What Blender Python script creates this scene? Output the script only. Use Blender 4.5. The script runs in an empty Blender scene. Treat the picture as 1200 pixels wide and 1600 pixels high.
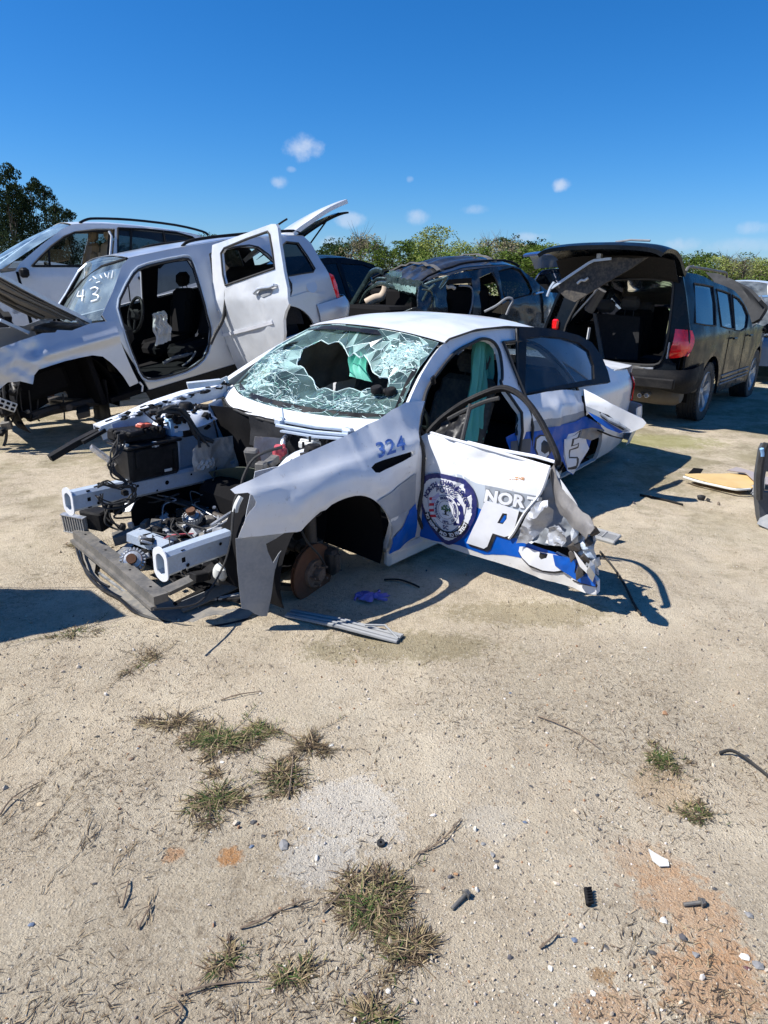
import bpy, math, random
import numpy as np
from mathutils import Vector, Matrix, noise
from mathutils.geometry import delaunay_2d_cdt
rng = random.Random(11)
RAD = math.radians

# ------------------------------------------------------------------ camera, sky, sun, exposure
scn = bpy.context.scene
CF, CH, CP, CR = 1070.0, 1.6035, 0.3222, 0.0157      # focal length in photo pixels, eye height, pitch, roll
SUN_TO = Vector((-0.83, -0.13, 1.0)).normalized()     # direction towards the sun
cam_d = bpy.data.cameras.new('camera'); cam = bpy.data.objects.new('camera', cam_d)
scn.collection.objects.link(cam); scn.camera = cam
cam_d.sensor_fit = 'VERTICAL'; cam_d.sensor_height = 24.0; cam_d.lens = 24.0 * CF / 1600.0
cam_d.clip_start = 0.05; cam_d.clip_end = 3000
_r0 = Vector((1, 0, 0)); _u0 = Vector((0, math.sin(CP), math.cos(CP))); _f0 = Vector((0, math.cos(CP), -math.sin(CP)))
_r = _r0 * math.cos(CR) + _u0 * math.sin(CR); _u = _u0 * math.cos(CR) - _r0 * math.sin(CR)
cam.matrix_world = Matrix(((_r.x, _u.x, -_f0.x, 0), (_r.y, _u.y, -_f0.y, 0), (_r.z, _u.z, -_f0.z, CH), (0, 0, 0, 1)))

sun_d = bpy.data.lights.new('sun', 'SUN'); sun_d.energy = 5.0; sun_d.angle = RAD(0.53); sun_d.color = (1.0, 0.965, 0.915)
sun = bpy.data.objects.new('sun', sun_d); scn.collection.objects.link(sun)
sun.rotation_euler = (-SUN_TO).to_track_quat('-Z', 'Y').to_euler()

world = bpy.data.worlds.new('World'); scn.world = world; world.use_nodes = True
wn, wl = world.node_tree.nodes, world.node_tree.links
bg = wn['Background']; bg.inputs['Strength'].default_value = 0.080
sky = wn.new('ShaderNodeTexSky'); sky.sky_type = 'NISHITA'; sky.sun_disc = False
sky.sun_elevation = math.asin(SUN_TO.z); sky.sun_rotation = math.atan2(SUN_TO.x, SUN_TO.y)
sky.altitude = 0; sky.air_density = 1.0; sky.dust_density = 0.25; sky.ozone_density = 3.5
hsv = wn.new('ShaderNodeHueSaturation'); hsv.inputs['Saturation'].default_value = 1.22; hsv.inputs['Value'].default_value = 1.0
wl.new(sky.outputs[0], hsv.inputs['Color'])
# the camera's rendering of a clear sky: deeper red falloff, stronger blue (the same over the whole dome)
_sp = wn.new('ShaderNodeSeparateColor'); _cb = wn.new('ShaderNodeCombineColor'); wl.new(hsv.outputs[0], _sp.inputs[0])
_pw = wn.new('ShaderNodeMath'); _pw.operation = 'POWER'; wl.new(_sp.outputs[0], _pw.inputs[0]); _pw.inputs[1].default_value = 1.38
for _i, (_src, _k) in enumerate(((_pw.outputs[0], .285), (_sp.outputs[1], .765), (_sp.outputs[2], 1.14))):
    _m = wn.new('ShaderNodeMath'); _m.operation = 'MULTIPLY'; wl.new(_src, _m.inputs[0]); _m.inputs[1].default_value = _k; wl.new(_m.outputs[0], _cb.inputs[_i])
scn.view_settings.view_transform = 'Standard'; scn.view_settings.look = 'None'
scn.view_settings.exposure = 0.60; scn.view_settings.gamma = 1.0

# ------------------------------------------------------------------ photo geometry helpers
def RM(yaw, pitch=0, roll=0):
    cy, sy = math.cos(yaw), math.sin(yaw); cp, sp = math.cos(pitch), math.sin(pitch); cr, sr = math.cos(roll), math.sin(roll)
    return (np.array([[cy, -sy, 0], [sy, cy, 0], [0, 0, 1.0]]) @ np.array([[cp, 0, sp], [0, 1, 0], [-sp, 0, cp]])
            @ np.array([[1, 0, 0], [0, cr, -sr], [0, sr, cr]]))
OC = np.array([0, 0, CH])
def proj(P):
    P = np.asarray(P, float); X, Y, Z = P[0], P[1], P[2] - CH
    d = Y * math.cos(CP) - Z * math.sin(CP); u = Y * math.sin(CP) + Z * math.cos(CP)
    x = X / d * CF; y = -u / d * CF
    return np.array([600 + x * math.cos(CR) - y * math.sin(CR), 800 + x * math.sin(CR) + y * math.cos(CR)])
def ray(px, py):
    a, b = px - 600, py - 800
    x = (a * math.cos(CR) + b * math.sin(CR)) / CF; u = (a * math.sin(CR) - b * math.cos(CR)) / CF
    return np.array([x, math.cos(CP) + u * math.sin(CP), -math.sin(CP) + u * math.cos(CP)])
def atz(px, py, z=0.0):
    r = ray(px, py); return OC + r * (z - CH) / r[2]
def atY(px, py, Y):
    r = ray(px, py); return OC + r * Y / r[1]
class Frame:
    """a vehicle's frame: x forward, y left, z up"""
    def __init__(s, X, Y, Z, yaw, pitch=0, roll=0):
        s.R = RM(yaw, pitch, roll); s.t = np.array([X, Y, Z])
    def w(s, c): return s.R @ np.asarray(c, float) + s.t
    def l(s, w): return s.R.T @ (np.asarray(w, float) - s.t)
    def px(s, px, py, ax, val):
        r = s.R.T @ ray(px, py); o = s.l(OC); return o + r * (val - o[ax]) / r[ax]
    def matrix(s):
        m = Matrix.Identity(4)
        for i in range(3):
            for j in range(3): m[i][j] = s.R[i, j]
            m[i][3] = s.t[i]
        return m
WORLD = Frame(0, 0, 0, 0)

class Surf:
    """a surface p(u,v) in a frame; finds (u,v) seen at a photo pixel"""
    def __init__(s, fn, fr, g=(0, 1, 0, 1)): s.fn = fn; s.fr = fr; s.g = g
    def p(s, u, v, off=0.0):
        P = np.asarray(s.fn(u, v), float)
        if off:
            e = 2e-3; a = np.asarray(s.fn(u + e, v)) - np.asarray(s.fn(u - e, v)); b = np.asarray(s.fn(u, v + e)) - np.asarray(s.fn(u, v - e))
            n = np.cross(a, b); P = P + n / (np.linalg.norm(n) + 1e-12) * off
        return P
    def inv(s, px, py):
        t = np.array([px, py], float); best = None
        for a in np.linspace(s.g[0], s.g[1], 7):
            for b in np.linspace(s.g[2], s.g[3], 5):
                q = proj(s.fr.w(s.fn(a, b))); d = np.sum((q - t) ** 2)
                if best is None or d < best[0]: best = (d, a, b)
        uv = np.array(best[1:])
        for _ in range(14):
            f = lambda U: proj(s.fr.w(s.fn(U[0], U[1])))
            q = f(uv); J = np.stack([(f(uv + [1e-4, 0]) - q) / 1e-4, (f(uv + [0, 1e-4]) - q) / 1e-4], 1)
            try: st = np.linalg.solve(J, t - q)
            except Exception: break
            n = np.linalg.norm(st); 
            if n > .4: st *= .4 / n
            uv = uv + st
            if n < 1e-6: break
        return (float(uv[0]), float(uv[1]))
    def ro(s, px, py, off):
        """the point on the photo ray of (px,py) that lies off in front of the surface"""
        u, v = s.inv(px, py); P = s.p(u, v); n = s.p(u, v, 1e-3) - P; n /= np.linalg.norm(n); r = s.fr.R.T @ ray(px, py); k = np.dot(r, n)
        return P + r * (off / k) if abs(k) > .15 else P + n * off
    def tr(s, pts): return [s.inv(*p) for p in pts]
    def trc(s, pts, n=4): return smooth(s.tr(pts), n)

def smooth(pts, n=4, closed=False):
    """Catmull-Rom through the points"""
    P = [np.asarray(p, float) for p in pts]; out = []; N = len(P)
    rg = range(N) if closed else range(N - 1)
    for i in rg:
        if closed: a, b, c, d = P[(i - 1) % N], P[i], P[(i + 1) % N], P[(i + 2) % N]
        else: a, b, c, d = P[max(i - 1, 0)], P[i], P[i + 1], P[min(i + 2, N - 1)]
        for k in range(n):
            t = k / n
            out.append(tuple(0.5 * ((2 * b) + (c - a) * t + (2 * a - 5 * b + 4 * c - d) * t * t + (3 * b - a - 3 * c + d) * t ** 3)))
    if not closed: out.append(tuple(P[-1]))
    return out

def patch_fn(rows, closed=False):
    """rows: control grid (list of rows of 3D points); returns f(u,v) with u along rows index 0..1, v along columns 0..1"""
    G = np.array(rows, float); nr, nc = G.shape[:2]
    def cr(a, b, c, d, t): return 0.5 * ((2 * b) + (c - a) * t + (2 * a - 5 * b + 4 * c - d) * t * t + (3 * b - a - 3 * c + d) * t ** 3)
    def ext(A, i):
        n = len(A)
        if i < 0: return 2 * A[0] - A[1]
        if i >= n: return 2 * A[n - 1] - A[n - 2]
        return A[i]
    def f(u, v):
        x = u * (nr - 1); i = int(min(max(math.floor(x), 0), nr - 2)); t = x - i
        y = v * (nc - 1); j = int(min(max(math.floor(y), 0), nc - 2)); q = y - j
        rws = [ext(G, i + k) for k in (-1, 0, 1, 2)]
        cs = [cr(*[ext(r, j + k) for k in (-1, 0, 1, 2)], q) for r in rws]
        return cr(*cs, t)
    return f

# ------------------------------------------------------------------ mesh building
class MB:
    def __init__(s): s.v = []; s.f = []; s.m = []
    def add(s, v, f, m=0):
        o = len(s.v); s.v += [tuple(map(float, p)) for p in v]; s.f += [tuple(i + o for i in q) for q in f]; s.m += [m] * len(f); return s
    def box(s, c, d, rot=None, m=0, bev=0.0):
        c = np.asarray(c, float); h = np.asarray(d, float) / 2; R = np.eye(3) if rot is None else rot
        if bev <= 0:
            V = [c + R @ (np.array([a, b, e]) * h) for a in (-1, 1) for b in (-1, 1) for e in (-1, 1)]
            F = [(0, 1, 3, 2), (4, 6, 7, 5), (0, 4, 5, 1), (2, 3, 7, 6), (0, 2, 6, 4), (1, 5, 7, 3)]
        else:
            b_ = min(bev, min(h) * .9); V = []; idx = {}
            for a in (-1, 1):
                for b in (-1, 1):
                    for e in (-1, 1):
                        for k in range(3):
                            q = h.copy(); 
                            for j in range(3):
                                if j != k: q[j] -= b_
                            idx[(a, b, e, k)] = len(V); V.append(c + R @ (np.array([a, b, e]) * q))
            F = []
            for k in range(3):
                i, j = [(1, 2), (0, 2), (0, 1)][k]
                for sg in (-1, 1):
                    q = []
                    for (p_, r_) in ((-1, -1), (1, -1), (1, 1), (-1, 1)):
                        t = [0, 0, 0]; t[k] = sg; t[i] = p_; t[j] = r_; q.append(idx[(t[0], t[1], t[2], k)])
                    F.append(tuple(q))
            for k in range(3):
                i, j = [(1, 2), (0, 2), (0, 1)][k]
                for a in (-1, 1):
                    for b in (-1, 1):
                        t0 = [0, 0, 0]; t1 = [0, 0, 0]; t0[i] = t1[i] = a; t0[j] = t1[j] = b; t0[k] = -1; t1[k] = 1
                        F.append((idx[(*t0, i)], idx[(*t1, i)], idx[(*t1, j)], idx[(*t0, j)]))
            for a in (-1, 1):
                for b in (-1, 1):
                    for e in (-1, 1): F.append(tuple(idx[(a, b, e, k)] for k in range(3)))
        return s.add(V, F, m)
    def tube(s, pts, r, n=8, m=0, flat=1.0, up=None, caps=True):
        P = [np.asarray(p, float) for p in pts]; V = []; N = len(P)
        rr = r if hasattr(r, '__len__') else [r] * N
        last = np.array([0, 0, 1.0]) if up is None else np.asarray(up, float)
        for i in range(N):
            t = P[min(i + 1, N - 1)] - P[max(i - 1, 0)]; t /= (np.linalg.norm(t) + 1e-12)
            a = last - t * np.dot(last, t)
            if np.linalg.norm(a) < 1e-3: a = np.cross(t, [1, 0.3, 0])
            a /= np.linalg.norm(a); b = np.cross(t, a); 
            if up is None: last = a
            for k in range(n):
                an = 2 * math.pi * k / n; V.append(P[i] + a * math.cos(an) * rr[i] + b * math.sin(an) * rr[i] * flat)
        F = [(i * n + k, i * n + (k + 1) % n, (i + 1) * n + (k + 1) % n, (i + 1) * n + k) for i in range(N - 1) for k in range(n)]
        if caps: F += [tuple(range(n))[::-1], tuple((N - 1) * n + k for k in range(n))]
        return s.add(V, F, m)
    def lathe(s, prof, c, ax, n=32, m=0, full=2 * math.pi, x0=None):
        """prof: list of (r, h) along axis ax from c"""
        ax = np.asarray(ax, float); ax /= np.linalg.norm(ax); t = np.array([0, 0, 1.0]) if abs(ax[2]) < .9 else np.array([1.0, 0, 0])
        if x0 is not None: t = np.asarray(x0, float)
        a = t - ax * np.dot(t, ax); a /= np.linalg.norm(a); b = np.cross(ax, a); c = np.asarray(c, float); V = []
        cl = abs(full - 2 * math.pi) < 1e-6; nn = n if cl else n + 1
        for (r, h) in prof:
            for k in range(nn):
                an = full * k / n; V.append(c + ax * h + (a * math.cos(an) + b * math.sin(an)) * r)
        F = []
        for i in range(len(prof) - 1):
            for k in range(n):
                k2 = (k + 1) % nn; F.append((i * nn + k, i * nn + k2, (i + 1) * nn + k2, (i + 1) * nn + k))
        return s.add(V, F, m)
    def grid(s, fn, nu, nv, thick=0.0, m=0, u0=0, u1=1, v0=0, v1=1, flip=False):
        """surface fn(u,v) sampled; thick adds a back skin and rims"""
        P = np.array([[fn(u0 + (u1 - u0) * i / nu, v0 + (v1 - v0) * j / nv) for j in range(nv + 1)] for i in range(nu + 1)], float)
        V = P.reshape(-1, 3); w = nv + 1
        T = [(i * w + j, (i + 1) * w + j, (i + 1) * w + j + 1, i * w + j + 1) for i in range(nu) for j in range(nv)]
        if flip: T = [q[::-1] for q in T]
        return s.sheet(V, T, thick, m)
    def sheet(s, V, T, thick, m=0):
        V = np.asarray(V, float)
        if not thick: return s.add(V, T, m)
        N = np.zeros_like(V)
        for q in T:
            n = np.cross(V[q[1]] - V[q[0]], V[q[2]] - V[q[0]])
            for i in q: N[i] += n
        N /= (np.linalg.norm(N, axis=1, keepdims=True) + 1e-12); B = V - N * thick; k = len(V)
        ed = {}
        for q in T:
            for a, b in zip(q, q[1:] + q[:1]): ed[(a, b)] = 1
        rim = [(a, b) for (a, b) in ed if (b, a) not in ed]
        s.add(V, T, m); s.add(B, [q[::-1] for q in T], m)
        RV = []; RF = []
        for (a, b) in rim:
            o = len(RV); RV += [V[a], V[b], B[b], B[a]]; RF.append((o + 1, o, o + 3, o + 2))
        if RV: s.add(RV, RF, m)
        return s
    def fan(s, pts, m=0): return s.add(pts, [tuple(range(len(pts)))], m)
    def prism(s, pts, d, m=0):
        """3D polygon extruded by the vector d"""
        P = [np.asarray(p, float) for p in pts]; d = np.asarray(d, float); n = len(P)
        # triangulate in its own plane
        c = sum(P) / n; nm = np.zeros(3)
        for i in range(n): nm += np.cross(P[i] - c, P[(i + 1) % n] - c)
        nm /= np.linalg.norm(nm); a = P[1] - P[0]; a /= np.linalg.norm(a); b = np.cross(nm, a)
        uv = [(float(np.dot(p - c, a)), float(np.dot(p - c, b))) for p in P]
        r = delaunay_2d_cdt([Vector(q) for q in uv], [(i, (i + 1) % n) for i in range(n)], [], 0, 1e-6)
        vs = [c + a * q[0] + b * q[1] for q in r[0]]; tri = [tuple(t) for t in r[2] if inpoly(np.mean([uv_(r[0][i]) for i in t], axis=0)[None], uv)[0]]
        if np.dot(nm, d) > 0: tri = [t[::-1] for t in tri]
        s.add(vs, tri, m); s.add([v + d for v in vs], [t[::-1] for t in tri], m)
        for i in range(n):
            j = (i + 1) % n; s.add([P[i], P[j], P[j] + d, P[i] + d], [(0, 1, 2, 3)], m)
        return s
    def build(s, name, mat, parent=None, smooth_=True, sharp=38, loc=None):
        me = bpy.data.meshes.new(name); me.from_pydata(s.v, [], s.f)
        mats = mat if isinstance(mat, (list, tuple)) else [mat]
        for q in mats: me.materials.append(q)
        if len(mats) > 1: me.polygons.foreach_set('material_index', s.m)
        if smooth_:
            me.polygons.foreach_set('use_smooth', [True] * len(me.polygons))
            if sharp: 
                try: me.set_sharp_from_angle(angle=RAD(sharp))
                except Exception: pass
        me.update()
        o = bpy.data.objects.new(name, me); scn.collection.objects.link(o)
        if parent is not None: o.parent = parent
        if loc is not None: o.location = loc
        return o
def uv_(q): return (q[0], q[1])
def inpoly(Q, poly):
    P = np.asarray(poly, float); x, y = Q[:, 0], Q[:, 1]; c = np.zeros(len(Q), bool); j = len(P) - 1
    for i in range(len(P)):
        xi, yi = P[i]; xj, yj = P[j]
        c ^= ((yi > y) != (yj > y)) & (x < (xj - xi) * (y - yi) / (yj - yi + 1e-15) + xi); j = i
    return c
def cdt(outline, holes=(), h=.05, jit=0.0, extra=()):
    """triangulated polygon with holes and interior points at spacing h; returns verts (n,2), tris"""
    def dens(poly):
        out = []
        for a, b in zip(poly, list(poly[1:]) + [poly[0]]):
            a = np.asarray(a, float); b = np.asarray(b, float); n = max(1, int(np.linalg.norm(b - a) / h))
            out += [tuple(a + (b - a) * k / n) for k in range(n)]
        return out
    loops = [dens(list(outline))] + [dens(list(q)) for q in holes]
    V = []; E = []
    for L in loops:
        o = len(V); V += L; E += [(o + i, o + (i + 1) % len(L)) for i in range(len(L))]
    A = np.array(loops[0]); x0, y0 = A.min(0); x1, y1 = A.max(0); r2 = random.Random(5)
    pts = []
    ny = int((y1 - y0) / (h * .87)) + 1; nx = int((x1 - x0) / h) + 1
    if nx * ny > 60000: raise ValueError('panel too dense')
    for j in range(ny):
        for i in range(nx):
            pts.append((x0 + (i + .5 * (j % 2)) * h + r2.uniform(-jit, jit) * h, y0 + (j + .5) * h * .87 + r2.uniform(-jit, jit) * h))
    pts += list(extra)
    if pts:
        Q = np.array(pts); ok = inpoly(Q, loops[0])
        for L in loops[1:]: ok &= ~inpoly(Q, L)
        Q = Q[ok]; B = np.array(V)
        if len(Q):
            d = np.full(len(Q), 9.0)
            for b in B: d = np.minimum(d, np.hypot(Q[:, 0] - b[0], Q[:, 1] - b[1]))
            Q = Q[d > h * .45]; V += [tuple(q) for q in Q]
    r = delaunay_2d_cdt([Vector(q) for q in V], E, [], 0, 1e-7)
    W = np.array([(q[0], q[1]) for q in r[0]]); T = np.array([t for t in r[2] if len(t) == 3])
    C = W[T].mean(1); ok = inpoly(C, loops[0])
    for L in loops[1:]: ok &= ~inpoly(C, L)
    T = T[ok]
    a = W[T[:, 1]] - W[T[:, 0]]; b = W[T[:, 2]] - W[T[:, 0]]; cr = a[:, 0] * b[:, 1] - a[:, 1] * b[:, 0]
    T = T[np.abs(cr) > 1e-9]; cr = cr[np.abs(cr) > 1e-9]
    T = [tuple(t) if c > 0 else tuple(t[::-1]) for t, c in zip(T.tolist(), cr)]
    return W, T
def panel(mb, surf, outline, holes=(), h=.05, thick=.0, off=0.0, disp=None, m=0, flip=False, mirror=False, jit=0.0):
    """a sheet cut from a surface: outline and holes in (u,v); disp(u,v) pushes it along its normal"""
    W, T = cdt(outline, holes, h, jit)
    P = []
    for (u, v) in W:
        d = off + (disp(u, v) if disp else 0.0); P.append(surf.p(u, v, d if not flip else -d))
    P = np.array(P)
    if mirror: P[:, 1] *= -1; flip = not flip
    if flip: T = [t[::-1] for t in T]
    return mb.sheet(P, T, thick, m)

def empty(name, label, cat, fr=None, group=None, loc=None, rz=0):
    o = bpy.data.objects.new(name, None); o.empty_display_size = .2; scn.collection.objects.link(o)
    if fr is not None: o.matrix_world = fr.matrix()
    elif loc is not None: o.location = tuple(loc); o.rotation_euler.z = rz
    return tag(o, label, cat, group)
def tag(o, label=None, cat=None, group=None, kind=None):
    if label: o['label'] = label
    if cat: o['category'] = cat
    if group: o['group'] = group
    if kind: o['kind'] = kind
    return o
def fbm(p, o=3): return noise.fractal(Vector(p), .9, 2.1, o, noise_basis='PERLIN_ORIGINAL')
def ridge(p, s=1.0):
    """crumpled-sheet relief: facets with sharp creases"""
    q = Vector(p) * s; d = noise.voronoi(q)[0]; return (d[1] - d[0])
def crumple(x, y, z, s=6.0, seed=0.0):
    a = 0.0
    for k, (f, w) in enumerate(((1, .6), (2.1, .3), (4.3, .12))):
        q = Vector((x * s * f + seed, y * s * f - seed, z * s * f + 3.1 * k)); a += w * (1 - 2 * abs(noise.noise(q)) * 1.6)
    return a

# ------------------------------------------------------------------ materials
MATS = {}
def nodes_of(name):
    m = bpy.data.materials.new(name); m.use_nodes = True; return m, m.node_tree.nodes, m.node_tree.links, m.node_tree.nodes['Principled BSDF']
def mat(name, col, rough=.5, metal=0.0, coat=0.0, dirt=0.0, dirtcol=(.30, .25, .18), scale=6.0, bump=0.0, bscale=60.0, spec=.5, var=.06, dust_low=0.0, trans=0.0, stain=None, wav=0.0):
    """one general procedural surface: colour drift, dust patches, fine relief and gloss variation"""
    if name in MATS: return MATS[name]
    m, N, L, B = nodes_of(name)
    B.inputs['Metallic'].default_value = metal; B.inputs['Roughness'].default_value = rough
    B.inputs['Coat Weight'].default_value = coat; B.inputs['Coat Roughness'].default_value = .06
    B.inputs['Specular IOR Level'].default_value = spec
    tc = N.new('ShaderNodeTexCoord'); co = tc.outputs['Object']
    n1 = N.new('ShaderNodeTexNoise'); n1.inputs['Scale'].default_value = scale; n1.inputs['Detail'].default_value = 6; n1.inputs['Roughness'].default_value = .62; L.new(co, n1.inputs['Vector'])
    n2 = N.new('ShaderNodeTexNoise'); n2.inputs['Scale'].default_value = scale * 7; n2.inputs['Detail'].default_value = 5; L.new(co, n2.inputs['Vector'])
    def rgb(c): 
        q = N.new('ShaderNodeRGB'); q.outputs[0].default_value = (*c, 1); return q.outputs[0]
    def mixc(f, a, b):
        q = N.new('ShaderNodeMix'); q.data_type = 'RGBA'; L.new(f, q.inputs[0]) if not isinstance(f, float) else setattr(q.inputs[0], 'default_value', f)
        L.new(a, q.inputs[6]); L.new(b, q.inputs[7]); return q.outputs[2]
    def ramp(f, a, b):
        q = N.new('ShaderNodeMapRange'); q.inputs[1].default_value = a; q.inputs[2].default_value = b; L.new(f, q.inputs[0]); return q.outputs[0]
    def mul(a, k):
        q = N.new('ShaderNodeMath'); q.operation = 'MULTIPLY'; L.new(a, q.inputs[0])
        if isinstance(k, float): q.inputs[1].default_value = k
        else: L.new(k, q.inputs[1])
        return q.outputs[0]
    c = mixc(ramp(n1.outputs[0], .35, .65), rgb(tuple(x * (1 - var) for x in col)), rgb(tuple(min(1, x * (1 + var)) for x in col)))
    if dirt > 0:
        f = mul(ramp(n1.outputs[0], .45, .72), dirt); f2 = mul(ramp(n2.outputs[0], .42, .68), dirt * .7)
        c = mixc(f, c, rgb(dirtcol)); c = mixc(f2, c, rgb(dirtcol))
        ru = N.new('ShaderNodeMapRange'); ru.inputs[1].default_value = .4; ru.inputs[2].default_value = .7; ru.inputs[3].default_value = rough; ru.inputs[4].default_value = min(1, rough + .35)
        L.new(n1.outputs[0], ru.inputs[0]); L.new(ru.outputs[0], B.inputs['Roughness'])
    if dust_low > 0:
        g = N.new('ShaderNodeNewGeometry'); sx = N.new('ShaderNodeSeparateXYZ'); L.new(g.outputs['Position'], sx.inputs[0])
        h = ramp(sx.outputs[2], .75, .12); h = mul(mul(h, dust_low), ramp(n1.outputs[0], .2, .62)); c = mixc(h, c, rgb(dirtcol))
    if stain:
        n3 = N.new('ShaderNodeTexNoise'); n3.inputs['Scale'].default_value = stain[1]; n3.inputs['Detail'].default_value = 8; n3.inputs['Roughness'].default_value = .7; L.new(co, n3.inputs['Vector'])
        c = mixc(mul(ramp(n3.outputs[0], stain[2], stain[2] + .1), stain[3]), c, rgb(stain[0]))
    L.new(c, B.inputs['Base Color'])
    if trans: B.inputs['Transmission Weight'].default_value = trans
    if bump or wav:
        nb = N.new('ShaderNodeTexNoise'); nb.inputs['Scale'].default_value = bscale; nb.inputs['Detail'].default_value = 4; L.new(co, nb.inputs['Vector'])
        bp = N.new('ShaderNodeBump'); bp.inputs['Strength'].default_value = bump or .15; bp.inputs['Distance'].default_value = .004; L.new(nb.outputs[0], bp.inputs['Height']); nrm = bp.outputs[0]
        if wav:
            nw = N.new('ShaderNodeTexNoise'); nw.inputs['Scale'].default_value = 3.2; nw.inputs['Detail'].default_value = 2; L.new(co, nw.inputs['Vector'])
            bw = N.new('ShaderNodeBump'); bw.inputs['Strength'].default_value = wav; bw.inputs['Distance'].default_value = .03; L.new(nw.outputs[0], bw.inputs['Height']); L.new(nrm, bw.inputs['Normal']); nrm = bw.outputs[0]
        L.new(nrm, B.inputs['Normal'])
    MATS[name] = m; return m
DUST = (.34, .28, .20)
M_white = mat('white_paint', (.73, .745, .76), .30, coat=.5, dirt=.14, dirtcol=(.52, .48, .42), scale=3.0, dust_low=.75, wav=.12, bump=.05, stain=((.30, .25, .19), 24, .61, .6))
M_white_bare = mat('white_body_metal', (.66, .70, .76), .42, coat=.15, dirt=.22, dirtcol=(.30, .28, .26), scale=9.0, bump=.08, wav=.10)
M_vblue = mat('blue_vinyl', (.0, .085, .42), .34, spec=.3, coat=.1, dirt=.03, dirtcol=(.20, .20, .22), scale=5.0, wav=.10)
M_vgrey = mat('grey_vinyl', (.27, .30, .34), .38, coat=.2, dirt=.18, dirtcol=(.42, .40, .38), scale=7.0, wav=.10)
M_vsilver = mat('silver_vinyl', (.42, .47, .53), .38, coat=.2, dirt=.15, dirtcol=(.45, .43, .40), scale=7.0)
M_vwhite = mat('white_vinyl', (.68, .69, .72), .38, coat=.3, dirt=.12, dirtcol=(.50, .48, .44), scale=5.0)
M_vblack = mat('black_vinyl', (.012, .013, .018), .4, dirt=.08, scale=5.0)
M_navy = mat('navy_vinyl', (.015, .02, .12), .36, coat=.2, dirt=.08, scale=6.0)
M_black = mat('black_plastic', (.010, .010, .011), .55, spec=.14, dirt=.12, dirtcol=(.10, .09, .078), scale=8.0, bump=.2, bscale=120)
M_blackg = mat('black_gloss_plastic', (.009, .009, .010), .28, spec=.2, dirt=.10, dirtcol=(.10, .095, .085), scale=6.0)
M_rubber = mat('rubber', (.020, .020, .021), .62, dirt=.2, dirtcol=(.12, .11, .09), scale=14.0, bump=.2, bscale=90)
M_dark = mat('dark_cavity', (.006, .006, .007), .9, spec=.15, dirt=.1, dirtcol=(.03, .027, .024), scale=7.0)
M_greyp = mat('dusty_grey_plastic', (.19, .205, .225), .55, dirt=.45, dirtcol=(.33, .325, .31), scale=9.0, bump=.15, dust_low=.5)
M_steel = mat('pale_blue_primed_steel', (.44, .52, .62), .42, metal=.15, dirt=.28, dirtcol=(.28, .26, .24), scale=11.0, bump=.08, stain=((.20, .11, .06), 14, .64, .7))
M_alu = mat('cast_aluminium', (.50, .52, .54), .40, metal=.75, dirt=.3, dirtcol=(.2, .18, .16), scale=18.0, bump=.3, bscale=90)
M_rust = mat('rusty_iron', (.125, .055, .028), .78, metal=.2, dirt=.5, dirtcol=(.08, .045, .03), scale=16.0, bump=.4, bscale=90)
M_darkmetal = mat('dark_greasy_metal', (.055, .052, .050), .52, metal=.5, dirt=.45, dirtcol=(.13, .10, .075), scale=15.0, bump=.3)
M_beam = mat('dusty_beam_metal', (.14, .135, .125), .50, metal=.35, dirt=.5, dirtcol=(.27, .24, .20), scale=9.0, bump=.12)
M_foil = mat('heat_shield_foil', (.58, .56, .52), .45, metal=.25, dirt=.4, dirtcol=(.34, .31, .27), scale=10.0, bump=.5, bscale=40, wav=.4)
M_bluebox = mat('light_blue_plastic', (.22, .42, .68), .45, dirt=.15, scale=9)
M_redp = mat('orange_red_plastic', (.62, .12, .07), .45, dirt=.15, scale=12)
M_pinkred = mat('crimson_casting', (.52, .07, .10), .5, dirt=.2, scale=14)
M_clearp = mat('milky_plastic', (.62, .63, .60), .42, dirt=.2, dirtcol=(.42, .38, .30), scale=14)
M_fabric = mat('charcoal_cloth', (.020, .021, .024), .9, spec=.2, dirt=.18, dirtcol=(.07, .065, .06), scale=10, bump=.4, bscale=250)
M_greyfab = mat('grey_cloth', (.13, .13, .135), .9, dirt=.2, dirtcol=(.2, .18, .15), scale=10, bump=.4, bscale=250)
M_tan = mat('tan_leather', (.42, .33, .22), .55, dirt=.2, scale=9, bump=.2)
M_headliner = mat('pale_headliner', (.30, .29, .27), .9, dirt=.25, dirtcol=(.18, .16, .13), scale=6, bump=.2)
M_bag = mat('green_airbag_cloth', (.16, .56, .44), .62, dirt=.12, dirtcol=(.2, .42, .36), scale=8, bump=.3, bscale=220, wav=.5)
M_whitecloth = mat('white_airbag_cloth', (.66, .65, .62), .8, dirt=.25, dirtcol=(.40, .38, .34), scale=8, bump=.3, bscale=200, wav=.5)
M_silver = mat('silver_car_paint', (.53, .565, .61), .30, metal=.35, coat=.7, dirt=.10, dirtcol=(.42, .40, .36), scale=3.0, dust_low=.5, wav=.07)
M_bmw = mat('white_suv_paint', (.70, .70, .70), .28, coat=.6, dirt=.12, dirtcol=(.46, .44, .40), scale=3.0, wav=.10)
M_blackcar = mat('black_car_paint', (.006, .009, .013), .16, coat=.06, spec=.12, dirt=.02, dirtcol=(.08, .075, .065), scale=3.5, dust_low=.16, wav=.12)
M_blackdent = mat('scuffed_black_paint', (.016, .020, .024), .22, coat=.8, dirt=.30, dirtcol=(.10, .10, .09), scale=5.0, wav=.5)
M_bluecar = mat('blue_car_paint', (.02, .06, .20), .25, coat=.8, dirt=.10, dirtcol=(.2, .2, .2), scale=3.5)
M_red = mat('red_lens', (.80, .010, .012), .10, coat=1.0, var=.25, scale=14)
M_wood = mat('tan_panel', (.62, .42, .17), .7, dirt=.2, dirtcol=(.5, .42, .3), scale=7)
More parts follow.
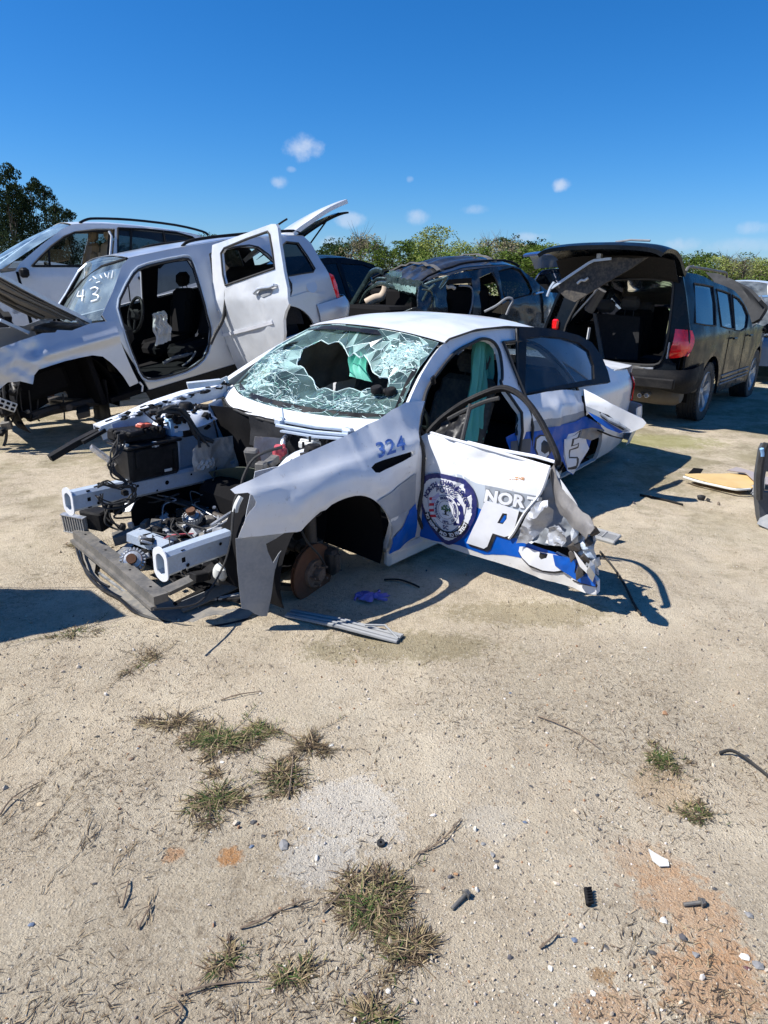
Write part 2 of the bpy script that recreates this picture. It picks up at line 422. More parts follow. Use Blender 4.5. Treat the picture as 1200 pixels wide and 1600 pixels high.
M_chrome = mat('bright_metal', (.70, .70, .72), .22, metal=.95, dirt=.15, dirtcol=(.3, .28, .25), scale=20)

def glass_mat(name, tint=(.8, .95, .9), rough=.02, alpha=.35, refl=1.0, dust=.08, dustcol=(.55, .56, .55)):
    m, N, L, B = nodes_of(name); out = N['Material Output']; N.remove(B)
    tr = N.new('ShaderNodeBsdfTransparent'); tr.inputs[0].default_value = (*tint, 1)
    gl = N.new('ShaderNodeBsdfGlossy'); gl.inputs['Roughness'].default_value = rough; gl.inputs[0].default_value = (.95, .95, .95, 1)
    fr = N.new('ShaderNodeFresnel'); fr.inputs[0].default_value = 1.0 + .52 * refl
    mx = N.new('ShaderNodeMixShader'); L.new(fr.outputs[0], mx.inputs[0]); L.new(tr.outputs[0], mx.inputs[1]); L.new(gl.outputs[0], mx.inputs[2])
    df = N.new('ShaderNodeBsdfDiffuse'); df.inputs[0].default_value = (*dustcol, 1)
    tc = N.new('ShaderNodeTexCoord'); nz = N.new('ShaderNodeTexNoise'); nz.inputs['Scale'].default_value = 5; nz.inputs['Detail'].default_value = 7; L.new(tc.outputs['Object'], nz.inputs['Vector'])
    mr = N.new('ShaderNodeMapRange'); mr.inputs[1].default_value = .3; mr.inputs[2].default_value = .75; mr.inputs[3].default_value = dust * .3; mr.inputs[4].default_value = dust * 1.8; L.new(nz.outputs[0], mr.inputs[0])
    m2 = N.new('ShaderNodeMixShader'); L.new(mr.outputs[0], m2.inputs[0]); L.new(mx.outputs[0], m2.inputs[1]); L.new(df.outputs[0], m2.inputs[2]); L.new(m2.outputs[0], out.inputs[0])
    MATS[name] = m; return m
G_clear = glass_mat('clear_glass', (.80, .90, .88), dust=.07)
G_dirty = glass_mat('dusty_glass', (.60, .74, .76), dust=.20, dustcol=(.45, .50, .52))
G_tint = glass_mat('dark_tinted_glass', (.05, .055, .06), dust=.03, dustcol=(.2, .22, .25))
G_smoke = glass_mat('smoked_glass', (.22, .27, .30), dust=.05, dustcol=(.3, .34, .38))
G_shard = glass_mat('shattered_green_glass', (.66, .90, .83), rough=.05, dust=.10, dustcol=(.50, .80, .73))
G_shard2 = glass_mat('crazed_green_glass', (.50, .82, .74), rough=.25, dust=.42, dustcol=(.52, .78, .72))
M_crack = mat('glass_crack_edge', (.72, .90, .85), .25, coat=.6, var=.15, scale=40)
# ------------------------------------------------------------------ clouds in the sky (small far puffs), part of the sky shader
def sky_clouds():
    geo = wn.new('ShaderNodeTexCoord'); dirv = geo.outputs['Generated']
    nz = wn.new('ShaderNodeTexNoise'); nz.inputs['Scale'].default_value = 26; nz.inputs['Detail'].default_value = 7; nz.inputs['Roughness'].default_value = .62; wl.new(dirv, nz.inputs['Vector'])
    total = None
    for (px, py, rw, rh, st) in ((472, 231, 26, 17, .80), (437, 284, 13, 8, .62), (455, 265, 7, 4, .3), (547, 343, 20, 11, .55), (648, 339, 18, 11, .55), (741, 327, 18, 7, .35), (877, 290, 12, 9, .75),
                                 (640, 280, 5, 4, .25), (828, 370, 26, 7, .5), (1070, 382, 26, 9, .45), (1178, 356, 22, 8, .35), (1150, 383, 60, 9, .30), (523, 378, 24, 8, .5), (960, 385, 50, 6, .2), (-160, 300, 40, 14, .6), (1400, 330, 60, 16, .6)):
        d = Vector(ray(px, py)).normalized(); a = Vector((d.y, -d.x, 0)).normalized(); b = a.cross(d)
        out = []
        for ax, r in ((a, rw), (b, rh)):
            q = wn.new('ShaderNodeVectorMath'); q.operation = 'DOT_PRODUCT'; wl.new(dirv, q.inputs[0]); q.inputs[1].default_value = ax * (1070 / r)
            o = wn.new('ShaderNodeMath'); o.operation = 'SUBTRACT'; wl.new(q.outputs['Value'], o.inputs[0]); o.inputs[1].default_value = d.dot(ax) * 1070 / r
            s = wn.new('ShaderNodeMath'); s.operation = 'MULTIPLY'; wl.new(o.outputs[0], s.inputs[0]); wl.new(o.outputs[0], s.inputs[1]); out.append(s)
        f = wn.new('ShaderNodeVectorMath'); f.operation = 'DOT_PRODUCT'; wl.new(dirv, f.inputs[0]); f.inputs[1].default_value = d
        ok = wn.new('ShaderNodeMath'); ok.operation = 'GREATER_THAN'; wl.new(f.outputs['Value'], ok.inputs[0]); ok.inputs[1].default_value = .3
        sm = wn.new('ShaderNodeMath'); sm.operation = 'ADD'; wl.new(out[0].outputs[0], sm.inputs[0]); wl.new(out[1].outputs[0], sm.inputs[1])
        # ragged: distance + noise
        ad = wn.new('ShaderNodeMath'); ad.operation = 'MULTIPLY_ADD'; wl.new(nz.outputs[0], ad.inputs[0]); ad.inputs[1].default_value = 4.2; ad.inputs[2].default_value = -2.1
        s2 = wn.new('ShaderNodeMath'); s2.operation = 'ADD'; wl.new(sm.outputs[0], s2.inputs[0]); wl.new(ad.outputs[0], s2.inputs[1])
        mr = wn.new('ShaderNodeMapRange'); mr.interpolation_type = 'SMOOTHSTEP'; mr.inputs[1].default_value = 1.5; mr.inputs[2].default_value = -.5; mr.inputs[3].default_value = 0; mr.inputs[4].default_value = st; wl.new(s2.outputs[0], mr.inputs[0])
        e = wn.new('ShaderNodeMath'); e.operation = 'MULTIPLY'; wl.new(mr.outputs[0], e.inputs[0]); wl.new(ok.outputs[0], e.inputs[1])
        if total is None: total = e
        else:
            t = wn.new('ShaderNodeMath'); t.operation = 'MAXIMUM'; wl.new(total.outputs[0], t.inputs[0]); wl.new(e.outputs[0], t.inputs[1]); total = t
    mx = wn.new('ShaderNodeMix'); mx.data_type = 'RGBA'; wl.new(total.outputs[0], mx.inputs[0]); wl.new(_cb.outputs[0], mx.inputs[6]); mx.inputs[7].default_value = (5.8, 6.5, 7.8, 1)
    wl.new(mx.outputs[2], bg.inputs['Color'])
sky_clouds()

# ------------------------------------------------------------------ ground
def gh(x, y):
    d = math.hypot(x, y)
    a = .030 * fbm((x * .35, y * .35, 0), 3)
    if d < 14: a += .018 * noise.noise(Vector((x * 1.7, y * 1.7, 4))) + .0075 * noise.noise(Vector((x * 7, y * 7, 9)))
    if d < 6: a += .0028 * noise.noise(Vector((x * 21, y * 21, 2)))
    return a - .004
def axis(lo, hi, step, end, g):
    a = list(np.arange(lo, hi, step)); s = step; x = hi
    while x < end: a.append(x); s *= g; x += s
    return a + [end]
def make_ground():
    ys = axis(.7, 5.5, .024, 900, 1.045); yn = [-q for q in axis(-.65, 0, .2, 300, 1.35)][::-1]; ys = sorted(set(yn) | set(ys))
    xp = axis(0, 2.4, .026, 700, 1.055); xs = [-q for q in xp[:0:-1]] + xp
    V = []; 
    for y in ys:
        for x in xs: V.append((x, y, gh(x, y) if abs(x) < 60 and -5 < y < 80 else -.004))
    V = np.array(V); w = len(xs)
    F = [(j * w + i, j * w + i + 1, (j + 1) * w + i + 1, (j + 1) * w + i) for j in range(len(ys) - 1) for i in range(w - 1)]
    me = bpy.data.meshes.new('ground'); me.from_pydata(V.tolist(), [], F); me.polygons.foreach_set('use_smooth', [True] * len(F))
    m, N, L, B = nodes_of('sandy_dirt'); B.inputs['Roughness'].default_value = .95; B.inputs['Specular IOR Level'].default_value = .15
    g = N.new('ShaderNodeNewGeometry'); P = g.outputs['Position']
    def nz(s, d=6, r=.6, off=0.0, vec=P):
        q = N.new('ShaderNodeTexNoise'); q.inputs['Scale'].default_value = s; q.inputs['Detail'].default_value = d; q.inputs['Roughness'].default_value = r
        if off:
            v = N.new('ShaderNodeVectorMath'); v.inputs[1].default_value = (off, off * .7, off * .3); L.new(vec, v.inputs[0]); vec = v.outputs[0]
        L.new(vec, q.inputs['Vector']); return q.outputs[0]
    def mr(f, a, b, c=0.0, d=1.0):
        q = N.new('ShaderNodeMapRange'); q.inputs[1].default_value = a; q.inputs[2].default_value = b; q.inputs[3].default_value = c; q.inputs[4].default_value = d; L.new(f, q.inputs[0]); return q.outputs[0]
    def mth(op, a, b):
        q = N.new('ShaderNodeMath'); q.operation = op
        for i, z in enumerate((a, b)):
            if isinstance(z, (int, float)): q.inputs[i].default_value = z
            else: L.new(z, q.inputs[i])
        return q.outputs[0]
    def mix(f, a, b):
        q = N.new('ShaderNodeMix'); q.data_type = 'RGBA'
        if isinstance(f, float): q.inputs[0].default_value = f
        else: L.new(f, q.inputs[0])
        for i, z in ((6, a), (7, b)):
            if isinstance(z, tuple): q.inputs[i].default_value = (*z, 1)
            else: L.new(z, q.inputs[i])
        return q.outputs[2]
    base = mix(mr(nz(.7, 5), .35, .65), (.595, .50, .355), (.655, .565, .42))
    base = mix(mr(nz(9, 8, .78, 53.0), .50, .66, 0, .5), base, (.40, .32, .22)); base = mix(mr(nz(3.5, 8, .7, 3.0), .40, .70, 0, .75), base, (.49, .40, .285))
    rm = mr(nz(1.15, 5, .62, 71.0), .42, .60, .18, 1.0)
    base = mix(mth('MULTIPLY', rm, mr(nz(38, 6, .75, 7.0), .48, .66, 0, .85)), base, (.30, .235, .16))
    base = mix(mr(nz(150, 4, .75, 17.0), .54, .66, 0, .55), base, (.19, .14, .095))
    base = mix(mr(nz(95, 5, .7, 27.0), .56, .68, 0, .75), base, (.72, .64, .50))
    # pale grit specks
    vo = N.new('ShaderNodeTexVoronoi'); vo.inputs['Scale'].default_value = 105; L.new(P, vo.inputs['Vector'])
    cr = N.new('ShaderNodeSeparateColor'); L.new(vo.outputs['Color'], cr.inputs[0])
    speck = mth('MULTIPLY', mr(vo.outputs['Distance'], .34, .22), mr(cr.outputs[0], .78, .82))
    base = mix(mth('MULTIPLY', speck, .8), base, (.66, .60, .50))
    speck2 = mth('MULTIPLY', mr(vo.outputs['Distance'], .30, .2), mr(cr.outputs[1], .90, .92))
    base = mix(mth('MULTIPLY', speck2, .8), base, (.10, .085, .07))
    # thin grey-green ground cover, more of it further back
    sx = N.new('ShaderNodeSeparateXYZ'); L.new(P, sx.inputs[0])
    far = mr(sx.outputs[1], 3.4, 6.0); vfar = mr(sx.outputs[1], 10, 26)
    moss = mth('MULTIPLY', far, mr(nz(1.3, 7, .72, 11.0), .46, .60))
    base = mix(mth('MULTIPLY', moss, .55), base, (.185, .165, .070))
    moss2 = mth('MULTIPLY', mr(sx.outputs[1], 2.2, 4.0), mr(nz(6, 7, .75, 21.0), .52, .64)); base = mix(mth('MULTIPLY', moss2, .45), base, (.20, .165, .095))
    base = mix(mth('MULTIPLY', vfar, .7), base, (.17, .19, .07))
    # stains with a shape of their own: chalky patch, orange sand
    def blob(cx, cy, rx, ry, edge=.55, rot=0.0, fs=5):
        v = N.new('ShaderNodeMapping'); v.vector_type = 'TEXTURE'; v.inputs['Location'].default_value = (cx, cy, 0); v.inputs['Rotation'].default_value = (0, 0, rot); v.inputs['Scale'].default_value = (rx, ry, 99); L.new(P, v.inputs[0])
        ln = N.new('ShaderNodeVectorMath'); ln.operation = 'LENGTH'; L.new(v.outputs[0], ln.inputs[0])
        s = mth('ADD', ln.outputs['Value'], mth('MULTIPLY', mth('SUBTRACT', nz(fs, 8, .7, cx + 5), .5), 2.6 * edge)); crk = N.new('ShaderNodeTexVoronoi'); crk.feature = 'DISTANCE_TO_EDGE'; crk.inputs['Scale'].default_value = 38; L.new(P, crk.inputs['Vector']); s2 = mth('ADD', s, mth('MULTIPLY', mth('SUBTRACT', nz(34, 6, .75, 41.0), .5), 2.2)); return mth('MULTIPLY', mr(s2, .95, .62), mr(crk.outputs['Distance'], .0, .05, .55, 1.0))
    def at(px, py): w = atz(px, py); return float(w[0]), float(w[1])
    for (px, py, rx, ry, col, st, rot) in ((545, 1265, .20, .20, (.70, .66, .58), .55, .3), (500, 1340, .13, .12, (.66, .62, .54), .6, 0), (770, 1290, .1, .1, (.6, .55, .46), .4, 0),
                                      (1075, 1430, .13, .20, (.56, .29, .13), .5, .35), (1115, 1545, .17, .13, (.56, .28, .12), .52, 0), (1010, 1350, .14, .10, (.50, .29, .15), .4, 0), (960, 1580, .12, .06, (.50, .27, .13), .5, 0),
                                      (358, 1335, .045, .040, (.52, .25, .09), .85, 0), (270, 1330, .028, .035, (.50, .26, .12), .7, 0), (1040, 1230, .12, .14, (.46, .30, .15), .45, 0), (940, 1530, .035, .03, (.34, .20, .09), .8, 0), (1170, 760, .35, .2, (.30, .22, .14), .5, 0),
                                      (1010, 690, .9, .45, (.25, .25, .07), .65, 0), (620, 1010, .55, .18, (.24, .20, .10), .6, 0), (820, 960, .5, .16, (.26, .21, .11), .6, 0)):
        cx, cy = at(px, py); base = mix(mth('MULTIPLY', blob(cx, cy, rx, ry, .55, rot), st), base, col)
    L.new(base, B.inputs['Base Color'])
    h1 = nz(55, 8, .75, 2.0); h2 = nz(240, 4, .7, 5.0); h3 = mr(vo.outputs['Distance'], .5, .0)
    h = mth('ADD', mth('MULTIPLY', h1, mth('ADD', mth('MULTIPLY', rm, .75), .35)), mth('ADD', mth('MULTIPLY', h2, .38), mth('MULTIPLY', h3, .20)))
    bp = N.new('ShaderNodeBump'); bp.inputs['Strength'].default_value = 1.0; bp.inputs['Distance'].default_value = .022; L.new(h, bp.inputs['Height']); L.new(bp.outputs[0], B.inputs['Normal'])
    me.materials.append(m); o = bpy.data.objects.new('ground', me); scn.collection.objects.link(o); tag(o, kind='structure')
make_ground()

def ico():
    t = (1 + 5 ** .5) / 2
    v = np.array([(-1, t, 0), (1, t, 0), (-1, -t, 0), (1, -t, 0), (0, -1, t), (0, 1, t), (0, -1, -t), (0, 1, -t), (t, 0, -1), (t, 0, 1), (-t, 0, -1), (-t, 0, 1)], float); v /= np.linalg.norm(v[0])
    f = [(0, 11, 5), (0, 5, 1), (0, 1, 7), (0, 7, 10), (0, 10, 11), (1, 5, 9), (5, 11, 4), (11, 10, 2), (10, 7, 6), (7, 1, 8), (3, 9, 4), (3, 4, 2), (3, 2, 6), (3, 6, 8), (3, 8, 9), (4, 9, 5), (2, 4, 11), (6, 2, 10), (8, 6, 7), (9, 8, 1)]
    return v, f
ICO_V, ICO_F = ico()
def varied(name, cols, rough=.85, bump=0.0):
    """colour picked per loose piece"""
    m, N, L, B = nodes_of(name); B.inputs['Roughness'].default_value = rough; B.inputs['Specular IOR Level'].default_value = .25
    g = N.new('ShaderNodeNewGeometry'); r = N.new('ShaderNodeValToRGB'); r.color_ramp.interpolation = 'CONSTANT'
    r.color_ramp.elements.remove(r.color_ramp.elements[1])
    for i, c in enumerate(cols):
        e = r.color_ramp.elements[0] if i == 0 else r.color_ramp.elements.new(i / len(cols)); e.position = i / len(cols); e.color = (*c, 1)
    L.new(g.outputs['Random Per Island'], r.inputs[0])
    tc = N.new('ShaderNodeTexCoord'); nz = N.new('ShaderNodeTexNoise'); nz.inputs['Scale'].default_value = 60; L.new(tc.outputs['Object'], nz.inputs['Vector'])
    mx = N.new('ShaderNodeMix'); mx.data_type = 'RGBA'; mx.blend_type = 'MULTIPLY'; mx.inputs[0].default_value = .5; L.new(r.outputs[0], mx.inputs[6]); L.new(nz.outputs['Color'], mx.inputs[7])
    ml = N.new('ShaderNodeMix'); ml.data_type = 'RGBA'; ml.inputs[0].default_value = .35; L.new(r.outputs[0], ml.inputs[6]); L.new(mx.outputs[2], ml.inputs[7]); L.new(ml.outputs[2], B.inputs['Base Color'])
    return m
def ground_px(r, px0=-60, px1=1260, py0=930, py1=1640, gam=1.0):
    px = r.uniform(px0, px1); py = py0 + (py1 - py0) * r.random() ** gam; w = atz(px, py); return w[0], w[1]
def gravel():
    r = random.Random(3); V = []; F = []; C = 0
    for i in range(15000):
        x, y = ground_px(r, py0=700 if i % 6 == 0 else 960)
        d = fbm((x * 1.1, y * 1.1, 3)) 
        if r.random() > .45 + 1.6 * (d + .1) + (.35 if x > .35 else 0): continue
        k = r.random(); s = (.0012 + .0022 * r.random()) if k < .86 else (.003 + .004 * r.random() if k < .99 else .007 + .006 * r.random())
        s *= max(1, y / 2.2) ** .8
        M = np.array(RM(r.uniform(0, 6.3), r.uniform(0, 3), r.uniform(0, 3))) @ np.diag([1, r.uniform(.5, .9), r.uniform(.35, .7)]) * s
        P = (ICO_V * (1 + .25 * np.array([r.uniform(-1, 1) for _ in range(12)])[:, None])) @ M.T + [x, y, gh(x, y) + s * .18]
        V += P.tolist(); F += [(a + C, b + C, c + C) for a, b, c in ICO_F]; C += 12
    me = bpy.data.meshes.new('gravel'); me.from_pydata(V, [], F)
    me.materials.append(varied('gravel_stone', [(.50, .44, .35), (.40, .33, .25), (.58, .52, .44), (.34, .27, .19), (.66, .61, .54), (.45, .37, .27), (.22, .18, .14), (.52, .44, .33), (.10, .095, .10), (.48, .40, .30), (.36, .20, .11), (.55, .48, .38)]))
    o = bpy.data.objects.new('gravel', me); scn.collection.objects.link(o)
    tag(o, 'fine pale gravel and grit scattered over the sandy yard', 'gravel', kind='stuff')
gravel()
def blade(V, F, base, L, w, yaw, lean, curl, n=3, side=None):
    """one bent leaf ribbon"""
    o = len(V); d = np.array([math.cos(yaw), math.sin(yaw)]); p = np.array([-d[1], d[0]]); x = 0.0; z = 0.0; a = lean
    for k in range(n + 1):
        ww = w * (1 - k / n) ** .7 * .5 + w * .06
        c = np.array([base[0] + d[0] * x, base[1] + d[1] * x]); V.append((c[0] + p[0] * ww, c[1] + p[1] * ww, base[2] + z)); V.append((c[0] - p[0] * ww, c[1] - p[1] * ww, base[2] + z + ww * .4))
        x += L / n * math.cos(a); z += L / n * math.sin(a); a -= curl / n
        if z < .0015 and k: z = .0015; a = max(a, 0.0)
    F += [(o + 2 * k, o + 2 * k + 1, o + 2 * k + 3, o + 2 * k + 2) for k in range(n)]
M_straw = varied('dry_straw_blades', [(.18, .13, .075), (.10, .07, .045), (.30, .22, .13), (.05, .037, .028), (.16, .115, .065), (.075, .053, .035), (.40, .31, .19), (.06, .045, .03)])  # real straw, its dark tones also painting small shadow flecks on the sand
def straw():
    r = random.Random(8); V = []; F = []
    for i in range(15000):
        x, y = ground_px(r, py0=760 if i % 4 == 0 else 940)
        if r.random() > .40 + 1.5 * fbm((x * 1.6, y * 1.6, 8)): continue
        blade(V, F, (x, y, gh(x, y) + .002), r.uniform(.006, .034) * max(1, y / 3), r.uniform(.0013, .0030) * max(1, y / 3), r.gauss(.7, 1.1), r.uniform(0, .25), r.uniform(-.2, .6))
    # narrow lines of trodden dead runners on the left
    for (a, b, n) in (((0, 1180), (60, 1120), 40), ((0, 1290), (110, 1170), 70), ((40, 1330), (150, 1190), 70), ((60, 1400), (160, 1290), 50), ((170, 1370), (210, 1310), 26), ((230, 1450), (240, 1390), 18), ((0, 1110), (120, 1060), 40), ((130, 1330), (140, 1270), 20), ((640, 1350), (720, 1290), 40), ((380, 1440), (490, 1410), 26), ((100, 1085), (115, 1060), 14), ((245, 1580), (350, 1530), 50)):
        for k in range(int(n * .55)):
            t = r.random(); px = a[0] + (b[0] - a[0]) * t + r.gauss(0, 4); py = a[1] + (b[1] - a[1]) * t + r.gauss(0, 3); w = atz(px, py); w0 = atz(*a); w1 = atz(*b)
            blade(V, F, (w[0], w[1], gh(w[0], w[1]) + .002), r.uniform(.02, .06), .0022, math.atan2(w1[1] - w0[1], w1[0] - w0[0]) + r.gauss(0, .35), r.uniform(0, .3), .3)
    me = bpy.data.meshes.new('dry_straw'); me.from_pydata(V, [], F); me.materials.append(M_straw)
    o = bpy.data.objects.new('dry_straw', me); scn.collection.objects.link(o); tag(o, 'bits of dry straw and dead grass strewn over the sandy yard', 'dry straw', kind='stuff')
straw()

# ------------------------------------------------------------------ weed clumps, each a plant of its own
M_grass = varied('weed_leaves', [(.045, .085, .018), (.075, .115, .028), (.03, .06, .015), (.13, .15, .045), (.25, .22, .09), (.06, .10, .022)])
M_dead = varied('dead_weed_leaves', [(.16, .11, .065), (.09, .06, .038), (.28, .21, .115), (.05, .035, .025), (.15, .12, .055), (.36, .28, .16), (.07, .05, .03)])
def weed(px, py, rad, n, green, label, L=(.03, .08), ell=1.0, seed=1, tall=.8, spokes=0):
    n = int(n * 1.1); green *= 1.0; spokes = spokes or 5
    r = random.Random(seed); c = atz(px, py); V = []; F = []; V2 = []; F2 = []; kn = [(r.gauss(0, rad * .45), r.gauss(0, rad * .45 * ell)) for _ in range(max(5, n // 45))]
    for i in range(n):
        k = r.choice(kn); x = k[0] + r.gauss(0, rad * .14); y = k[1] + r.gauss(0, rad * .14); q = math.hypot(x, y / ell) / rad
        if q > 1.3: continue
        g = r.random() < green * (1.25 - q); LL = r.uniform(*L) * (1.15 - .4 * q)
        yaw = math.atan2(y, x) + r.gauss(0, 1.1)
        gx, gy = c[0] + x, c[1] + y
        tgt = (V, F) if g else (V2, F2); LL *= r.choice((.6, 1, 1.3)) * .9
        blade(*tgt, (gx, gy, gh(gx, gy)), LL * (1 if g else 1.35), r.uniform(.0020, .0042), yaw + (0 if r.random() < .6 else r.uniform(0, 6.28)), r.uniform(.05, .85) * tall if g else r.uniform(.0, .6), r.uniform(.2, 1.5))
    for s in range(spokes):
        yaw = r.uniform(0, 6.28); x, y = 0.0, 0.0; LL = rad * r.uniform(.9, 2.1)
        for k in range(int(LL / .012)):
            yaw += r.gauss(0, .10); x += .012 * math.cos(yaw); y += .012 * math.sin(yaw); gx, gy = c[0] + x, c[1] + y; z = gh(gx, gy) + .005
            blade(V2, F2, (gx, gy, z), .015, .0022, yaw, 0.05, 0)
            if k % 2 == 0:
                for sg in (-1, 1):
                    t = (V, F) if r.random() < green else (V2, F2); blade(*t, (gx, gy, z), r.uniform(.012, .026), .0026, yaw + sg * r.uniform(.5, 1.1), r.uniform(.1, .8), .4)
    me = bpy.data.meshes.new('weed_clump'); n1 = len(V); me.from_pydata(V + V2, [], F + [tuple(i + n1 for i in f) for f in F2]); me.materials.append(M_grass); me.materials.append(M_dead)
    me.polygons.foreach_set('material_index', [0] * len(F) + [1] * len(F2)); org = Vector((c[0], c[1], gh(c[0], c[1])))
    me.transform(Matrix.Translation(-org)); o = bpy.data.objects.new('weed_clump', me); o.location = org; scn.collection.objects.link(o)
    tag(o, label, 'weed', 'low weed clumps on the sandy ground')
weed(345, 1155, .13, 1250, .62, 'greenest weed patch, dark green tufts in dead stems left of centre', ell=.8, seed=2, L=(.02, .055))
weed(405, 1145, .065, 420, .75, 'green tuft at the right end of the greenest weed patch', seed=3, L=(.02, .055))
weed(440, 1215, .09, 520, .32, 'sparse brownish grass tuft right below the greenest weed patch', seed=4, L=(.02, .06))
weed(335, 1245, .10, 720, .45, 'olive grass tuft directly beneath the greenest weed patch', seed=5, L=(.02, .055))
weed(585, 1410, .11, 1300, .45, 'large yellow-green weed clump below the chalky patch', ell=1.0, seed=6, L=(.02, .06))
weed(640, 1480, .075, 560, .10, 'dark dead rooty stems below the large yellow-green clump', ell=1.3, seed=7, L=(.02, .055), tall=.5)
weed(345, 1500, .045, 200, .3, 'small dry tuft at the lower left of the big yellow-green clump', seed=8, L=(.02, .045))
weed(458, 1525, .05, 200, .3, 'small dry tuft nearest the bottom edge, left of centre', seed=9, L=(.02, .045))
weed(1035, 1185, .075, 620, .80, 'spreading green creeper with long prickly runners on the right', seed=10, L=(.014, .035), spokes=10)
weed(1090, 1275, .055, 330, .55, 'smaller prickly creeper just below the spreading green one', seed=12, L=(.014, .034), spokes=8)
weed(225, 1035, .13, 150, .08, 'thin dead brown weeds in front of the bumper tray', ell=.8, seed=13, L=(.02, .055), tall=.4)
weed(120, 990, .16, 200, .40, 'low olive weeds along the shadow edge at the left', ell=.35, seed=14, L=(.02, .05))
weed(480, 1165, .12, 260, .05, 'loose dead brown runners right of the greenest weed patch', ell=.6, seed=15, L=(.03, .07), tall=.2)
weed(590, 1597, .06, 240, .3, 'grass tuft cut by the bottom edge of the photo', seed=16, L=(.02, .05))
weed(265, 1125, .10, 240, .05, 'thin dead stems at the left of the greenest weed patch', ell=.6, seed=17, L=(.03, .06), tall=.2)
weed(130, 855, .12, 260, .12, 'brown weeds beside the finned cooler', ell=.5, seed=18, L=(.02, .05))

# ------------------------------------------------------------------ trees
def leafmat(name, cols, tr=.25):
    m, N, L, B = nodes_of(name); N.remove(B); out = N['Material Output']
    g = N.new('ShaderNodeNewGeometry'); r = N.new('ShaderNodeValToRGB'); r.color_ramp.elements.remove(r.color_ramp.elements[1])
    for i, c in enumerate(cols):
        e = r.color_ramp.elements[0] if i == 0 else r.color_ramp.elements.new(i / (len(cols) - 1)); e.position = i / max(1, len(cols) - 1); e.color = (*c, 1)
    oi = N.new('ShaderNodeObjectInfo'); L.new(g.outputs['Random Per Island'], r.inputs[0])
    hs = N.new('ShaderNodeHueSaturation'); L.new(r.outputs[0], hs.inputs['Color']); mp = N.new('ShaderNodeMapRange'); mp.inputs[3].default_value = .75; mp.inputs[4].default_value = 1.3; L.new(oi.outputs['Random'], mp.inputs[0]); L.new(mp.outputs[0], hs.inputs['Value'])
    d = N.new('ShaderNodeBsdfDiffuse'); t = N.new('ShaderNodeBsdfTranslucent'); mx = N.new('ShaderNodeMixShader'); mx.inputs[0].default_value = tr
    L.new(hs.outputs[0], d.inputs[0]); L.new(hs.outputs[0], t.inputs[0]); L.new(d.outputs[0], mx.inputs[1]); L.new(t.outputs[0], mx.inputs[2]); L.new(mx.outputs[0], out.inputs[0]); return m
LM = {'dark': leafmat('dark_evergreen_leaves', [(.022, .042, .016), (.040, .066, .024), (.062, .09, .034)]),
      'green': leafmat('mid_green_leaves', [(.06, .10, .022), (.11, .165, .035), (.16, .215, .05)]),
      'light': leafmat('spring_green_leaves', [(.17, .21, .05), (.25, .29, .08), (.32, .35, .12)]),
      'brown': leafmat('budding_brown_twigs', [(.20, .17, .11), (.27, .23, .15), (.24, .25, .11)]),
      'pine': leafmat('pine_needles', [(.016, .026, .015), (.030, .046, .022), (.050, .066, .032)])}
M_bark = mat('tree_bark', (.13, .105, .085), .9, dirt=.3, dirtcol=(.06, .05, .04), scale=2, bump=.5, bscale=12)
def crown_mesh(kind, seed, n, leaf, lobes, dens=1.0):
    r = np.random.RandomState(seed); V = []; F = []; c = 0
    L = []
    for k in range(lobes):
        if kind == 'pine':
            z = .35 + .62 * (k + .5) / lobes; rad = .26 * (1.12 - z) + .06; a = r.uniform(0, 6.28); L.append((math.cos(a) * rad * .8, math.sin(a) * rad * .8, z, rad * .85, rad * .42))
        else:
            z = r.uniform(.28, .86); rr = .36 * math.sin(math.pi * min(1, max(.12, (z - .05) / 1.0))) ; a = r.uniform(0, 6.28); q = rr * r.uniform(.3, 1); s = r.uniform(.10, .19); L.append((math.cos(a) * q, math.sin(a) * q, z, s, s * .8))
    per = n // len(L)
    for (x, y, z, s, sz) in L:
        P = r.normal(size=(per, 3)); P /= np.linalg.norm(P, axis=1, keepdims=True); P *= r.uniform(.35, 1.0, (per, 1)) ** .5
        P = P * [s, s, sz] + [x, y, z]
        for p in P:
            if noise.noise(Vector(p * 9 + seed)) < -.02 - .12 / dens + .06 * (dens - 1): continue
            M = RM(r.uniform(0, 6.28), r.uniform(-1, 1), r.uniform(-1, 1)); h = leaf * r.uniform(.5, 1.2)
            for q in ((-h, -h * .6, 0), (h, -h * .5, 0), (h * .8, h * .6, 0), (-h * .7, h * .5, 0)): V.append(tuple(M @ np.array(q) + p))
            F.append((c, c + 1, c + 2, c + 3)); c += 4
    me = bpy.data.meshes.new('crown'); me.from_pydata(V, [], F); me.materials.append(LM[kind]); return me, L
def trunk_mesh(L, kind, seed):
    r = random.Random(seed); b = MB(); top = .94 if kind in ('pine', 'brown') else .7
    b.tube([(0, 0, -.03), (.008, .004, .25), (-.006, .01, .5), (.004, 0, top)], [.022, .017, .012, .003], 7)
    for (x, y, z, s, _) in L[:16]:
        z0 = max(.2, z - .18 - r.random() * .1); b.tube([(0, 0, z0), (x * .5, y * .5, (z0 + z) / 2 + .01), (x, y, z)], [.008, .005, .001], 5)
    if kind == 'brown':
        for k in range(90):
            z0 = r.uniform(.35, .85); a = r.uniform(0, 6.28); l = r.uniform(.1, .26); b.tube([(0, 0, z0), (math.cos(a) * l * .6, math.sin(a) * l * .6, z0 + l * .5), (math.cos(a) * l, math.sin(a) * l, z0 + l * 1.05)], [.004, .0025, .0006], 3)
    me = b.build('trunk', M_bark, sharp=None); m2 = me.data; bpy.data.objects.remove(me); return m2
VAR = {}
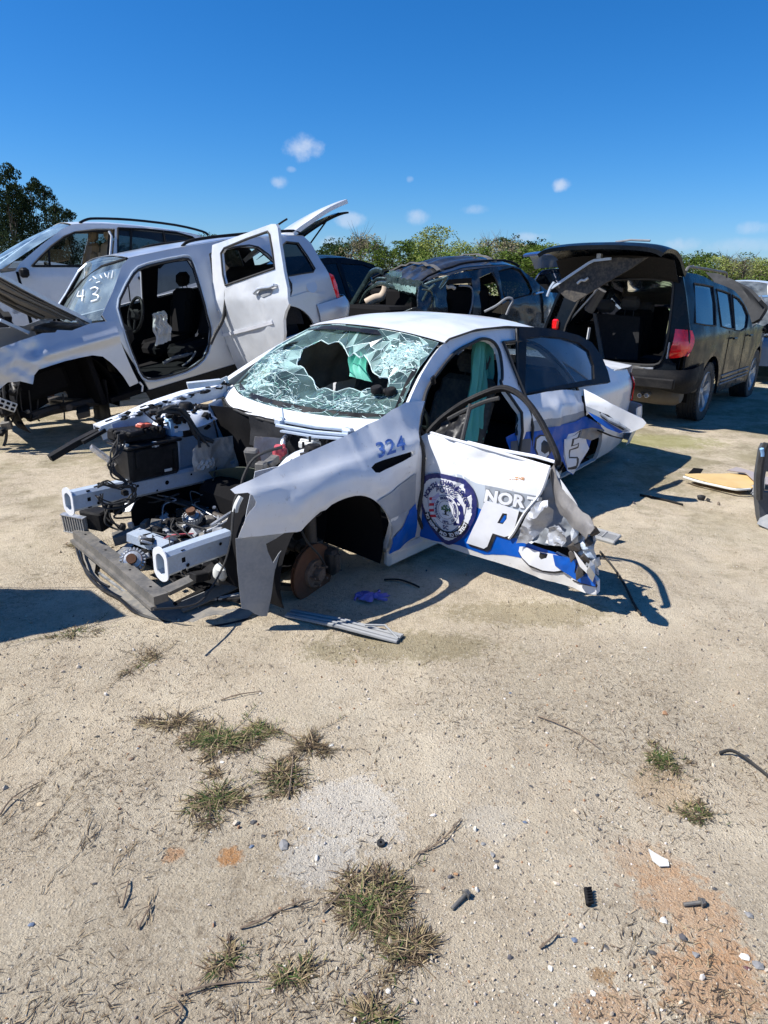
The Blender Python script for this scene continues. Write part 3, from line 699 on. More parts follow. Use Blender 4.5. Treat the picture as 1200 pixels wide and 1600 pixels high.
for kind, sds, n, leaf, lob, dn in (('dark', (1, 2), 6500, .0145, 22, 1), ('green', (3, 4, 5), 6500, .0145, 22, 1), ('light', (6, 7), 3800, .013, 24, .3), ('brown', (8, 9), 1300, .012, 22, .2), ('pine', (10, 11, 12), 8500, .0105, 20, 1.2)):
    VAR[kind] = []
    for s in sds:
        cm, L = crown_mesh(kind, s, n, leaf, lob, dn); VAR[kind].append((cm, trunk_mesh(L, kind, s)))
TN = {'dark': 'evergreen_tree', 'green': 'leafy_tree', 'light': 'budding_tree', 'brown': 'bare_tree', 'pine': 'pine_tree'}
TL = {'dark': 'dark evergreen tree', 'green': 'mid green leafy tree', 'light': 'pale spring green open tree', 'brown': 'brownish half bare tree', 'pine': 'tall dark pine'}
tr_rng = random.Random(21)
def tree(px, top, Y, kind, wide, label, group='trees along the far edge of the yard'):
    w = atY(px, top, Y); H = w[2] + .3; cm, tm = tr_rng.choice(VAR[kind])
    o = empty(TN[kind], label, 'tree', group=group, loc=(w[0], Y, -.2), rz=tr_rng.uniform(0, 6.28))
    s = wide / .78
    for nm, me in (('trunk', tm), ('crown', cm)):
        c = bpy.data.objects.new(nm, me); scn.collection.objects.link(c); c.parent = o
        c.scale = (s if nm == 'crown' else s * .8, s if nm == 'crown' else s * .8, H)
# the line behind the cars, left to right: (photo x, top y, distance, kind, crown width m)
line = [(318, 362, 96, 'dark', 7), (338, 366, 92, 'green', 7), (356, 370, 100, 'dark', 7),
        (500, 386, 104, 'dark', 7), (514, 381, 92, 'dark', 6), (530, 372, 96, 'dark', 7), (547, 366, 92, 'dark', 6.5), (563, 358, 85, 'brown', 7), (582, 370, 94, 'dark', 6), (597, 376, 86, 'brown', 5.5), (614, 369, 80, 'green', 7.5), (636, 377, 90, 'green', 6),
        (656, 370, 96, 'dark', 5), (671, 366, 92, 'light', 5.5), (690, 345, 84, 'light', 7.5), (684, 388, 78, 'green', 6), (716, 367, 92, 'light', 6), (733, 376, 88, 'light', 6.5), (748, 380, 84, 'green', 5.5), (765, 368, 94, 'brown', 6.5), (772, 362, 100, 'light', 6.5), (790, 370, 88, 'brown', 7), (797, 366, 99, 'dark', 6.5),
        (815, 371, 90, 'green', 6.5), (832, 372, 98, 'dark', 7), (828, 378, 66, 'green', 8.5), (852, 377, 88, 'green', 6), (868, 372, 94, 'light', 6.5), (886, 376, 92, 'light', 6), (905, 380, 100, 'dark', 6), (925, 384, 94, 'green', 6), (950, 386, 98, 'green', 6), (1000, 386, 96, 'dark', 6.5), (1040, 388, 96, 'green', 6.5),
        (1072, 388, 92, 'green', 6.5), (1088, 393, 86, 'green', 6), (1104, 390, 96, 'dark', 6), (1120, 395, 88, 'light', 6), (1136, 396, 92, 'brown', 6), (1150, 392, 98, 'green', 6.5), (1166, 399, 86, 'brown', 6), (1180, 397, 94, 'light', 6.5), (1196, 398, 88, 'light', 6.5), (1215, 396, 92, 'green', 6.5), (1240, 392, 90, 'dark', 7), (1270, 390, 95, 'green', 7)]
line += [(150 + 40 * k, 368 + (k * 7) % 9, 100 + (k * 5) % 12, ('dark', 'green', 'light')[k % 3], 7) for k in range(4)]
marks = ['behind the white hatch', 'left of the crushed black suv', 'above the crushed roof', 'above the blue suv', 'under the raised black tailgate', 'above the black suv roof', 'at the right edge']
def place_word(px):
    if px < 330: return 'behind the white suv roof'
    if px < 400: return 'behind the silver suv roof'
    if px < 540: return 'beside the raised white hatch'
    if px < 600: return 'above the dark sedan'
    if px < 670: return 'over the crushed roof, left end'
    if px < 740: return 'over the crushed roof, middle'
    if px < 800: return 'over the crushed roof, right end'
    if px < 870: return 'near the small blue suv'
    if px < 1060: return 'behind the raised black tailgate'
    if px < 1130: return 'above the black suv'
    return 'above the white pickup'
_cnt = {}
for (px, top, Y, kind, wd) in line:
    pw = place_word(px); key = (kind, pw); _cnt[key] = _cnt.get(key, 0) + 1
    extra = {1: '', 2: ', second from left', 3: ', third from left', 4: ', fourth from left'}[_cnt[key]]
    tree(px, top, Y, kind, wd, f'{TL[kind]} {pw}{extra}')
lp = [(-25, 262, 66, 6.5, 'just outside the left edge'), (4, 256, 66, 6, 'tallest one at the left edge'), (22, 288, 72, 5.5, 'behind the gap left of the broad one'), (44, 279, 68, 5.5, 'with a clear pointed top'), (66, 290, 74, 5, 'in the middle of the stand'), (84, 318, 70, 4.5, 'lower one near the right of the stand'), (104, 328, 78, 4.5, 'last one at the right of the stand'), (-70, 262, 70, 7, 'far outside the left edge')]
for (px, top, Y, wd, t) in lp: tree(px, top, Y, 'pine', wd, f'tall dark pine above the white suv, {t}', 'pines at the left')
# the undergrowth that closes the gaps between the trunks
def undergrowth():
    r = np.random.RandomState(4); V = []; F = []; c = 0; mi = []
    for i in range(56000):
        x = r.uniform(-80, 100); y = r.uniform(80, 112) if x > -38 else r.uniform(64, 82); hmax = (3.1 + 1.8 * noise.noise(Vector((x * .15, y * .1, 0)))) * (1.5 if x < -38 else 1); z = hmax * r.uniform(0, 1) ** .8
        M = RM(r.uniform(0, 6.28), r.uniform(-1, 1), r.uniform(-1, 1)); h = r.uniform(.07, .22)
        for q in ((-h, -h * .6, 0), (h, -h * .5, 0), (h * .8, h * .6, 0), (-h * .7, h * .5, 0)): V.append(tuple(M @ np.array(q) + [x, y, z]))
        F.append((c, c + 1, c + 2, c + 3)); c += 4; k = noise.noise(Vector((x * .2, 5, 0))); mi.append(0 if k < -.12 or x < -38 else (1 if k < .15 else (2 if r.rand() < .6 else 3)))
    me = bpy.data.meshes.new('undergrowth'); me.from_pydata(V, [], F)
    for k in ('dark', 'green', 'light', 'brown'): me.materials.append(LM[k])
    me.polygons.foreach_set('material_index', mi); o = bpy.data.objects.new('undergrowth', me); scn.collection.objects.link(o)
    tag(o, 'mixed green and brown undergrowth filling in beneath the far trees', 'bushes', kind='stuff')
undergrowth()
# ------------------------------------------------------------------ lettering kit (flat vinyl lying on a surface)
_gl = {}
def glyph(ch, shear=0.0, bold=0.0):
    k = (ch, shear, bold)
    if k in _gl: return _gl[k]
    cu = bpy.data.curves.new('g', 'FONT'); cu.body = ch; cu.size = 1.0; cu.shear = shear; cu.offset = bold; cu.resolution_u = 3
    o = bpy.data.objects.new('g', cu); scn.collection.objects.link(o); dg = bpy.context.evaluated_depsgraph_get(); dg.update(); me = o.evaluated_get(dg).to_mesh()
    V = np.array([v.co[:2] for v in me.vertices]) if len(me.vertices) else np.zeros((0, 2)); F = [tuple(p.vertices) for p in me.polygons]
    o.evaluated_get(dg).to_mesh_clear(); bpy.data.objects.remove(o); bpy.data.curves.remove(cu); _gl[k] = (V, F); return _gl[k]
def text_uv(mb, surf, s, org, right, up, off, m=0, bold=0.02, shear=0.0, gap=.06, flip=True, center=True, wide=1.0, disp=None):
    """letters of height |up| standing on org and running along right (both in surface units)"""
    x = 0.0; L = []
    for ch in s:
        if ch == ' ': x += .28; continue
        V, F = glyph(ch, shear, bold); w0, w1 = V[:, 0].min(), V[:, 0].max(); L.append((V[:, 0] - w0 + x, V[:, 1], F)); x += (w1 - w0) + gap
    tot = x - gap; R = np.asarray(right, float) * wide; U = np.asarray(up, float)
    for (vx, vy, F) in L:
        vx = vx - (tot / 2 if center else 0); P = []
        for a, b in zip(vx, vy):
            q = np.asarray(org) + R * a / .72 + U * b / .72; o_ = off + (disp(*q) if disp else 0); P.append(surf.p(q[0], q[1], -o_ if flip else o_))
        T = [f[::-1] if flip else f for f in F]; mb.add(P, T, m)
    return tot / .72
def text_arc(mb, surf, s, c, rad, a0, a1, h, off, m=0, bold=.03, inward=False, flip=True, sx=1.0):
    """letters spread on an arc from angle a0 to a1 (radians, surface units)"""
    n = len(s)
    for i, ch in enumerate(s):
        if ch == ' ': continue
        a = a0 + (a1 - a0) * (i + .5) / n; d = np.array([math.cos(a), math.sin(a)]); rt = np.array([math.sin(a), -math.cos(a)])
        if inward: up = -d; rt = -rt
        else: up = d
        V, F = glyph(ch, 0, bold); w = (V[:, 0].min() + V[:, 0].max()) / 2
        P = [surf.p(*(np.asarray(c) + np.array([sx, 1]) * (d * rad + rt * (vx - w) * h / .72 * .92 + up * (vy / .72 - .5) * h)), -off if flip else off) for vx, vy in V]
        mb.add(P, [f[::-1] if flip else f for f in F], m)

def seat(name, parent, x, y, z, m, w=.50, hgt=.62, face=1, tilt=.32, headrest=True, hm=None):
    """cushion and backrest with bolsters; x,y at the middle of the cushion"""
    b = MB(); b.box((x, y, z + .08), (.50, w, .16), bev=.05); b.box((x, y - w * .42, z + .13), (.46, .09, .12), bev=.04); b.box((x, y + w * .42, z + .13), (.46, .09, .12), bev=.04)
    R = RM(0, -tilt * face); cx = x - .24 * face - math.sin(tilt) * hgt * .5 * face
    b.box((cx, y, z + .14 + hgt * .47), (.13, w * .94, hgt), R, bev=.05)
    for s in (-1, 1): b.box((cx + .035 * face, y + s * w * .40, z + .12 + hgt * .42), (.13, .10, hgt * .78), R, bev=.045)
    if headrest:
        tx = x - .24 * face - math.sin(tilt) * (hgt + .10) * face; b.box((tx + .02 * face, y, z + .2 + hgt * 1.02), (.10, .27, .17), R, bev=.05)
        for s in (-1, 1): b.tube([(tx + .03 * face, y + s * .06, z + .05 + hgt * .95), (tx + .02 * face, y + s * .06, z + .15 + hgt)], .006, 6)
    return b.build(name, m, parent)
def wheel(name, parent, c, R=.36, W=.23, side=1, spokes=5, rim_m=None, tread=True, twin=False):
    """tyre > ; rim with spokes as a sub-part"""
    c = np.asarray(c, float); ax = np.array([0, side, 0.0]); b = MB(); h = W / 2
    prof = [(R * .66, -h * .92), (R * .80, -h * 1.02), (R * .93, -h * .98), (R * .985, -h * .80), (R, -h * .55)]
    for k in range(5): 
        g = -h * .5 + k * h * .25; prof += [(R, g), (R, g + h * .16), (R * .975, g + h * .17), (R * .975, g + h * .24)]
    prof += [(R, h * .80), (R * .985, h * .86), (R * .93, h * .99), (R * .80, h * 1.02), (R * .66, h * .92)]
    b.lathe(prof, c, ax, 56)
    for k in range(44):   # shoulder blocks
        a = 2 * math.pi * k / 44; d = np.array([math.cos(a), 0, math.sin(a)]); R_ = np.stack([d, ax, np.cross(d, ax)], 1)
        b.box(c + d * R * .975 + ax * h * .88, (.020, W * .11, R * .075), R_); b.box(c + d * R * .975 - ax * h * .88, (.020, W * .11, R * .075), R_)
    ty = b.build(name, M_rubber, parent, sharp=32)
    r = MB(); r.lathe([(R * .67, -h * .9), (R * .64, -h * .7), (R * .60, -h * .2), (R * .60, h * .5), (R * .655, h * .85), (R * .675, h * .93), (R * .66, h * .96)], c, ax, 48)
    r.lathe([(R * .58, -h * .1), (R * .10, -h * .1)], c, ax, 24, m=1)
    r.lathe([(0, h * .70), (R * .09, h * .68), (R * .13, h * .60), (R * .15, h * .30)], c, ax, 24)
    for k in range(spokes):
        for tw in ((-.11, .11) if twin else (0,)):
            a = 2 * math.pi * k / spokes + .3; d0 = np.array([math.cos(a + tw * .3), 0, math.sin(a + tw * .3)]); d1 = np.array([math.cos(a + tw), 0, math.sin(a + tw)]); t = np.array([-math.sin(a), 0, math.cos(a)]); w0, w1 = (R * .045, R * .06) if twin else (R * .075, R * .11)
            P0 = c + d0 * R * .12 + ax * h * .62; P1 = c + d1 * R * .62 + ax * h * .80
            V = [P0 - t * w0, P0 + t * w0, P1 + t * w1, P1 - t * w1]; V += [v - ax * .035 for v in V]; r.add(V, [(0, 1, 2, 3), (7, 6, 5, 4), (0, 3, 7, 4), (1, 5, 6, 2), (0, 4, 5, 1), (3, 2, 6, 7)])
    r.build('rim', [rim_m or M_alu, M_dark], ty); return ty
def strip(mb, pts3, up, w, t, m=0):
    """flat bar following points"""
    P = [np.asarray(p, float) for p in pts3]; up = np.asarray(up, float); V = []
    for i, p in enumerate(P):
        d = P[min(i + 1, len(P) - 1)] - P[max(i - 1, 0)]; d /= np.linalg.norm(d); s = np.cross(d, up); s /= np.linalg.norm(s); n = np.cross(s, d)
        for a, b in ((-1, -1), (1, -1), (1, 1), (-1, 1)): V.append(p + s * a * w / 2 + n * b * t / 2)
    n = len(P); F = [(4 * i + k, 4 * i + (k + 1) % 4, 4 * i + 4 + (k + 1) % 4, 4 * i + 4 + k) for i in range(n - 1) for k in range(4)] + [(0, 1, 2, 3)[::-1], (4 * n - 4, 4 * n - 3, 4 * n - 2, 4 * n - 1)]
    return mb.add(V, F, m)
def spl(pts, n=6): return smooth(pts, n)
def cable(name, parent, pts, r, m, n=6, k=6): return MB().tube(spl(pts, k), r, n).build(name, m, parent)
def scrumple(mb, fn, nu, nv, amp, sc, seed, thick=.0015, m=0, u0=0, u1=1, v0=0, v1=1):
    """a sheet with crumpled relief"""
    s = Surf(fn, WORLD)
    return mb.grid(lambda u, v: s.p(u, v, amp * crumple(*s.p(u, v), sc, seed)), nu, nv, thick, m, u0, u1, v0, v1)
# ================================================================== THE WRECKED POLICE CAR
PC = Frame(-.9585, 3.878, -.1093, 4.0172, .01, -.0354)
pc = empty('police_car', 'wrecked white and blue police sedan without hood or front wheels, front door crumpled open', 'police car', PC)
_wx = [-4.32, -4.25, -4.05, -3.7, -3.0, -.8, -.2, .1, .3, .45, .58, .70, .85]; _wy = [.66, .76, .86, .905, .925, .93, .935, .93, .91, .87, .80, .70, .55]
def capW(x): return float(np.interp(x, _wx, _wy))
def capG(z):
    if z < .5: return .045 * ((.5 - z) / .3) ** 2
    if z < .84: return 0.008 * ((.84 - z) / .34)
    if z < .95: return .055 * ((z - .84) / .11) ** 1.6
    return .055 + .62 * (z - .95)
def pside(x, z):
    g = capG(z)
    if x > -.62 and z > .70: k = min(1, (x + .62) / .25); g = g * (1 - k) + k * (.72 * math.log1p(math.exp((z - .80) / .022)) * .022)
    return (x, capW(x) - g, z)
PS = Surf(pside, PC, (-4.2, .7, .2, 1.4))
def arc(cx, cz, r, a0, a1, n=14): return [(cx + r * math.cos(RAD(a0 + (a1 - a0) * k / n)), cz + r * math.sin(RAD(a0 + (a1 - a0) * k / n))) for k in range(n + 1)]
tr, trc = PS.tr, PS.trc
# ---- fender
f_top = trc([(360, 765), (380, 755), (427, 733), (467, 713), (513, 693), (553, 675), (590, 657)], 3) + tr([(613, 640), (633, 629)])
f_rear = tr([(648, 627), (663, 627), (657, 650), (654, 677), (652, 707), (648, 737), (648, 790), (647, 840)])
f_arch = trc([(600, 865), (606, 843), (603, 815), (594, 795), (580, 780), (560, 773), (533, 779), (507, 793), (485, 810), (467, 828)], 3)
f_front = tr([(443, 832), (420, 835), (397, 838), (372, 840), (377, 827), (383, 812), (390, 800), (399, 790), (400, 784), (395, 775), (387, 770), (367, 772)])
f_out = f_top + f_rear + f_arch + f_front
slot = tr([(577, 732), (584, 725), (615, 714), (648, 704), (649, 710), (630, 720), (612, 729), (590, 739), (583, 739)])
def fdisp(x, z):
    d = 0.0
    dx = (x + .05) / .42; dz = (z - .68); r = math.hypot(x + .02, z - .35)
    d += .014 * math.exp(-((r - .39) / .03) ** 2) + .022 * math.exp(-((r - .47) / .07) ** 2) * (1 if x < .3 else .4)               # rolled wheel arch lip
    d += .006 * math.exp(-((z - (.86 - .05 * x)) / .02) ** 2)     # shoulder crease
    d += -.010 * math.exp(-(((x + .56) / .10) ** 2 + ((z - .62) / .13) ** 2)) + .010 * crumple(x, 0, z, 2.2, 3) * (1 if x < -.2 else .4)
    return d
b = MB(); panel(b, PS, f_out, [slot], .022, .0022, 0, fdisp, flip=True)
fender = b.build('front_fender', M_white, pc)
b = MB(); panel(b, PS, [(slot[0][0] + .02, slot[0][1] - .04), (slot[0][0] + .02, slot[0][1] + .05), (slot[4][0] - .0, slot[4][1] + .05), (slot[4][0], slot[4][1] - .05)], [], .05, .001, -.03, flip=True); b.build('vent_slot', M_dark, fender)
gv = tr([(583, 781), (592, 776), (604, 768), (622, 757), (636, 748), (647, 739), (648, 737)]) + tr([(648, 788)]) + tr([(604, 838), (606, 830), (603, 813), (594, 795)])
b = MB(); panel(b, PS, gv, [], .02, 0, .007, fdisp, flip=True); b.build('grey_stripe', M_vgrey, fender)
bv = tr([(648, 786), (647, 838)]) + tr([(601, 862), (606, 845), (606, 838)])
b = MB(); panel(b, PS, bv, [], .02, 0, .0095, fdisp, flip=True); b.build('blue_stripe', M_vblue, fender)
p0 = PS.inv(590, 717); p1 = PS.inv(627, 704); p2 = PS.inv(585.5, 697); u0 = np.array(p0); rt = (np.array(p1) - u0); up = np.array(p2) - u0
b = MB(); n_ = text_uv(b, PS, '324', u0, rt / 2.25 * 1.25, up * 1.2, .003, bold=.02, center=False, disp=fdisp)
b.build('unit_number', mat('blue_marker_vinyl', (.03, .12, .42), .5, dirt=.2, dirtcol=(.5, .5, .55), scale=40), fender, smooth_=False)
# dusty grey bumper corner hanging from the fender
gx = lambda u, v: (u, capW(u) - .025 - .05 * max(0, .5 - v), v)
GS = Surf(gx, PC, (.1, .7, .1, .8))
go = GS.tr([(368, 842), (397, 838), (443, 833), (430, 842), (416, 850), (419, 862), (427, 880), (436, 866), (447, 853), (446, 862), (438, 875), (430, 890), (424, 925), (417, 962), (408, 963), (398, 959), (388, 952), (377, 950), (374, 920), (371, 890)])
b = MB(); panel(b, GS, go, [], .03, .003, 0, lambda x, z: .008 * crumple(x, 1, z, 3, 5), flip=True); b.build('bumper_corner', M_greyp, pc)
# ---- body side frames, left with its two door openings; right one mirrored and whole
roofline = [(-.60, 1.00), (-.8, 1.13), (-1.05, 1.27), (-1.34, 1.385), (-1.7, 1.425), (-2.1, 1.428), (-2.5, 1.40), (-2.8, 1.345), (-3.1, 1.25), (-3.4, 1.12), (-3.62, 1.03)]
so = smooth(roofline, 3) + [(-3.9, 1.0), (-4.2, .975), (-4.28, .9), (-4.29, .7), (-4.27, .45), (-4.15, .30), (-3.42, .26)] + arc(-3.01, .36, .37, -18, 198, 22) + [(-2.55, .22), (-1.5, .20), (-.50, .20), (-.44, .30), (-.50, .60), (-.62, .80)]
op1 = [(-.78, .32), (-.73, .60), (-.72, .80)] + PS.trc([(657, 680), (662, 640), (670, 607), (690, 577), (713, 550), (740, 535), (757, 528), (773, 533), (783, 550), (787, 580), (786, 600)], 2)
xb = -1.86; op1 += [(xb, .9), (xb, .62), (xb + .02, .42), (xb + .05, .32)]
op2 = [(xb - .16, .32), (xb - .16, .60), (xb - .13, .95), (xb - .13, 1.30), (xb - .16, 1.335), (-2.3, 1.325), (-2.48, 1.28), (-2.64, 1.17), (-2.76, 1.03), (-2.78, .93), (-2.72, .80), (-2.66, .55), (-2.58, .34)]
print('police openings', [tuple(np.round(q, 2)) for q in op1], xb)
qtr = [(-2.98, 1.16), (-3.12, 1.06), (-3.34, .985), (-3.22, 1.08), (-3.05, 1.17)]
b = MB(); panel(b, PS, so, [op1, op2, [(-2.74, 1.17), (-2.92, 1.09), (-3.08, 1.0), (-2.86, .99)]], .05, .03, -.020, flip=True); b.build('body_side', M_white, pc)
b = MB(); panel(b, PS, [(-2.72, 1.18), (-2.93, 1.10), (-3.10, .99), (-2.85, .98)], [], .1, 0, -.03, flip=True); b.build('quarter_window', G_smoke, pc)
b = MB(); b.box((.05, 0, .165), (.75, .95, .02), RM(0, .03)); b.box((-.2, 0, .35), (.25, .8, .3), bev=.05); b.build('bay_shade_fill', M_dark, pc)  # added near-black plate and block paint the shade low in the bay
op1r = [(-.78, .32), (-.73, .6), (-.72, .95), (-1.05, 1.2), (-1.3, 1.32), (-1.6, 1.37), (-1.84, 1.36), (-1.86, .6), (-1.82, .32)]
b = MB(); panel(b, PS, so, [op1r, op2], .06, .03, -.020, flip=True, mirror=True); b.build('body_side', M_white, pc)
b = MB(); panel(b, PS, [(-.76, .30), (-.70, .95), (-1.82, .93), (-1.86, .28)], [], .12, .04, 0, flip=True, mirror=True); panel(b, PS, [(-1.93, .28), (-1.93, .93), (-2.98, .95), (-2.68, .55), (-2.58, .30)], [], .12, .04, 0, flip=True, mirror=True); b.build('far_door', M_white, pc)
for nm, q in (('far_window', [(-.98, .96), (-1.35, 1.29), (-1.6, 1.35), (-1.80, 1.345), (-1.82, .95)]), ('far_window', [(-1.95, .95), (-1.95, 1.33), (-2.4, 1.31), (-2.75, 1.2), (-2.96, 1.02), (-2.96, .96)])):
    b = MB(); panel(b, PS, q, [], .15, 0, -.03, flip=True, mirror=True); b.build(nm, G_dirty, pc)
# rubber seal and blue-grey edge round the front opening
b = MB(); b.tube([PS.p(u, v, .012) for u, v in smooth(op1, 2, True)] + [PS.p(*op1[0], .012)], .011, 6); b.build('door_seal', M_rubber, pc)
b = MB(); b.tube([PS.p(u, v, .006) for u, v in smooth(op2, 2, True)] + [PS.p(*op2[0], .006)], .012, 6); b.build('door_seal', M_rubber, pc)
# sills
b = MB(); b.box((-1.5, .885, .235), (2.1, .06, .10), bev=.02); b.build('sill', M_white, pc)
b = MB(); b.box((-1.5, -.885, .235), (2.1, .06, .10), bev=.02); b.build('sill', M_white, pc)
# ---- roof: crowned sheet between the two gutter lines
def rooffn(u, v):
    x = -1.30 - 1.75 * u; z = float(np.interp(-x, [-q[0] for q in roofline], [q[1] for q in roofline])); y0 = pside(x, z)[1] - .004
    s = 2 * v - 1; front = .10 * (1 - s * s) * (1 - u) ** 3; back = -.10 * (1 - s * s) * u ** 4
    return (x + front + back, y0 * s, z + (.062 - .012 * u) * (1 - abs(s) ** 2.3) - .006 * (1 - (abs(s)) ** 8) * (1 if abs(s) > .97 else 0))
b = MB(); b.grid(rooffn, 36, 32, .004, flip=False); b.build('roof', M_white, pc)
for s in (0, 1):
    b = MB(); b.tube([np.array(rooffn(k / 30, s)) + [0, 0, .004] for k in range(31)], .007, 6); b.build('gutter_strip', M_rubber, pc)
# ---- windshield surface
wsb = [(-.68, -.735, .985), (-.50, -.40, .975), (-.44, 0, .972), (-.50, .40, .975), (-.68, .735, .985)]
wst = [np.array(rooffn(0, t)) + [.012, 0, -.006] for t in (0.03, .25, .5, .75, .97)]
wmid = [np.array(a) * .5 + np.array(c) * .5 + [.035, 0, .035] for a, c in zip(wsb, wst)]
_ws = patch_fn([wsb, wmid, wst]); WLX, WLY = .85, 1.36
WS = Surf(lambda u, v: _ws(v / WLX, u / WLY), PC, (0, WLY, 0, WLX))
edge = [(0, 0), (WLY, 0), (WLY, WLX), (0, WLX)]
hole = WS.tr([(468, 531), (480, 524), (494, 520), (508, 523), (523, 519), (534, 529), (541, 541), (549, 538), (560, 545), (566, 541), (575, 553), (580, 566), (592, 574), (605, 577), (607, 586), (598, 598), (576, 595), (560, 600), (541, 594), (520, 598), (500, 592), (487, 595), (483, 582), (474, 574), (468, 563), (456, 557), (462, 545)])
r7 = random.Random(4)
imp = WS.tr([(640, 552)])[0]; imp2 = WS.tr([(600, 560)])[0]; imp3 = WS.tr([(430, 560)])[0]
print('ws hole', [tuple(np.round(h, 2)) for h in hole], imp)
def build_windshield():
    pts = []
    for (c, n, rm) in ((imp, 26, .75), (imp2, 18, .45), (imp3, 18, .55), ((.25, .12), 16, .6), ((1.05, .10), 14, .4)):
        for k in range(n):
            a = 6.283 * k / n + r7.uniform(-.12, .12); r = .02
            while r < rm: pts.append((c[0] + math.cos(a) * r, c[1] + math.sin(a) * r * .9)); r *= r7.uniform(1.22, 1.5); a += r7.gauss(0, .07)
    for _ in range(420): pts.append((r7.uniform(0, WLY), r7.uniform(0, .30)))
    def ok(p): return .012 < p[0] < WLY - .012 and .012 < p[1] < WLX - .05
    pts = [p for p in pts if ok(p) and not inpoly(np.array([p]), hole)[0]]
    W, T = cdt([(.0, .0), (WLY, 0), (WLY, WLX), (0, WLX)], [hole], .16, .4, pts)
    # sagging sheet near the hole
    def sag(u, v):
        d = min(math.hypot(u - a, v - c_) for a, c_ in hole); e = min(u, WLY - u, v, WLX - v)
        return -.075 * math.exp(-(d / .12) ** 2) * min(1, e / .08) - .02 * math.exp(-((v - .12) / .1) ** 2) * min(1, e / .05) + (.016 * crumple(u, v, 0, 3, 1)) * min(1, e / .06)
    dd = [sag(u, v) + r7.gauss(0, .0020) * (1 if min(u, WLY - u, v, WLX - v) > .02 else 0) for u, v in W]
    P = np.array([WS.p(u, v, d) for (u, v), d in zip(W, dd)])
    g = MB(); g2 = MB(); cr = MB()
    for t in T:
        a, b_, c = P[t[0]], P[t[1]], P[t[2]]; m_ = (a + b_ + c) / 3; cen = W[list(t)].mean(0)
        n = np.cross(b_ - a, c - a); n /= np.linalg.norm(n) + 1e-12; j = [m_ + (q - m_) * .985 + n * r7.gauss(0, .0006) for q in (a, b_, c)]
        near = min(math.hypot(cen[0] - q[0], cen[1] - q[1]) for q in (imp, imp2, imp3)); low = cen[1] < .33
        craz = r7.random() < (.75 if near < .13 else (.26 if near < .28 else (.10 if low else .03)))
        (g2 if craz else g).add(j, [(0, 1, 2)])
    E = set()
    for t in T:
        for i in range(3): E.add(tuple(sorted((t[i], t[(i + 1) % 3]))))
    for (i, k) in E:
        near = min(math.hypot(*(W[i] - np.array(q))) for q in (imp, imp2, imp3)); low = W[i][1] < .36
        if r7.random() > (.80 if near < .30 else (.55 if low else .35)): continue
        a, c = P[i], P[k]; w = r7.choice((.0004, .0006, .0009, .0013)) * (1.25 if near < .15 else 1); cr.tube([a, (a + c) / 2 + np.array([r7.gauss(0, .0015) for _ in range(3)]), c], w, 3, caps=False)
    # finer craze veins
    for _ in range(800):
        c = r7.choice((imp, imp, imp2, imp3, (.3, .15), (1.0, .15), (.7, .1))); a = r7.uniform(0, 6.28); rr = abs(r7.gauss(0, .16)); u, v = c[0] + math.cos(a) * rr, c[1] + math.sin(a) * rr
        L = r7.uniform(.015, .06); a2 = a + r7.choice((0, 1.57)) + r7.gauss(0, .25); u2, v2 = u + math.cos(a2) * L, v + math.sin(a2) * L
        if not (ok((u, v)) and ok((u2, v2))) or inpoly(np.array([(u, v)]), hole)[0] or inpoly(np.array([(u2, v2)]), hole)[0]: continue
        cr.tube([WS.p(u, v, sag(u, v) + .002), WS.p(u2, v2, sag(u2, v2) + .002)], r7.choice((.0006, .001, .0016)), 3, caps=False)
    # torn laminate rim round the hole
    for _ in range(2):
        cr.tube([WS.p(u, v, sag(u, v) + r7.gauss(0, .004)) for u, v in smooth(hole + hole[:1], 3)], .0028, 4, caps=False)
    ws = g.build('windshield', G_shard, pc, smooth_=False); g2.build('crazed_glass', G_shard2, ws, smooth_=False); cr.build('crack_lines', M_crack, ws)
    bd = MB()   # black ceramic border
    for q in ([(0, 0), (WLY, 0), (WLY, .055), (0, .055)], [(0, .055), (.035, .055), (.035, WLX - .06), (0, WLX - .06)], [(WLY - .035, .055), (WLY, .055), (WLY, WLX - .06), (WLY - .035, WLX - .06)], [(0, WLX - .06), (WLY, WLX - .06), (WLY, WLX), (0, WLX)]):
        panel(bd, WS, q, [], .05, .001, -.004)
    bd.build('black_border', M_blackg, ws)
build_windshield()
# ---- cowl under the windshield, scuttle and firewall
def cowl(u, v):
    q = _ws(0, u); return q + np.array([.012 + .085 * v, 0, .004 - .030 * v - .035 * v * v])
b = MB(); b.grid(cowl, 40, 6, .003, flip=False); b.build('cowl_panel', M_white, pc)
def fire(u, v):
    y = -.80 + 1.60 * u; x = -.36 - .06 * abs(2 * u - 1) ** 2 - .10 * v + .02 * noise.noise(Vector((u * 6, v * 5, 0)))
    return (x, y, .93 - .05 * max(0, -y - .3) * 2 - .62 * v)
b = MB(); b.grid(fire, 40, 18, .004, flip=True); b.build('firewall', M_dark, pc)
b = MB(); scrumple(b, lambda u, v: (-.335 - .03 * u, -.15 + .62 * u, .925 - .19 * v), 18, 8, .022, 5, 2, .012); b.build('bulkhead_insulation', M_fabric, pc)
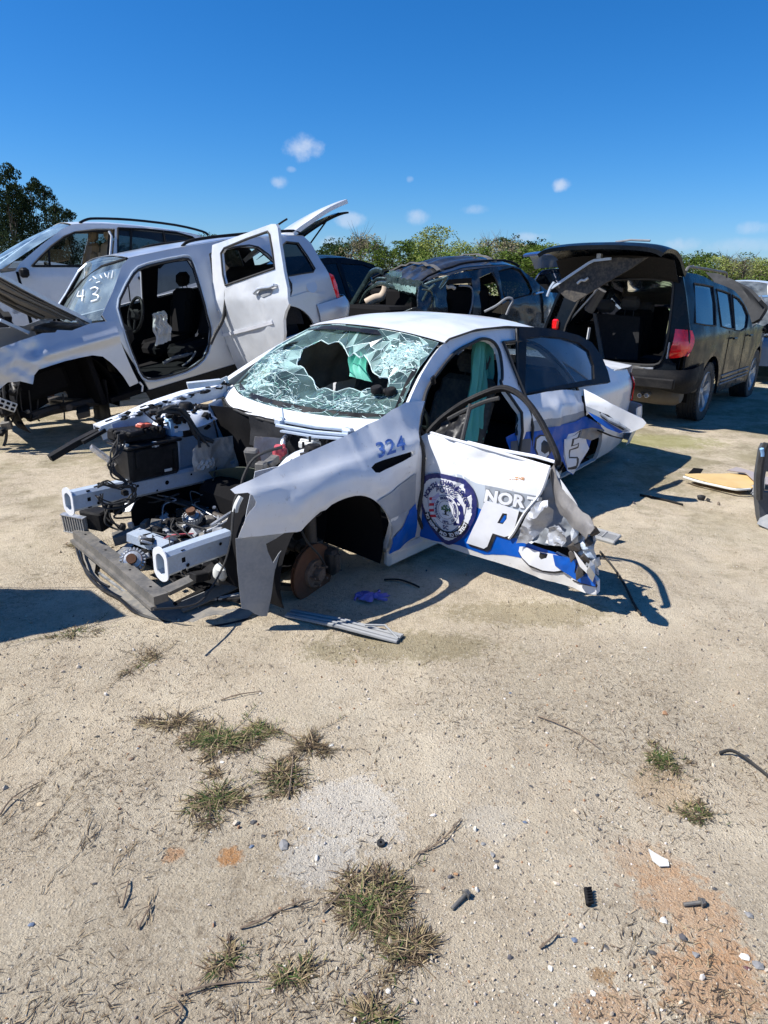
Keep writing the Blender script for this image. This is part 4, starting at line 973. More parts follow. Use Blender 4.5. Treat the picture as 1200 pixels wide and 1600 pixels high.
# wiper linkage
b = MB()
for z, o in ((.945, 0), (.925, .04)): b.tube([(-.30 + o, .18, z), (-.36 + o, .42, z - .005), (-.44 + o, .62, z)], .011, 6)
b.box((-.30, .17, .94), (.05, .07, .05), bev=.012); b.box((-.42, .60, .94), (.05, .07, .04), bev=.012); b.tube([(-.30, .2, .95), (-.315, .17, 1.02)], .006, 5)
strip(b, [(-.28, .22, .90), (-.33, .45, .90), (-.42, .66, .91)], (0, 0, 1), .07, .01); b.build('wiper_linkage', M_steel, pc)
b = MB(); b.tube([cowl(.03 + k / 40, 1.0) + np.array([.005, 0, 0]) for k in range(37)], .008, 5); b.build('cowl_edge_seal', M_rubber, pc)
# ---- floor, dash, seats and the hanging airbags
b = MB(); b.box((-2.0, 0, .26), (2.6, 1.66, .04)); b.box((-3.5, 0, .40), (1.4, 1.5, .30)); b.box((-1.5, 0, .36), (1.5, .26, .20), bev=.05); b.build('floor_pan', M_dark, pc)
def dash(u, v):
    y = -.74 + 1.48 * u; a = v * 2.2; return (-.66 - .20 * v - .10 * math.sin(a) * .3 - .12 * v * v - .05 * (1 - abs(2 * u - 1)) * -1, y, .955 - .02 * v - .34 * max(0, v - .55) ** 1.2 + .03 * math.exp(-((y - .38) / .2) ** 2) * math.sin(v * 3))
b = MB(); b.grid(dash, 30, 14, .02, flip=True); b.build('dashboard', M_black, pc)
b = MB()
for i in range(2): b.lathe([(0, .035), (.030, .034), (.036, .026), (.036, .0), (0, 0)], WS.p(*WS.inv(*((588, 607), (610, 610))[i]), -.03), (.3, 0, 1), 18)
b.box(WS.p(*WS.inv(597, 605), -.035), (.05, .14, .03), bev=.01); b.build('dash_puck', M_black, pc)
M_seat = mat('worn_grey_seat_cloth', (.055, .057, .062), .85, dirt=.3, bump=.3, bscale=200)
seat('front_seat', pc, -1.55, .38, .38, M_seat, .50, .58, tilt=.35); seat('front_seat', pc, -1.50, -.38, .40, M_seat, .50, .58, tilt=.35)
b = MB(); b.box((-2.62, 0, .46), (.48, 1.3, .20), bev=.06); b.box((-2.98, 0, .80), (.16, 1.3, .52), RM(0, -.4), bev=.06); b.build('rear_seat', M_fabric, pc)
b = MB(); b.tube([(-1.25 + .0 * math.cos(t), .38 + .175 * math.cos(t), .82 + .16 * math.sin(t)) for t in np.linspace(0, 6.283, 33)], .015, 7); b.box((-1.235, .38, .82), (.05, .19, .12), bev=.03); b.tube([(-1.2, .38, .80), (-.8, .38, .70)], .03, 8)
for t in (0, math.pi, -1.57): b.tube([(-1.24, .38, .82), (-1.25, .38 + .17 * math.cos(t), .82 + .16 * math.sin(t))], .012, 6)
b.build('steering_wheel', M_black, pc)
b = MB(); 
for k in range(9): b.box((-1.22 - .03 * k, .02 + .01 * (k % 3), .80 + .0 * k), (.022, .20, .10), RM(.1 * k, .2 * (k % 2)), bev=.01)
b.build('equipment_console', M_black, pc)
def drape(c0, c1, w0, w1, drop, seed, dirv=(1, 0, 0)):
    c0, c1 = np.array(c0), np.array(c1); d = np.asarray(dirv, float)
    def f(u, v):
        w = w0 + (w1 - w0) * v ** .7; s = u - .5; p = c0 + (c1 - c0) * v + d * s * w
        ph = 3.1 * seed; side = np.cross(d, c1 - c0); side /= np.linalg.norm(side)
        return p + side * (.028 * math.sin(u * 19 + ph) * (1 - .4 * v) + .03 * noise.noise(Vector((u * 3, v * 3, seed)))) + d * .012 * math.sin(v * 11 + ph)
    return f
# centre bag hanging behind the screen, curtain bags at the left side
hx = WORLD
def wpx(px, py, x): return PC.px(px, py, 0, x)
b = MB(); b.grid(drape(wpx(556, 516, -1.30), wpx(562, 592, -1.20), .05, .26, .3, 1, (0.25, 1, 0)), 26, 20, .0015); b.build('hanging_airbag', M_bag, pc)
bi = np.array(PC.px(757, 532, 1, .50)); bj = np.array(PC.px(742, 690, 1, .62))
b = MB(); b.grid(drape(bi + [.05, 0, 0], bj + [.02, 0, 0], .10, .24, .5, 2), 26, 30, .0015); b.grid(drape(bi + [-.1, -.03, 0], bj + [-.12, -.05, .02], .10, .2, .5, 4), 20, 24, .0015); b.build('curtain_airbag', M_bag, pc)
b = MB(); b.grid(lambda u, v: (-.95 - 2.0 * u, -(.50 + .22 * v + .02 * math.sin(u * 40) + .02 * math.sin(v * 9 + u * 7)), 1.36 - .10 * abs(2 * u - .9) - .44 * v), 60, 10, .0015); b.build('light_blocking_curtain', mat('shade_dark_cloth', (.10, .11, .11), .7, dirt=.2), pc)  # added curtain blocks far-window light; dark cloth paints the cabin's shade
b = MB(); b.tube([PS.p(u, v, .05) for u, v in [(-.8, 1.04), (-1.0, 1.18), (-1.3, 1.32)]], .03, 7); b.tube([(-.8, -.70, 1.06), (-1.3, -.52, 1.34)], .03, 7); b.build('pillar_trim', M_dark, pc)
b = MB(); b.grid(lambda u, v: np.array(rooffn(u, v)) * [1, .96, 1] + [0, 0, -.03], 12, 10, .004, flip=True); b.build('headliner', M_greyfab, pc)
# ---- rear window, boot lid, rear bumper, lamps, rear wheels
rg = patch_fn([[np.array(rooffn(1, t)) for t in (0.04, .5, .96)], [(-3.38, -.55, 1.16), (-3.46, 0, 1.185), (-3.38, .55, 1.16)], [(-3.66, -.62, 1.02), (-3.80, 0, 1.02), (-3.66, .62, 1.02)]])
b = MB(); b.grid(rg, 12, 16, 0, flip=False); b.build('rear_window', G_smoke, pc)
bl = patch_fn([[(-3.66, -.80, 1.005), (-3.80, 0, 1.02), (-3.66, .80, 1.005)], [(-4.0, -.79, 1.00), (-4.05, 0, 1.03), (-4.0, .79, 1.00)], [(-4.22, -.74, .985), (-4.29, 0, 1.02), (-4.22, .74, .985)], [(-4.27, -.72, .86), (-4.34, 0, .90), (-4.27, .72, .86)], [(-4.27, -.72, .66), (-4.36, 0, .66), (-4.27, .72, .66)]])
b = MB(); b.grid(bl, 22, 20, .006); b.build('boot_lid', M_white, pc)
bu = patch_fn([[(-4.0, -.92, .64), (-4.30, -.80, .64), (-4.40, 0, .64), (-4.30, .80, .64), (-4.0, .92, .64)], [(-4.0, -.93, .50), (-4.34, -.80, .50), (-4.45, 0, .50), (-4.34, .80, .50), (-4.0, .93, .50)], [(-4.0, -.88, .28), (-4.28, -.75, .27), (-4.36, 0, .27), (-4.28, .75, .27), (-4.0, .88, .28)]])
b = MB(); b.grid(bu, 10, 30, .006); b.build('rear_bumper', M_white, pc)
for s in (1, -1):
    b = MB(); panel(b, PS, [(-4.02, .70), (-4.02, .92), (-4.22, .93), (-4.29, .86), (-4.29, .70)], [], .05, .01, .004, flip=True, mirror=s < 0); b.build('tail_lamp', M_red, pc)
    if s < 0: wheel('rear_wheel', pc, (-3.01, s * .79, .345), .345, .24, s, 5, M_darkmetal)
    b = MB(); b.lathe([(.385, -.34), (.385, .02)], (-3.01, s * .80, .37), (0, s, 0), 30, full=math.pi * 1.15, x0=(1, 0, -.2) if s < 0 else (-1, 0, -.2)); b.build('rear_wheel_liner', M_dark, pc)
# mirror stub on the left pillar
q = PS.inv(673, 597); b = MB(); b.box(PS.p(*q, -.02), (.03, .03, .055), RM(0, .4), bev=.01); b.tube([PS.p(*q, -.02), np.array(PS.p(*q, -.04)) + [.02, 0, .02]], .009, 6); b.build('mirror_stub', M_blackg, pc)
# ---- engine bay of the police car
PX = lambda px, py, ax, val: PC.px(px, py, ax, val)
def rail(y, x0, x1, z0, z1, h, w, name):
    """pressed box rail, hollow at its front flange"""
    b = MB(); n = 14; P = []
    for i in range(n + 1):
        t = i / n; x = x0 + (x1 - x0) * t; z = z0 + (z1 - z0) * t; hh = h * (1 + .25 * max(0, t - .5)); k = .012 * math.sin(t * 9)
        c = .018; loop = [(-w / 2 + c, -hh / 2), (w / 2 - c, -hh / 2), (w / 2, -hh / 2 + c), (w / 2 - .006, 0), (w / 2, hh / 2 - c), (w / 2 - c, hh / 2), (-w / 2 + c, hh / 2), (-w / 2, hh / 2 - c), (-w / 2, -hh / 2 + c)]
        P.append([(x, y + a, z + e + k * .2) for a, e in loop])
    m = len(P[0]); V = [q for r in P for q in r]; F = [(i * m + k, i * m + (k + 1) % m, (i + 1) * m + (k + 1) % m, (i + 1) * m + k) for i in range(n) for k in range(m)]
    b.sheet(V, [f[::-1] for f in F], .003); r = b.build(name, M_steel, pc, sharp=30)
    # flange plate with its opening
    pl = MB(); o = [(a * 1.0, e) for a, e in smooth([(-w * .62, -h * .5), (0, -h * .70), (w * .62, -h * .5), (w * .70, 0), (w * .62, h * .5), (0, h * .72), (-w * .62, h * .5), (-w * .70, 0)], 4, True)]
    hl = [(a * .60, e * .62) for a, e in o]; fl = Surf(lambda u, v: (x0 + .004, y + u, z0 + v), PC); panel(pl, fl, o, [hl], .03, .006, .0); pl.build('flange_plate', mat('white_flange_metal', (.72, .74, .77), .4, dirt=.2, scale=20), r)
    hb = MB()
    for (t, dz, rad) in ((.12, -.03, .010), (.32, .02, .009), (.42, -.035, .007), (.48, 0, .014), (.62, .02, .007), (.8, -.02, .011)):
        hb.lathe([(0, .002), (rad, .002)], (x0 + (x1 - x0) * t, y + w / 2 + (.0005 if abs(dz) > .015 else -.004), z0 + (z1 - z0) * t + dz), (0, 1, 0), 12)
    hb.build('rail_holes', M_dark, r); inn = MB(); inn.box((x0 - .10, y, z0), (.02, w * .9, h * .9)); inn.build('rail_inside', M_dark, r)
    return r
rail(.47, .73, -.25, .455, .47, .125, .085, 'frame_rail')
rail(-.47, .70, -.55, .525, .50, .115, .085, 'frame_rail')
# right upper apron rail, its broken forward extension, hinge bracket
b = MB(); strip(b, [(.34, -.76, .845), (.15, -.76, .885), (-.05, -.765, .935), (-.3, -.77, .975), (-.62, -.76, 1.00)], (0, 0, 1), .085, .012)
strip(b, [(.34, -.795, .82), (.15, -.80, .86), (-.05, -.805, .91), (-.3, -.81, .945), (-.62, -.80, .97)], (0, -1, .3), .06, .006); strip(b, [(.34, -.72, .80), (0, -.725, .89), (-.6, -.72, .96)], (0, 1, .2), .07, .005)
ap = b.build('upper_apron_rail', M_white_bare, pc)
b = MB()
for x, z in ((.26, .870), (.02, .925)): b.box((x, -.76, z), (.045, .014, .006), RM(0, .18))
b.build('slot_holes', M_dark, ap)
b = MB(); e0, e1 = PX(158, 672, 1, -.77), PX(78, 716, 1, -.80); strip(b, [e0, (np.array(e0) + e1) / 2 + [0, 0, .006], e1], (0, 0, 1), .05, .035); strip(b, [e0 + [0, .05, .01], e1 * .45 + e0 * .55 + [0, .05, .01]], (0, 0, 1), .03, .02)
b.build('broken_apron_end', M_black, pc)
b = MB(); strip(b, [PX(142, 697, 1, -.66), PX(180, 724, 1, -.60)], (0, 0, 1), .045, .02); strip(b, [PX(142, 700, 1, -.63), PX(180, 727, 1, -.57)], (0, 0, 1), .02, .025); b.build('radiator_side_bracket', M_chrome, pc)
b = MB(); h0, h1 = PX(293, 603, 1, -.72), PX(344, 596, 1, -.72); strip(b, [h0, h1], (0, 1, .4), .045, .004); strip(b, [h0 + [0, 0, .02], h1 + [0, 0, .015]], (0, .3, 1), .02, .004); strip(b, [h1, h1 + [-.05, 0, .02], h1 + [-.07, 0, -.06]], (0, 1, 0), .03, .005); b.build('bonnet_hinge', M_white_bare, pc)
# torn edge of sealant, foam and clips along the apron
r = random.Random(9); b = MB(); w2 = MB()
for k in range(70):
    t = r.random(); x = .22 - .85 * t; z = .875 + .13 * t; (b if k % 3 else w2).add(*(lambda c, s: ((ICO_V * [s * 1.6, s, s * .6] * (1 + .4 * np.array([r.uniform(-1, 1) for _ in range(12)])[:, None]) + c), ICO_F))(np.array([x, -.735 + r.gauss(0, .028), z + r.uniform(0, .02)]), r.uniform(.006, .022)))
b.build('torn_sealant', M_black, pc, smooth_=False); w2.build('white_debris', M_white_bare, pc, smooth_=False)
# strut towers
for s, nm in ((-1, 'strut_tower'), (1, 'strut_tower')):
    def tw(u, v, s=s):
        a = 2 * math.pi * u; rr = .02 + .17 * v; z = (.915 if s < 0 else .865) - .03 * v - .20 * max(0, v - .62) ** 1.3 + .012 * math.cos(3 * a) * v; return (-.16 + rr * 1.15 * math.cos(a), s * .58 + rr * .85 * math.sin(a), z + .01 * noise.noise(Vector((u * 9, v * 5, s))))
    b = MB(); b.grid(tw, 36, 12, .003, flip=False); st = b.build(nm, M_white_bare, pc)
    b = MB(); b.lathe([(0, .05), (.035, .048), (.05, .03), (.055, .0)], (-.17, s * .58, .905 if s < 0 else .855), (0, 0, 1), 20)
    for k in range(3): b.tube([(-.17 + .075 * math.cos(2.1 * k), s * .58 + .075 * math.sin(2.1 * k), .90), (-.17 + .075 * math.cos(2.1 * k), s * .58 + .075 * math.sin(2.1 * k), .93)], .008, 6)
    b.build('strut_mount', M_black, st)
    b = MB(); b.grid(lambda u, v, s=s: (.30 - .80 * u, s * (.66 - .12 * v + .03 * math.sin(u * 6)), .86 + .06 * u - .36 * v + .012 * crumple(u, v, s, 2, 2)), 24, 12, .003, flip=s > 0); b.build('inner_wing', M_white_bare if s > 0 else M_steel, pc)
# heat shield foil hanging over the right rail and bulkhead
hs = [(301, 704), (308, 696), (320, 690), (340, 685), (365, 681), (387, 679), (388, 700), (386, 720), (385, 745), (378, 752), (369, 744), (358, 734), (340, 729), (325, 731), (314, 735), (303, 737), (300, 722)]
HS = Surf(lambda u, v: (-u, -.395 + .02 * math.sin(u * 14) - .12 * max(0, u - .25), v), PC, (-.1, .7, .4, .9))
b = MB(); panel(b, HS, HS.tr(hs), [HS.tr([(373, 695), (376, 691), (380, 691), (383, 695), (380, 699), (376, 699)])], .014, .0015, .008, lambda u, v: -.016 * crumple(u, v, 0, 5.5, 8) - (.009 * math.sin((u * .8 - v) * 160) if (.08 < u < .24 and v < .62) else 0), flip=True); b.build('heat_shield', M_foil, pc)
b = MB(); c = HS.p(*HS.inv(378, 695)); b.tube([c + [0, -.03, 0], c + [0, .012, 0]], .018, 14); b.build('shield_grommet', M_rubber, pc)
# greenish curved floor and tunnel behind the rails
b = MB(); b.grid(lambda u, v: (-.20 - .22 * v - .05 * math.sin(3 * u), -.42 + .86 * u, .52 - .34 * v + .10 * math.sin(math.pi * u)), 20, 10, .003, flip=True); b.build('transmission_tunnel', mat('olive_primer_metal', (.085, .105, .075), .6, dirt=.4, dirtcol=(.13, .11, .08), scale=9, bump=.3), pc)
# battery box and fuse box
b = MB(); b.box((.175, -.515, .665), (.34, .21, .21), bev=.02); b.box((.175, -.515, .775), (.37, .235, .018), bev=.006); b.box((.30, -.405, .70), (.02, .02, .10)); b.box((.05, -.405, .66), (.02, .02, .12)); b.box((.16, -.408, .585), (.05, .006, .018)); bt = b.build('battery_box', M_blackg, pc)
b = MB(); b.box((.20, -.555, .815), (.30, .17, .065), RM(.05, -.06), bev=.012); b.box((.27, -.49, .845), (.10, .10, .03), RM(.1, 0), bev=.008)
for k in range(14): b.box((.09 + .017 * k, -.475 - .012 * (k % 3), .842 + .006 * (k % 2)), (.011, .035, .028), bev=.002)
for k in range(6): b.box((.33 + .006 * k, -.60 + .03 * k, .83 + .012 * (k % 2)), (.03, .018, .035), bev=.003)
fb = b.build('fuse_box', M_black, pc)
b = MB(); b.box((.17, -.52, .866), (.10, .05, .022), RM(.3, -.1), bev=.006); b.box((.20, -.50, .880), (.03, .04, .016), RM(.3), bev=.004); b.build('terminal_cover', M_redp, fb)
b = MB(); b.box((.172, -.4065, .765), (.014, .004, .02)); b.box((.10, -.4055, .60), (.05, .004, .016)); b.box((.345, -.44, .79), (.03, .03, .015), RM(.4), bev=.003); b.build('clips', M_clearp, bt)
# hydraulic unit: pale blue face, black body
b = MB(); c0 = np.array(PX(272, 668, 1, -.50)); b.box(c0, (.085, .07, .115), bev=.006); hu = b.build('hydraulic_unit', M_bluebox, pc)
b = MB(); b.box(c0 + [-.085, 0, -.005], (.09, .075, .12), bev=.006); 
for k in range(5): b.lathe([(0, .02), (.010, .02), (.012, 0)], c0 + [-.03 - .022 * k, -.01, .06], (0, 0, 1), 10)
b.build('unit_cover', M_blackg, hu); b = MB(); b.box(c0 + [.01, .036, 0], (.022, .002, .045)); b.build('paper_label', M_vwhite, hu)
# left side: reservoirs, master cylinder, red casting, pipe
c = np.array(PX(486, 694, 1, .40)); b = MB(); b.box(c, (.12, .11, .055), RM(.2), bev=.014); b.box(c + [0, 0, .03], (.10, .09, .01), RM(.2), bev=.004); b.lathe([(0, .028), (.024, .026), (.028, .0)], c + [.0, 0, .032], (0, 0, 1), 16); b.build('brake_fluid_reservoir', M_clearp, pc)
c = np.array(PX(479, 704, 1, .44)); b = MB(); b.lathe([(0, .03), (.012, .03), (.014, .012), (.036, .010), (.040, 0), (.036, -.012)], c, (0, 0, 1), 20); b.build('reservoir_cap', M_black, pc)
c = np.array(PX(466, 716, 1, .46)); b = MB(); b.lathe([(.0, .02), (.04, .018), (.058, 0), (.062, -.05), (.06, -.11)], c, (0, 0, 1), 24); b.build('coolant_tank', M_clearp, pc)
c = np.array(PX(437, 706, 1, .30)); b = MB(); b.box(c, (.075, .07, .05), RM(.5), bev=.012); b.lathe([(0, .05), (.018, .05), (.022, .03), (.028, 0)], c + [.02, .01, .0], (.4, .3, 1), 14); b.box(c + [-.03, -.02, .01], (.05, .03, .05), RM(-.4), bev=.008); b.box(c + [.035, .02, -.02], (.03, .05, .03), bev=.006); b.build('red_casting', M_pinkred, pc)
b = MB(); b.tube(spl([PX(442, 697, 1, .26), PX(445, 687, 1, .24), PX(455, 678, 1, .20), PX(468, 675, 1, .16), PX(473, 680, 1, .12)], 6), .021, 12); b.build('metal_coolant_pipe', M_chrome, pc)
b = MB(); b.box(PX(424, 722, 1, .38), (.10, .05, .045), RM(.3, .2), bev=.005); b.box(PX(408, 735, 1, .42), (.06, .05, .09), RM(.5), bev=.005); b.box(PX(395, 715, 1, .22), (.05, .08, .12), RM(.5, .4), bev=.01); b.build('engine_mount_bracket', M_beam, pc)
b = MB(); scrumple(b, lambda u, v: np.array(PX(398 + 45 * u, 682 + 38 * v, 1, .10)) + [0, .1 * u, 0], 16, 12, .025, 6, 12, .0015); b.build('foil_wrap', M_foil, pc)
b = MB(); b.fan([PX(389, 712, 1, .05), PX(392, 704, 1, .05), PX(406, 716, 1, .05), PX(393, 720, 1, .05)]); b.build('blue_tag', M_bluebox, pc)
b = MB(); b.grid(lambda u, v: (.30 - .85 * u, -.53 + .03 * math.sin(u * 8), .46 - .32 * v), 14, 6, .006, flip=True); b.build('bay_shade_sheet', M_dark, pc)  # added black sheet stands in for the shade beneath the right rail
for k, (cx, cy, cz, w_, m_) in enumerate(((.10, -.25, .30, .16, M_steel), (-.02, .05, .33, .14, M_foil), (.22, .10, .25, .12, M_white_bare), (.05, .30, .30, .12, M_foil), (.33, -.30, .24, .13, M_alu), (-.15, -.30, .40, .14, M_foil))):
    b = MB(); R_ = RM(k * 1.3, .5 - .2 * k, .4 * (k % 3)); scrumple(b, lambda u, v: np.array([cx, cy, cz]) + R_ @ np.array([(u - .5) * w_, (v - .5) * w_ * .7, 0]), 14, 10, .035, 7, k, .002); b.build('crumpled_plate', m_, pc, sharp=24)
rq = random.Random(88)
for k in range(16):
    P = [np.array([rq.uniform(-.25, .42), rq.uniform(-.42, .36), rq.uniform(.24, .40)])]
    for j in range(5): P.append(P[-1] + [rq.gauss(0, .08), rq.gauss(0, .10), rq.gauss(0, .03)])
    cable('cut_cable', pc, P, rq.choice((.004, .006, .010)), M_rubber if k % 4 else M_alu)
# subframe, crossmember, steering rack, arms
b = MB(); strip(b, [(.50, -.40, .26), (.30, -.30, .30), (.12, -.16, .30), (.02, .10, .30), (.12, .34, .28), (.42, .42, .25)], (0, 0, 1), .10, .05); strip(b, [(-.2, -.55, .28), (-.25, 0, .30), (-.2, .55, .28)], (0, 0, 1), .14, .06); b.build('subframe', M_beam, pc)
b = MB(); strip(b, [PX(208, 835, 2, .33), PX(262, 856, 2, .30)], (0, 0, 1), .10, .05); b.build('cross_bracket', M_steel, pc)
b = MB(); b.tube([(-.02, -.6, .34), (-.05, .62, .34)], .024, 10); b.tube([(-.04, .25, .34), (-.05, .58, .34)], [.04, .032], 12)
for k in range(9): b.lathe([(.030, -.006), (.042, 0), (.030, .006)], (-.04, .32 + .02 * k, .34), (0, 1, 0), 12)
b.build('steering_rack', M_darkmetal, pc)
for s in (1, -1):
    b = MB(); strip(b, [(.35, s * .40, .22), (.05, s * .72, .17), (-.22, s * .42, .22)], (0, 0, 1), .06, .03); b.tube([(-.05, s * .70, .20), (-.06, s * .66, .62)], .033, 12); b.tube([(-.06, s * .67, .50), (-.08, s * .60, .88)], .022, 10)
    for k in range(7):
        b.lathe([(.062, -.008), (.07, 0), (.062, .008)], (-.065, s * .655, .56 + .04 * k), (0, 0, 1), 16)
    b.build('suspension_strut', M_darkmetal, pc)
    b = MB(); c = np.array([-.02, s * .74, .245]); ax = np.array([-.10, s * 1.0, .05])
    b.lathe([(.075, .0), (.160, .0), (.163, -.003), (.163, -.008), (.150, -.009), (.150, -.016), (.163, -.017), (.163, -.026), (.16, -.028), (.07, -.028)], c, ax, 48)
    dk = b.build('brake_disc', M_rust, pc)
    b = MB(); b.lathe([(0, .055), (.03, .055), (.034, .045), (.036, .02), (.075, .018), (.080, 0), (.082, -.01)], c, ax, 28)
    for k in range(5):
        a = 2 * math.pi * k / 5; A = ax / np.linalg.norm(ax); t1 = np.cross(A, [0, 0, 1]); t1 /= np.linalg.norm(t1); t2 = np.cross(A, t1); p = c + (t1 * math.cos(a) + t2 * math.sin(a)) * .055; b.tube([p + A * .015, p + A * .055], .007, 6)
    b.build('wheel_hub', mat('hub_metal', (.20, .14, .10), .7, metal=.3, dirt=.5, dirtcol=(.09, .06, .045), scale=25, bump=.4), dk)
    b = MB(); cc = c + np.array([-.13, s * .0, .03]); b.box(cc, (.075, .085, .15), RM(0, .1), bev=.016); b.box(cc + [0, s * .045, 0], (.045, .02, .11), bev=.008); b.box(cc + [.01, -s * .06, 0], (.09, .03, .17), bev=.01); b.build('brake_caliper', M_darkmetal, dk)
    if s < 0: continue
    b = MB(); b.lathe([(.39, -.36), (.40, -.10), (.385, .10)], (-.02, s * .80, .36), (0, s, 0), 40, full=math.pi * 1.22, x0=(-1, 0, -.35) if s > 0 else (1, 0, -.2))
    b.lathe([(.39, -.355), (.30, -.36), (.10, -.33)], (-.02, s * .80, .36), (0, s, 0), 40, full=math.pi * 1.1, x0=(-1, 0, -.35) if s > 0 else (1, 0, -.2)); b.build('front_wheel_liner', M_dark, pc)
cable('brake_hose', pc, [(-.05, .60, .7), (.05, .72, .5), (-.02, .78, .36), (-.08, .76, .28)], .007, M_rubber)
# lower radiator support bar, bumper tray and slats
bar = [PX(124, 833, 2, .25), PX(150, 853, 2, .25), PX(190, 885, 2, .25), PX(225, 915, 2, .25), PX(252, 936, 2, .25)]
b = MB(); strip(b, bar, (0, 0, 1), .075, .045); strip(b, [p + [.045, 0, -.035] for p in bar], (0, 0, 1), .03, .02); lb = b.build('lower_crossbar', M_beam, pc)
b = MB()
for k in (0, 1, 2, 3): q = bar[k] * .6 + bar[k + 1] * .4; b.lathe([(0, .0245), (.007, .0245)], q, (0, 0, 1), 10)
b.build('bar_holes', M_dark, lb)
TR = Surf(lambda u, v: (u, v, .115 + .05 * max(0, .85 - u) - .03 * max(0, abs(v) - .5)), PC, (.3, 1, -.6, 1))
to = TR.tr([(250, 938), (215, 912), (180, 886), (152, 860), (137, 848), (126, 852), (126, 868), (131, 884), (144, 905), (164, 922), (187, 935), (213, 957), (245, 967), (277, 975), (310, 979), (350, 974), (387, 967), (396, 958), (388, 949), (360, 950), (330, 948), (300, 945), (272, 940)])
hl1 = TR.tr([(150, 880), (172, 895), (205, 925), (190, 925), (165, 912), (148, 897)])
b = MB(); panel(b, TR, to, [hl1], .035, .004, 0, lambda x, y: .010 * crumple(x, y, 0, 3, 7)); b.build('bumper_tray', mat('dusty_undertray_plastic', (.17, .165, .155), .7, dirt=.7, dirtcol=(.33, .29, .23), scale=7, bump=.3), pc)
b = MB(); ed = smooth(TR.tr([(124, 850), (127, 872), (137, 898), (160, 922), (187, 937), (213, 959), (245, 970), (280, 978), (315, 982), (355, 977), (392, 968)]), 3); b.tube([TR.p(*e, .004) for e in ed], .010, 6); b.tube([np.array(TR.p(*e, .004)) + [.02, 0, .06] for e in ed[:12]], .007, 6); b.build('tray_lip', M_blackg, pc)
for k in range(7):
    b = MB(); u0, u1 = (272 + 13 * k, 944 - 2 * k), (352 + 6 * k, 900 + 7 * k); strip(b, [PX(*u0, 2, .15), PX((u0[0] + u1[0]) / 2, (u0[1] + u1[1]) / 2 + 2, 2, .16), PX(*u1, 2, .17)], (0, .3, 1), .018, .012); b.build('grille_slat', M_greyp if k in (1, 4) else M_black, pc)
b = MB(); strip(b, [PX(258, 925, 2, .25), PX(300, 905, 2, .26), PX(335, 893, 2, .27)], (0, 0, 1), .07, .02); strip(b, [PX(282, 950, 2, .16), PX(330, 930, 2, .17), PX(368, 912, 2, .2)], (0, .5, 1), .06, .012); b.build('bumper_bracket', M_beam, pc)
b = MB(); strip(b, [PX(150, 870, 2, .16), PX(185, 868, 2, .16), PX(205, 850, 2, .17)], (0, 0, 1), .05, .01); strip(b, [PX(155, 895, 2, .13), PX(195, 925, 2, .12), PX(225, 945, 2, .12)], (0, 0, 1), .012, .01); b.build('lamp_bracket', M_alu, pc)
# small finned cooler at the far corner
c = np.array(PX(117, 819, 2, .30)); R_ = RM(.35, .1)
b = MB()
for k in range(9): b.box(c + R_ @ np.array([.0, -.075 + .0185 * k, 0]), (.03, .007, .11), R_)
b.box(c + R_ @ np.array([-.012, 0, 0]), (.012, .16, .10), R_); b.box(c + R_ @ np.array([0, 0, .055]), (.035, .17, .006), R_); b.box(c + R_ @ np.array([0, 0, -.055]), (.035, .17, .006), R_); b.build('finned_cooler', M_alu, pc)
b = MB(); b.box(c + [-.10, .07, .03], (.10, .16, .12), R_, bev=.01); b.build('cooler_box', M_black, pc)
# alternator and compressor lying in the bay
def alternator(c, ax, nm, R=.062):
    b = MB(); b.lathe([(0, .07), (R * .35, .07), (R * .4, .055), (R * .8, .05), (R, .035), (R * 1.03, .0), (R, -.035), (R * .8, -.055), (0, -.06)], c, ax, 28)
    A = np.asarray(ax, float); A /= np.linalg.norm(A); t1 = np.cross(A, [.3, 0, 1]); t1 /= np.linalg.norm(t1); t2 = np.cross(A, t1)
    for k in range(22):
        a = 2 * math.pi * k / 22; d = t1 * math.cos(a) + t2 * math.sin(a); b.box(np.asarray(c) + d * R * .98 + A * .03, (.014, .008, .035), np.stack([d, np.cross(A, d), A], 1))
    b.box(np.asarray(c) + t1 * R * 1.15, (.035, .03, .03), np.stack([t1, t2, A], 1), bev=.006); b.box(np.asarray(c) - t1 * R * 1.15, (.035, .03, .03), np.stack([t1, t2, A], 1), bev=.006)
    al = b.build(nm, M_alu, pc); b = MB(); b.lathe([(.0, .095), (.026, .095), (.028, .088), (.023, .083), (.028, .077), (.028, .07)], c, ax, 20); b.lathe([(.034, .036), (.05, .0525)], c, ax, 24); b.build('pulley', M_rust, al)
    return al
alternator(PX(209, 876, 2, .26), (.5, .65, .5), 'alternator')
alternator(PX(302, 815, 2, .34), (.3, .2, 1), 'compressor', .052)
b = MB(); b.tube(spl([PX(330, 822, 2, .36), PX(345, 812, 2, .38), PX(365, 800, 2, .40), PX(385, 795, 2, .42)]), .013, 8); b.tube(spl([PX(318, 832, 2, .34), PX(340, 823, 2, .36), PX(370, 806, 2, .38)]), .010, 8); b.build('steering_pipes', M_alu, pc)
b = MB(); b.lathe([(0, .05), (.03, .045), (.045, .0), (.03, -.045), (0, -.05)], PX(344, 895, 2, .28), (.2, .4, 1), 18); b.lathe([(0, .03), (.02, .03), (.02, -.02)], PX(265, 830, 2, .3), (1, .2, .4), 12); b.build('fog_lamp', M_clearp, pc)
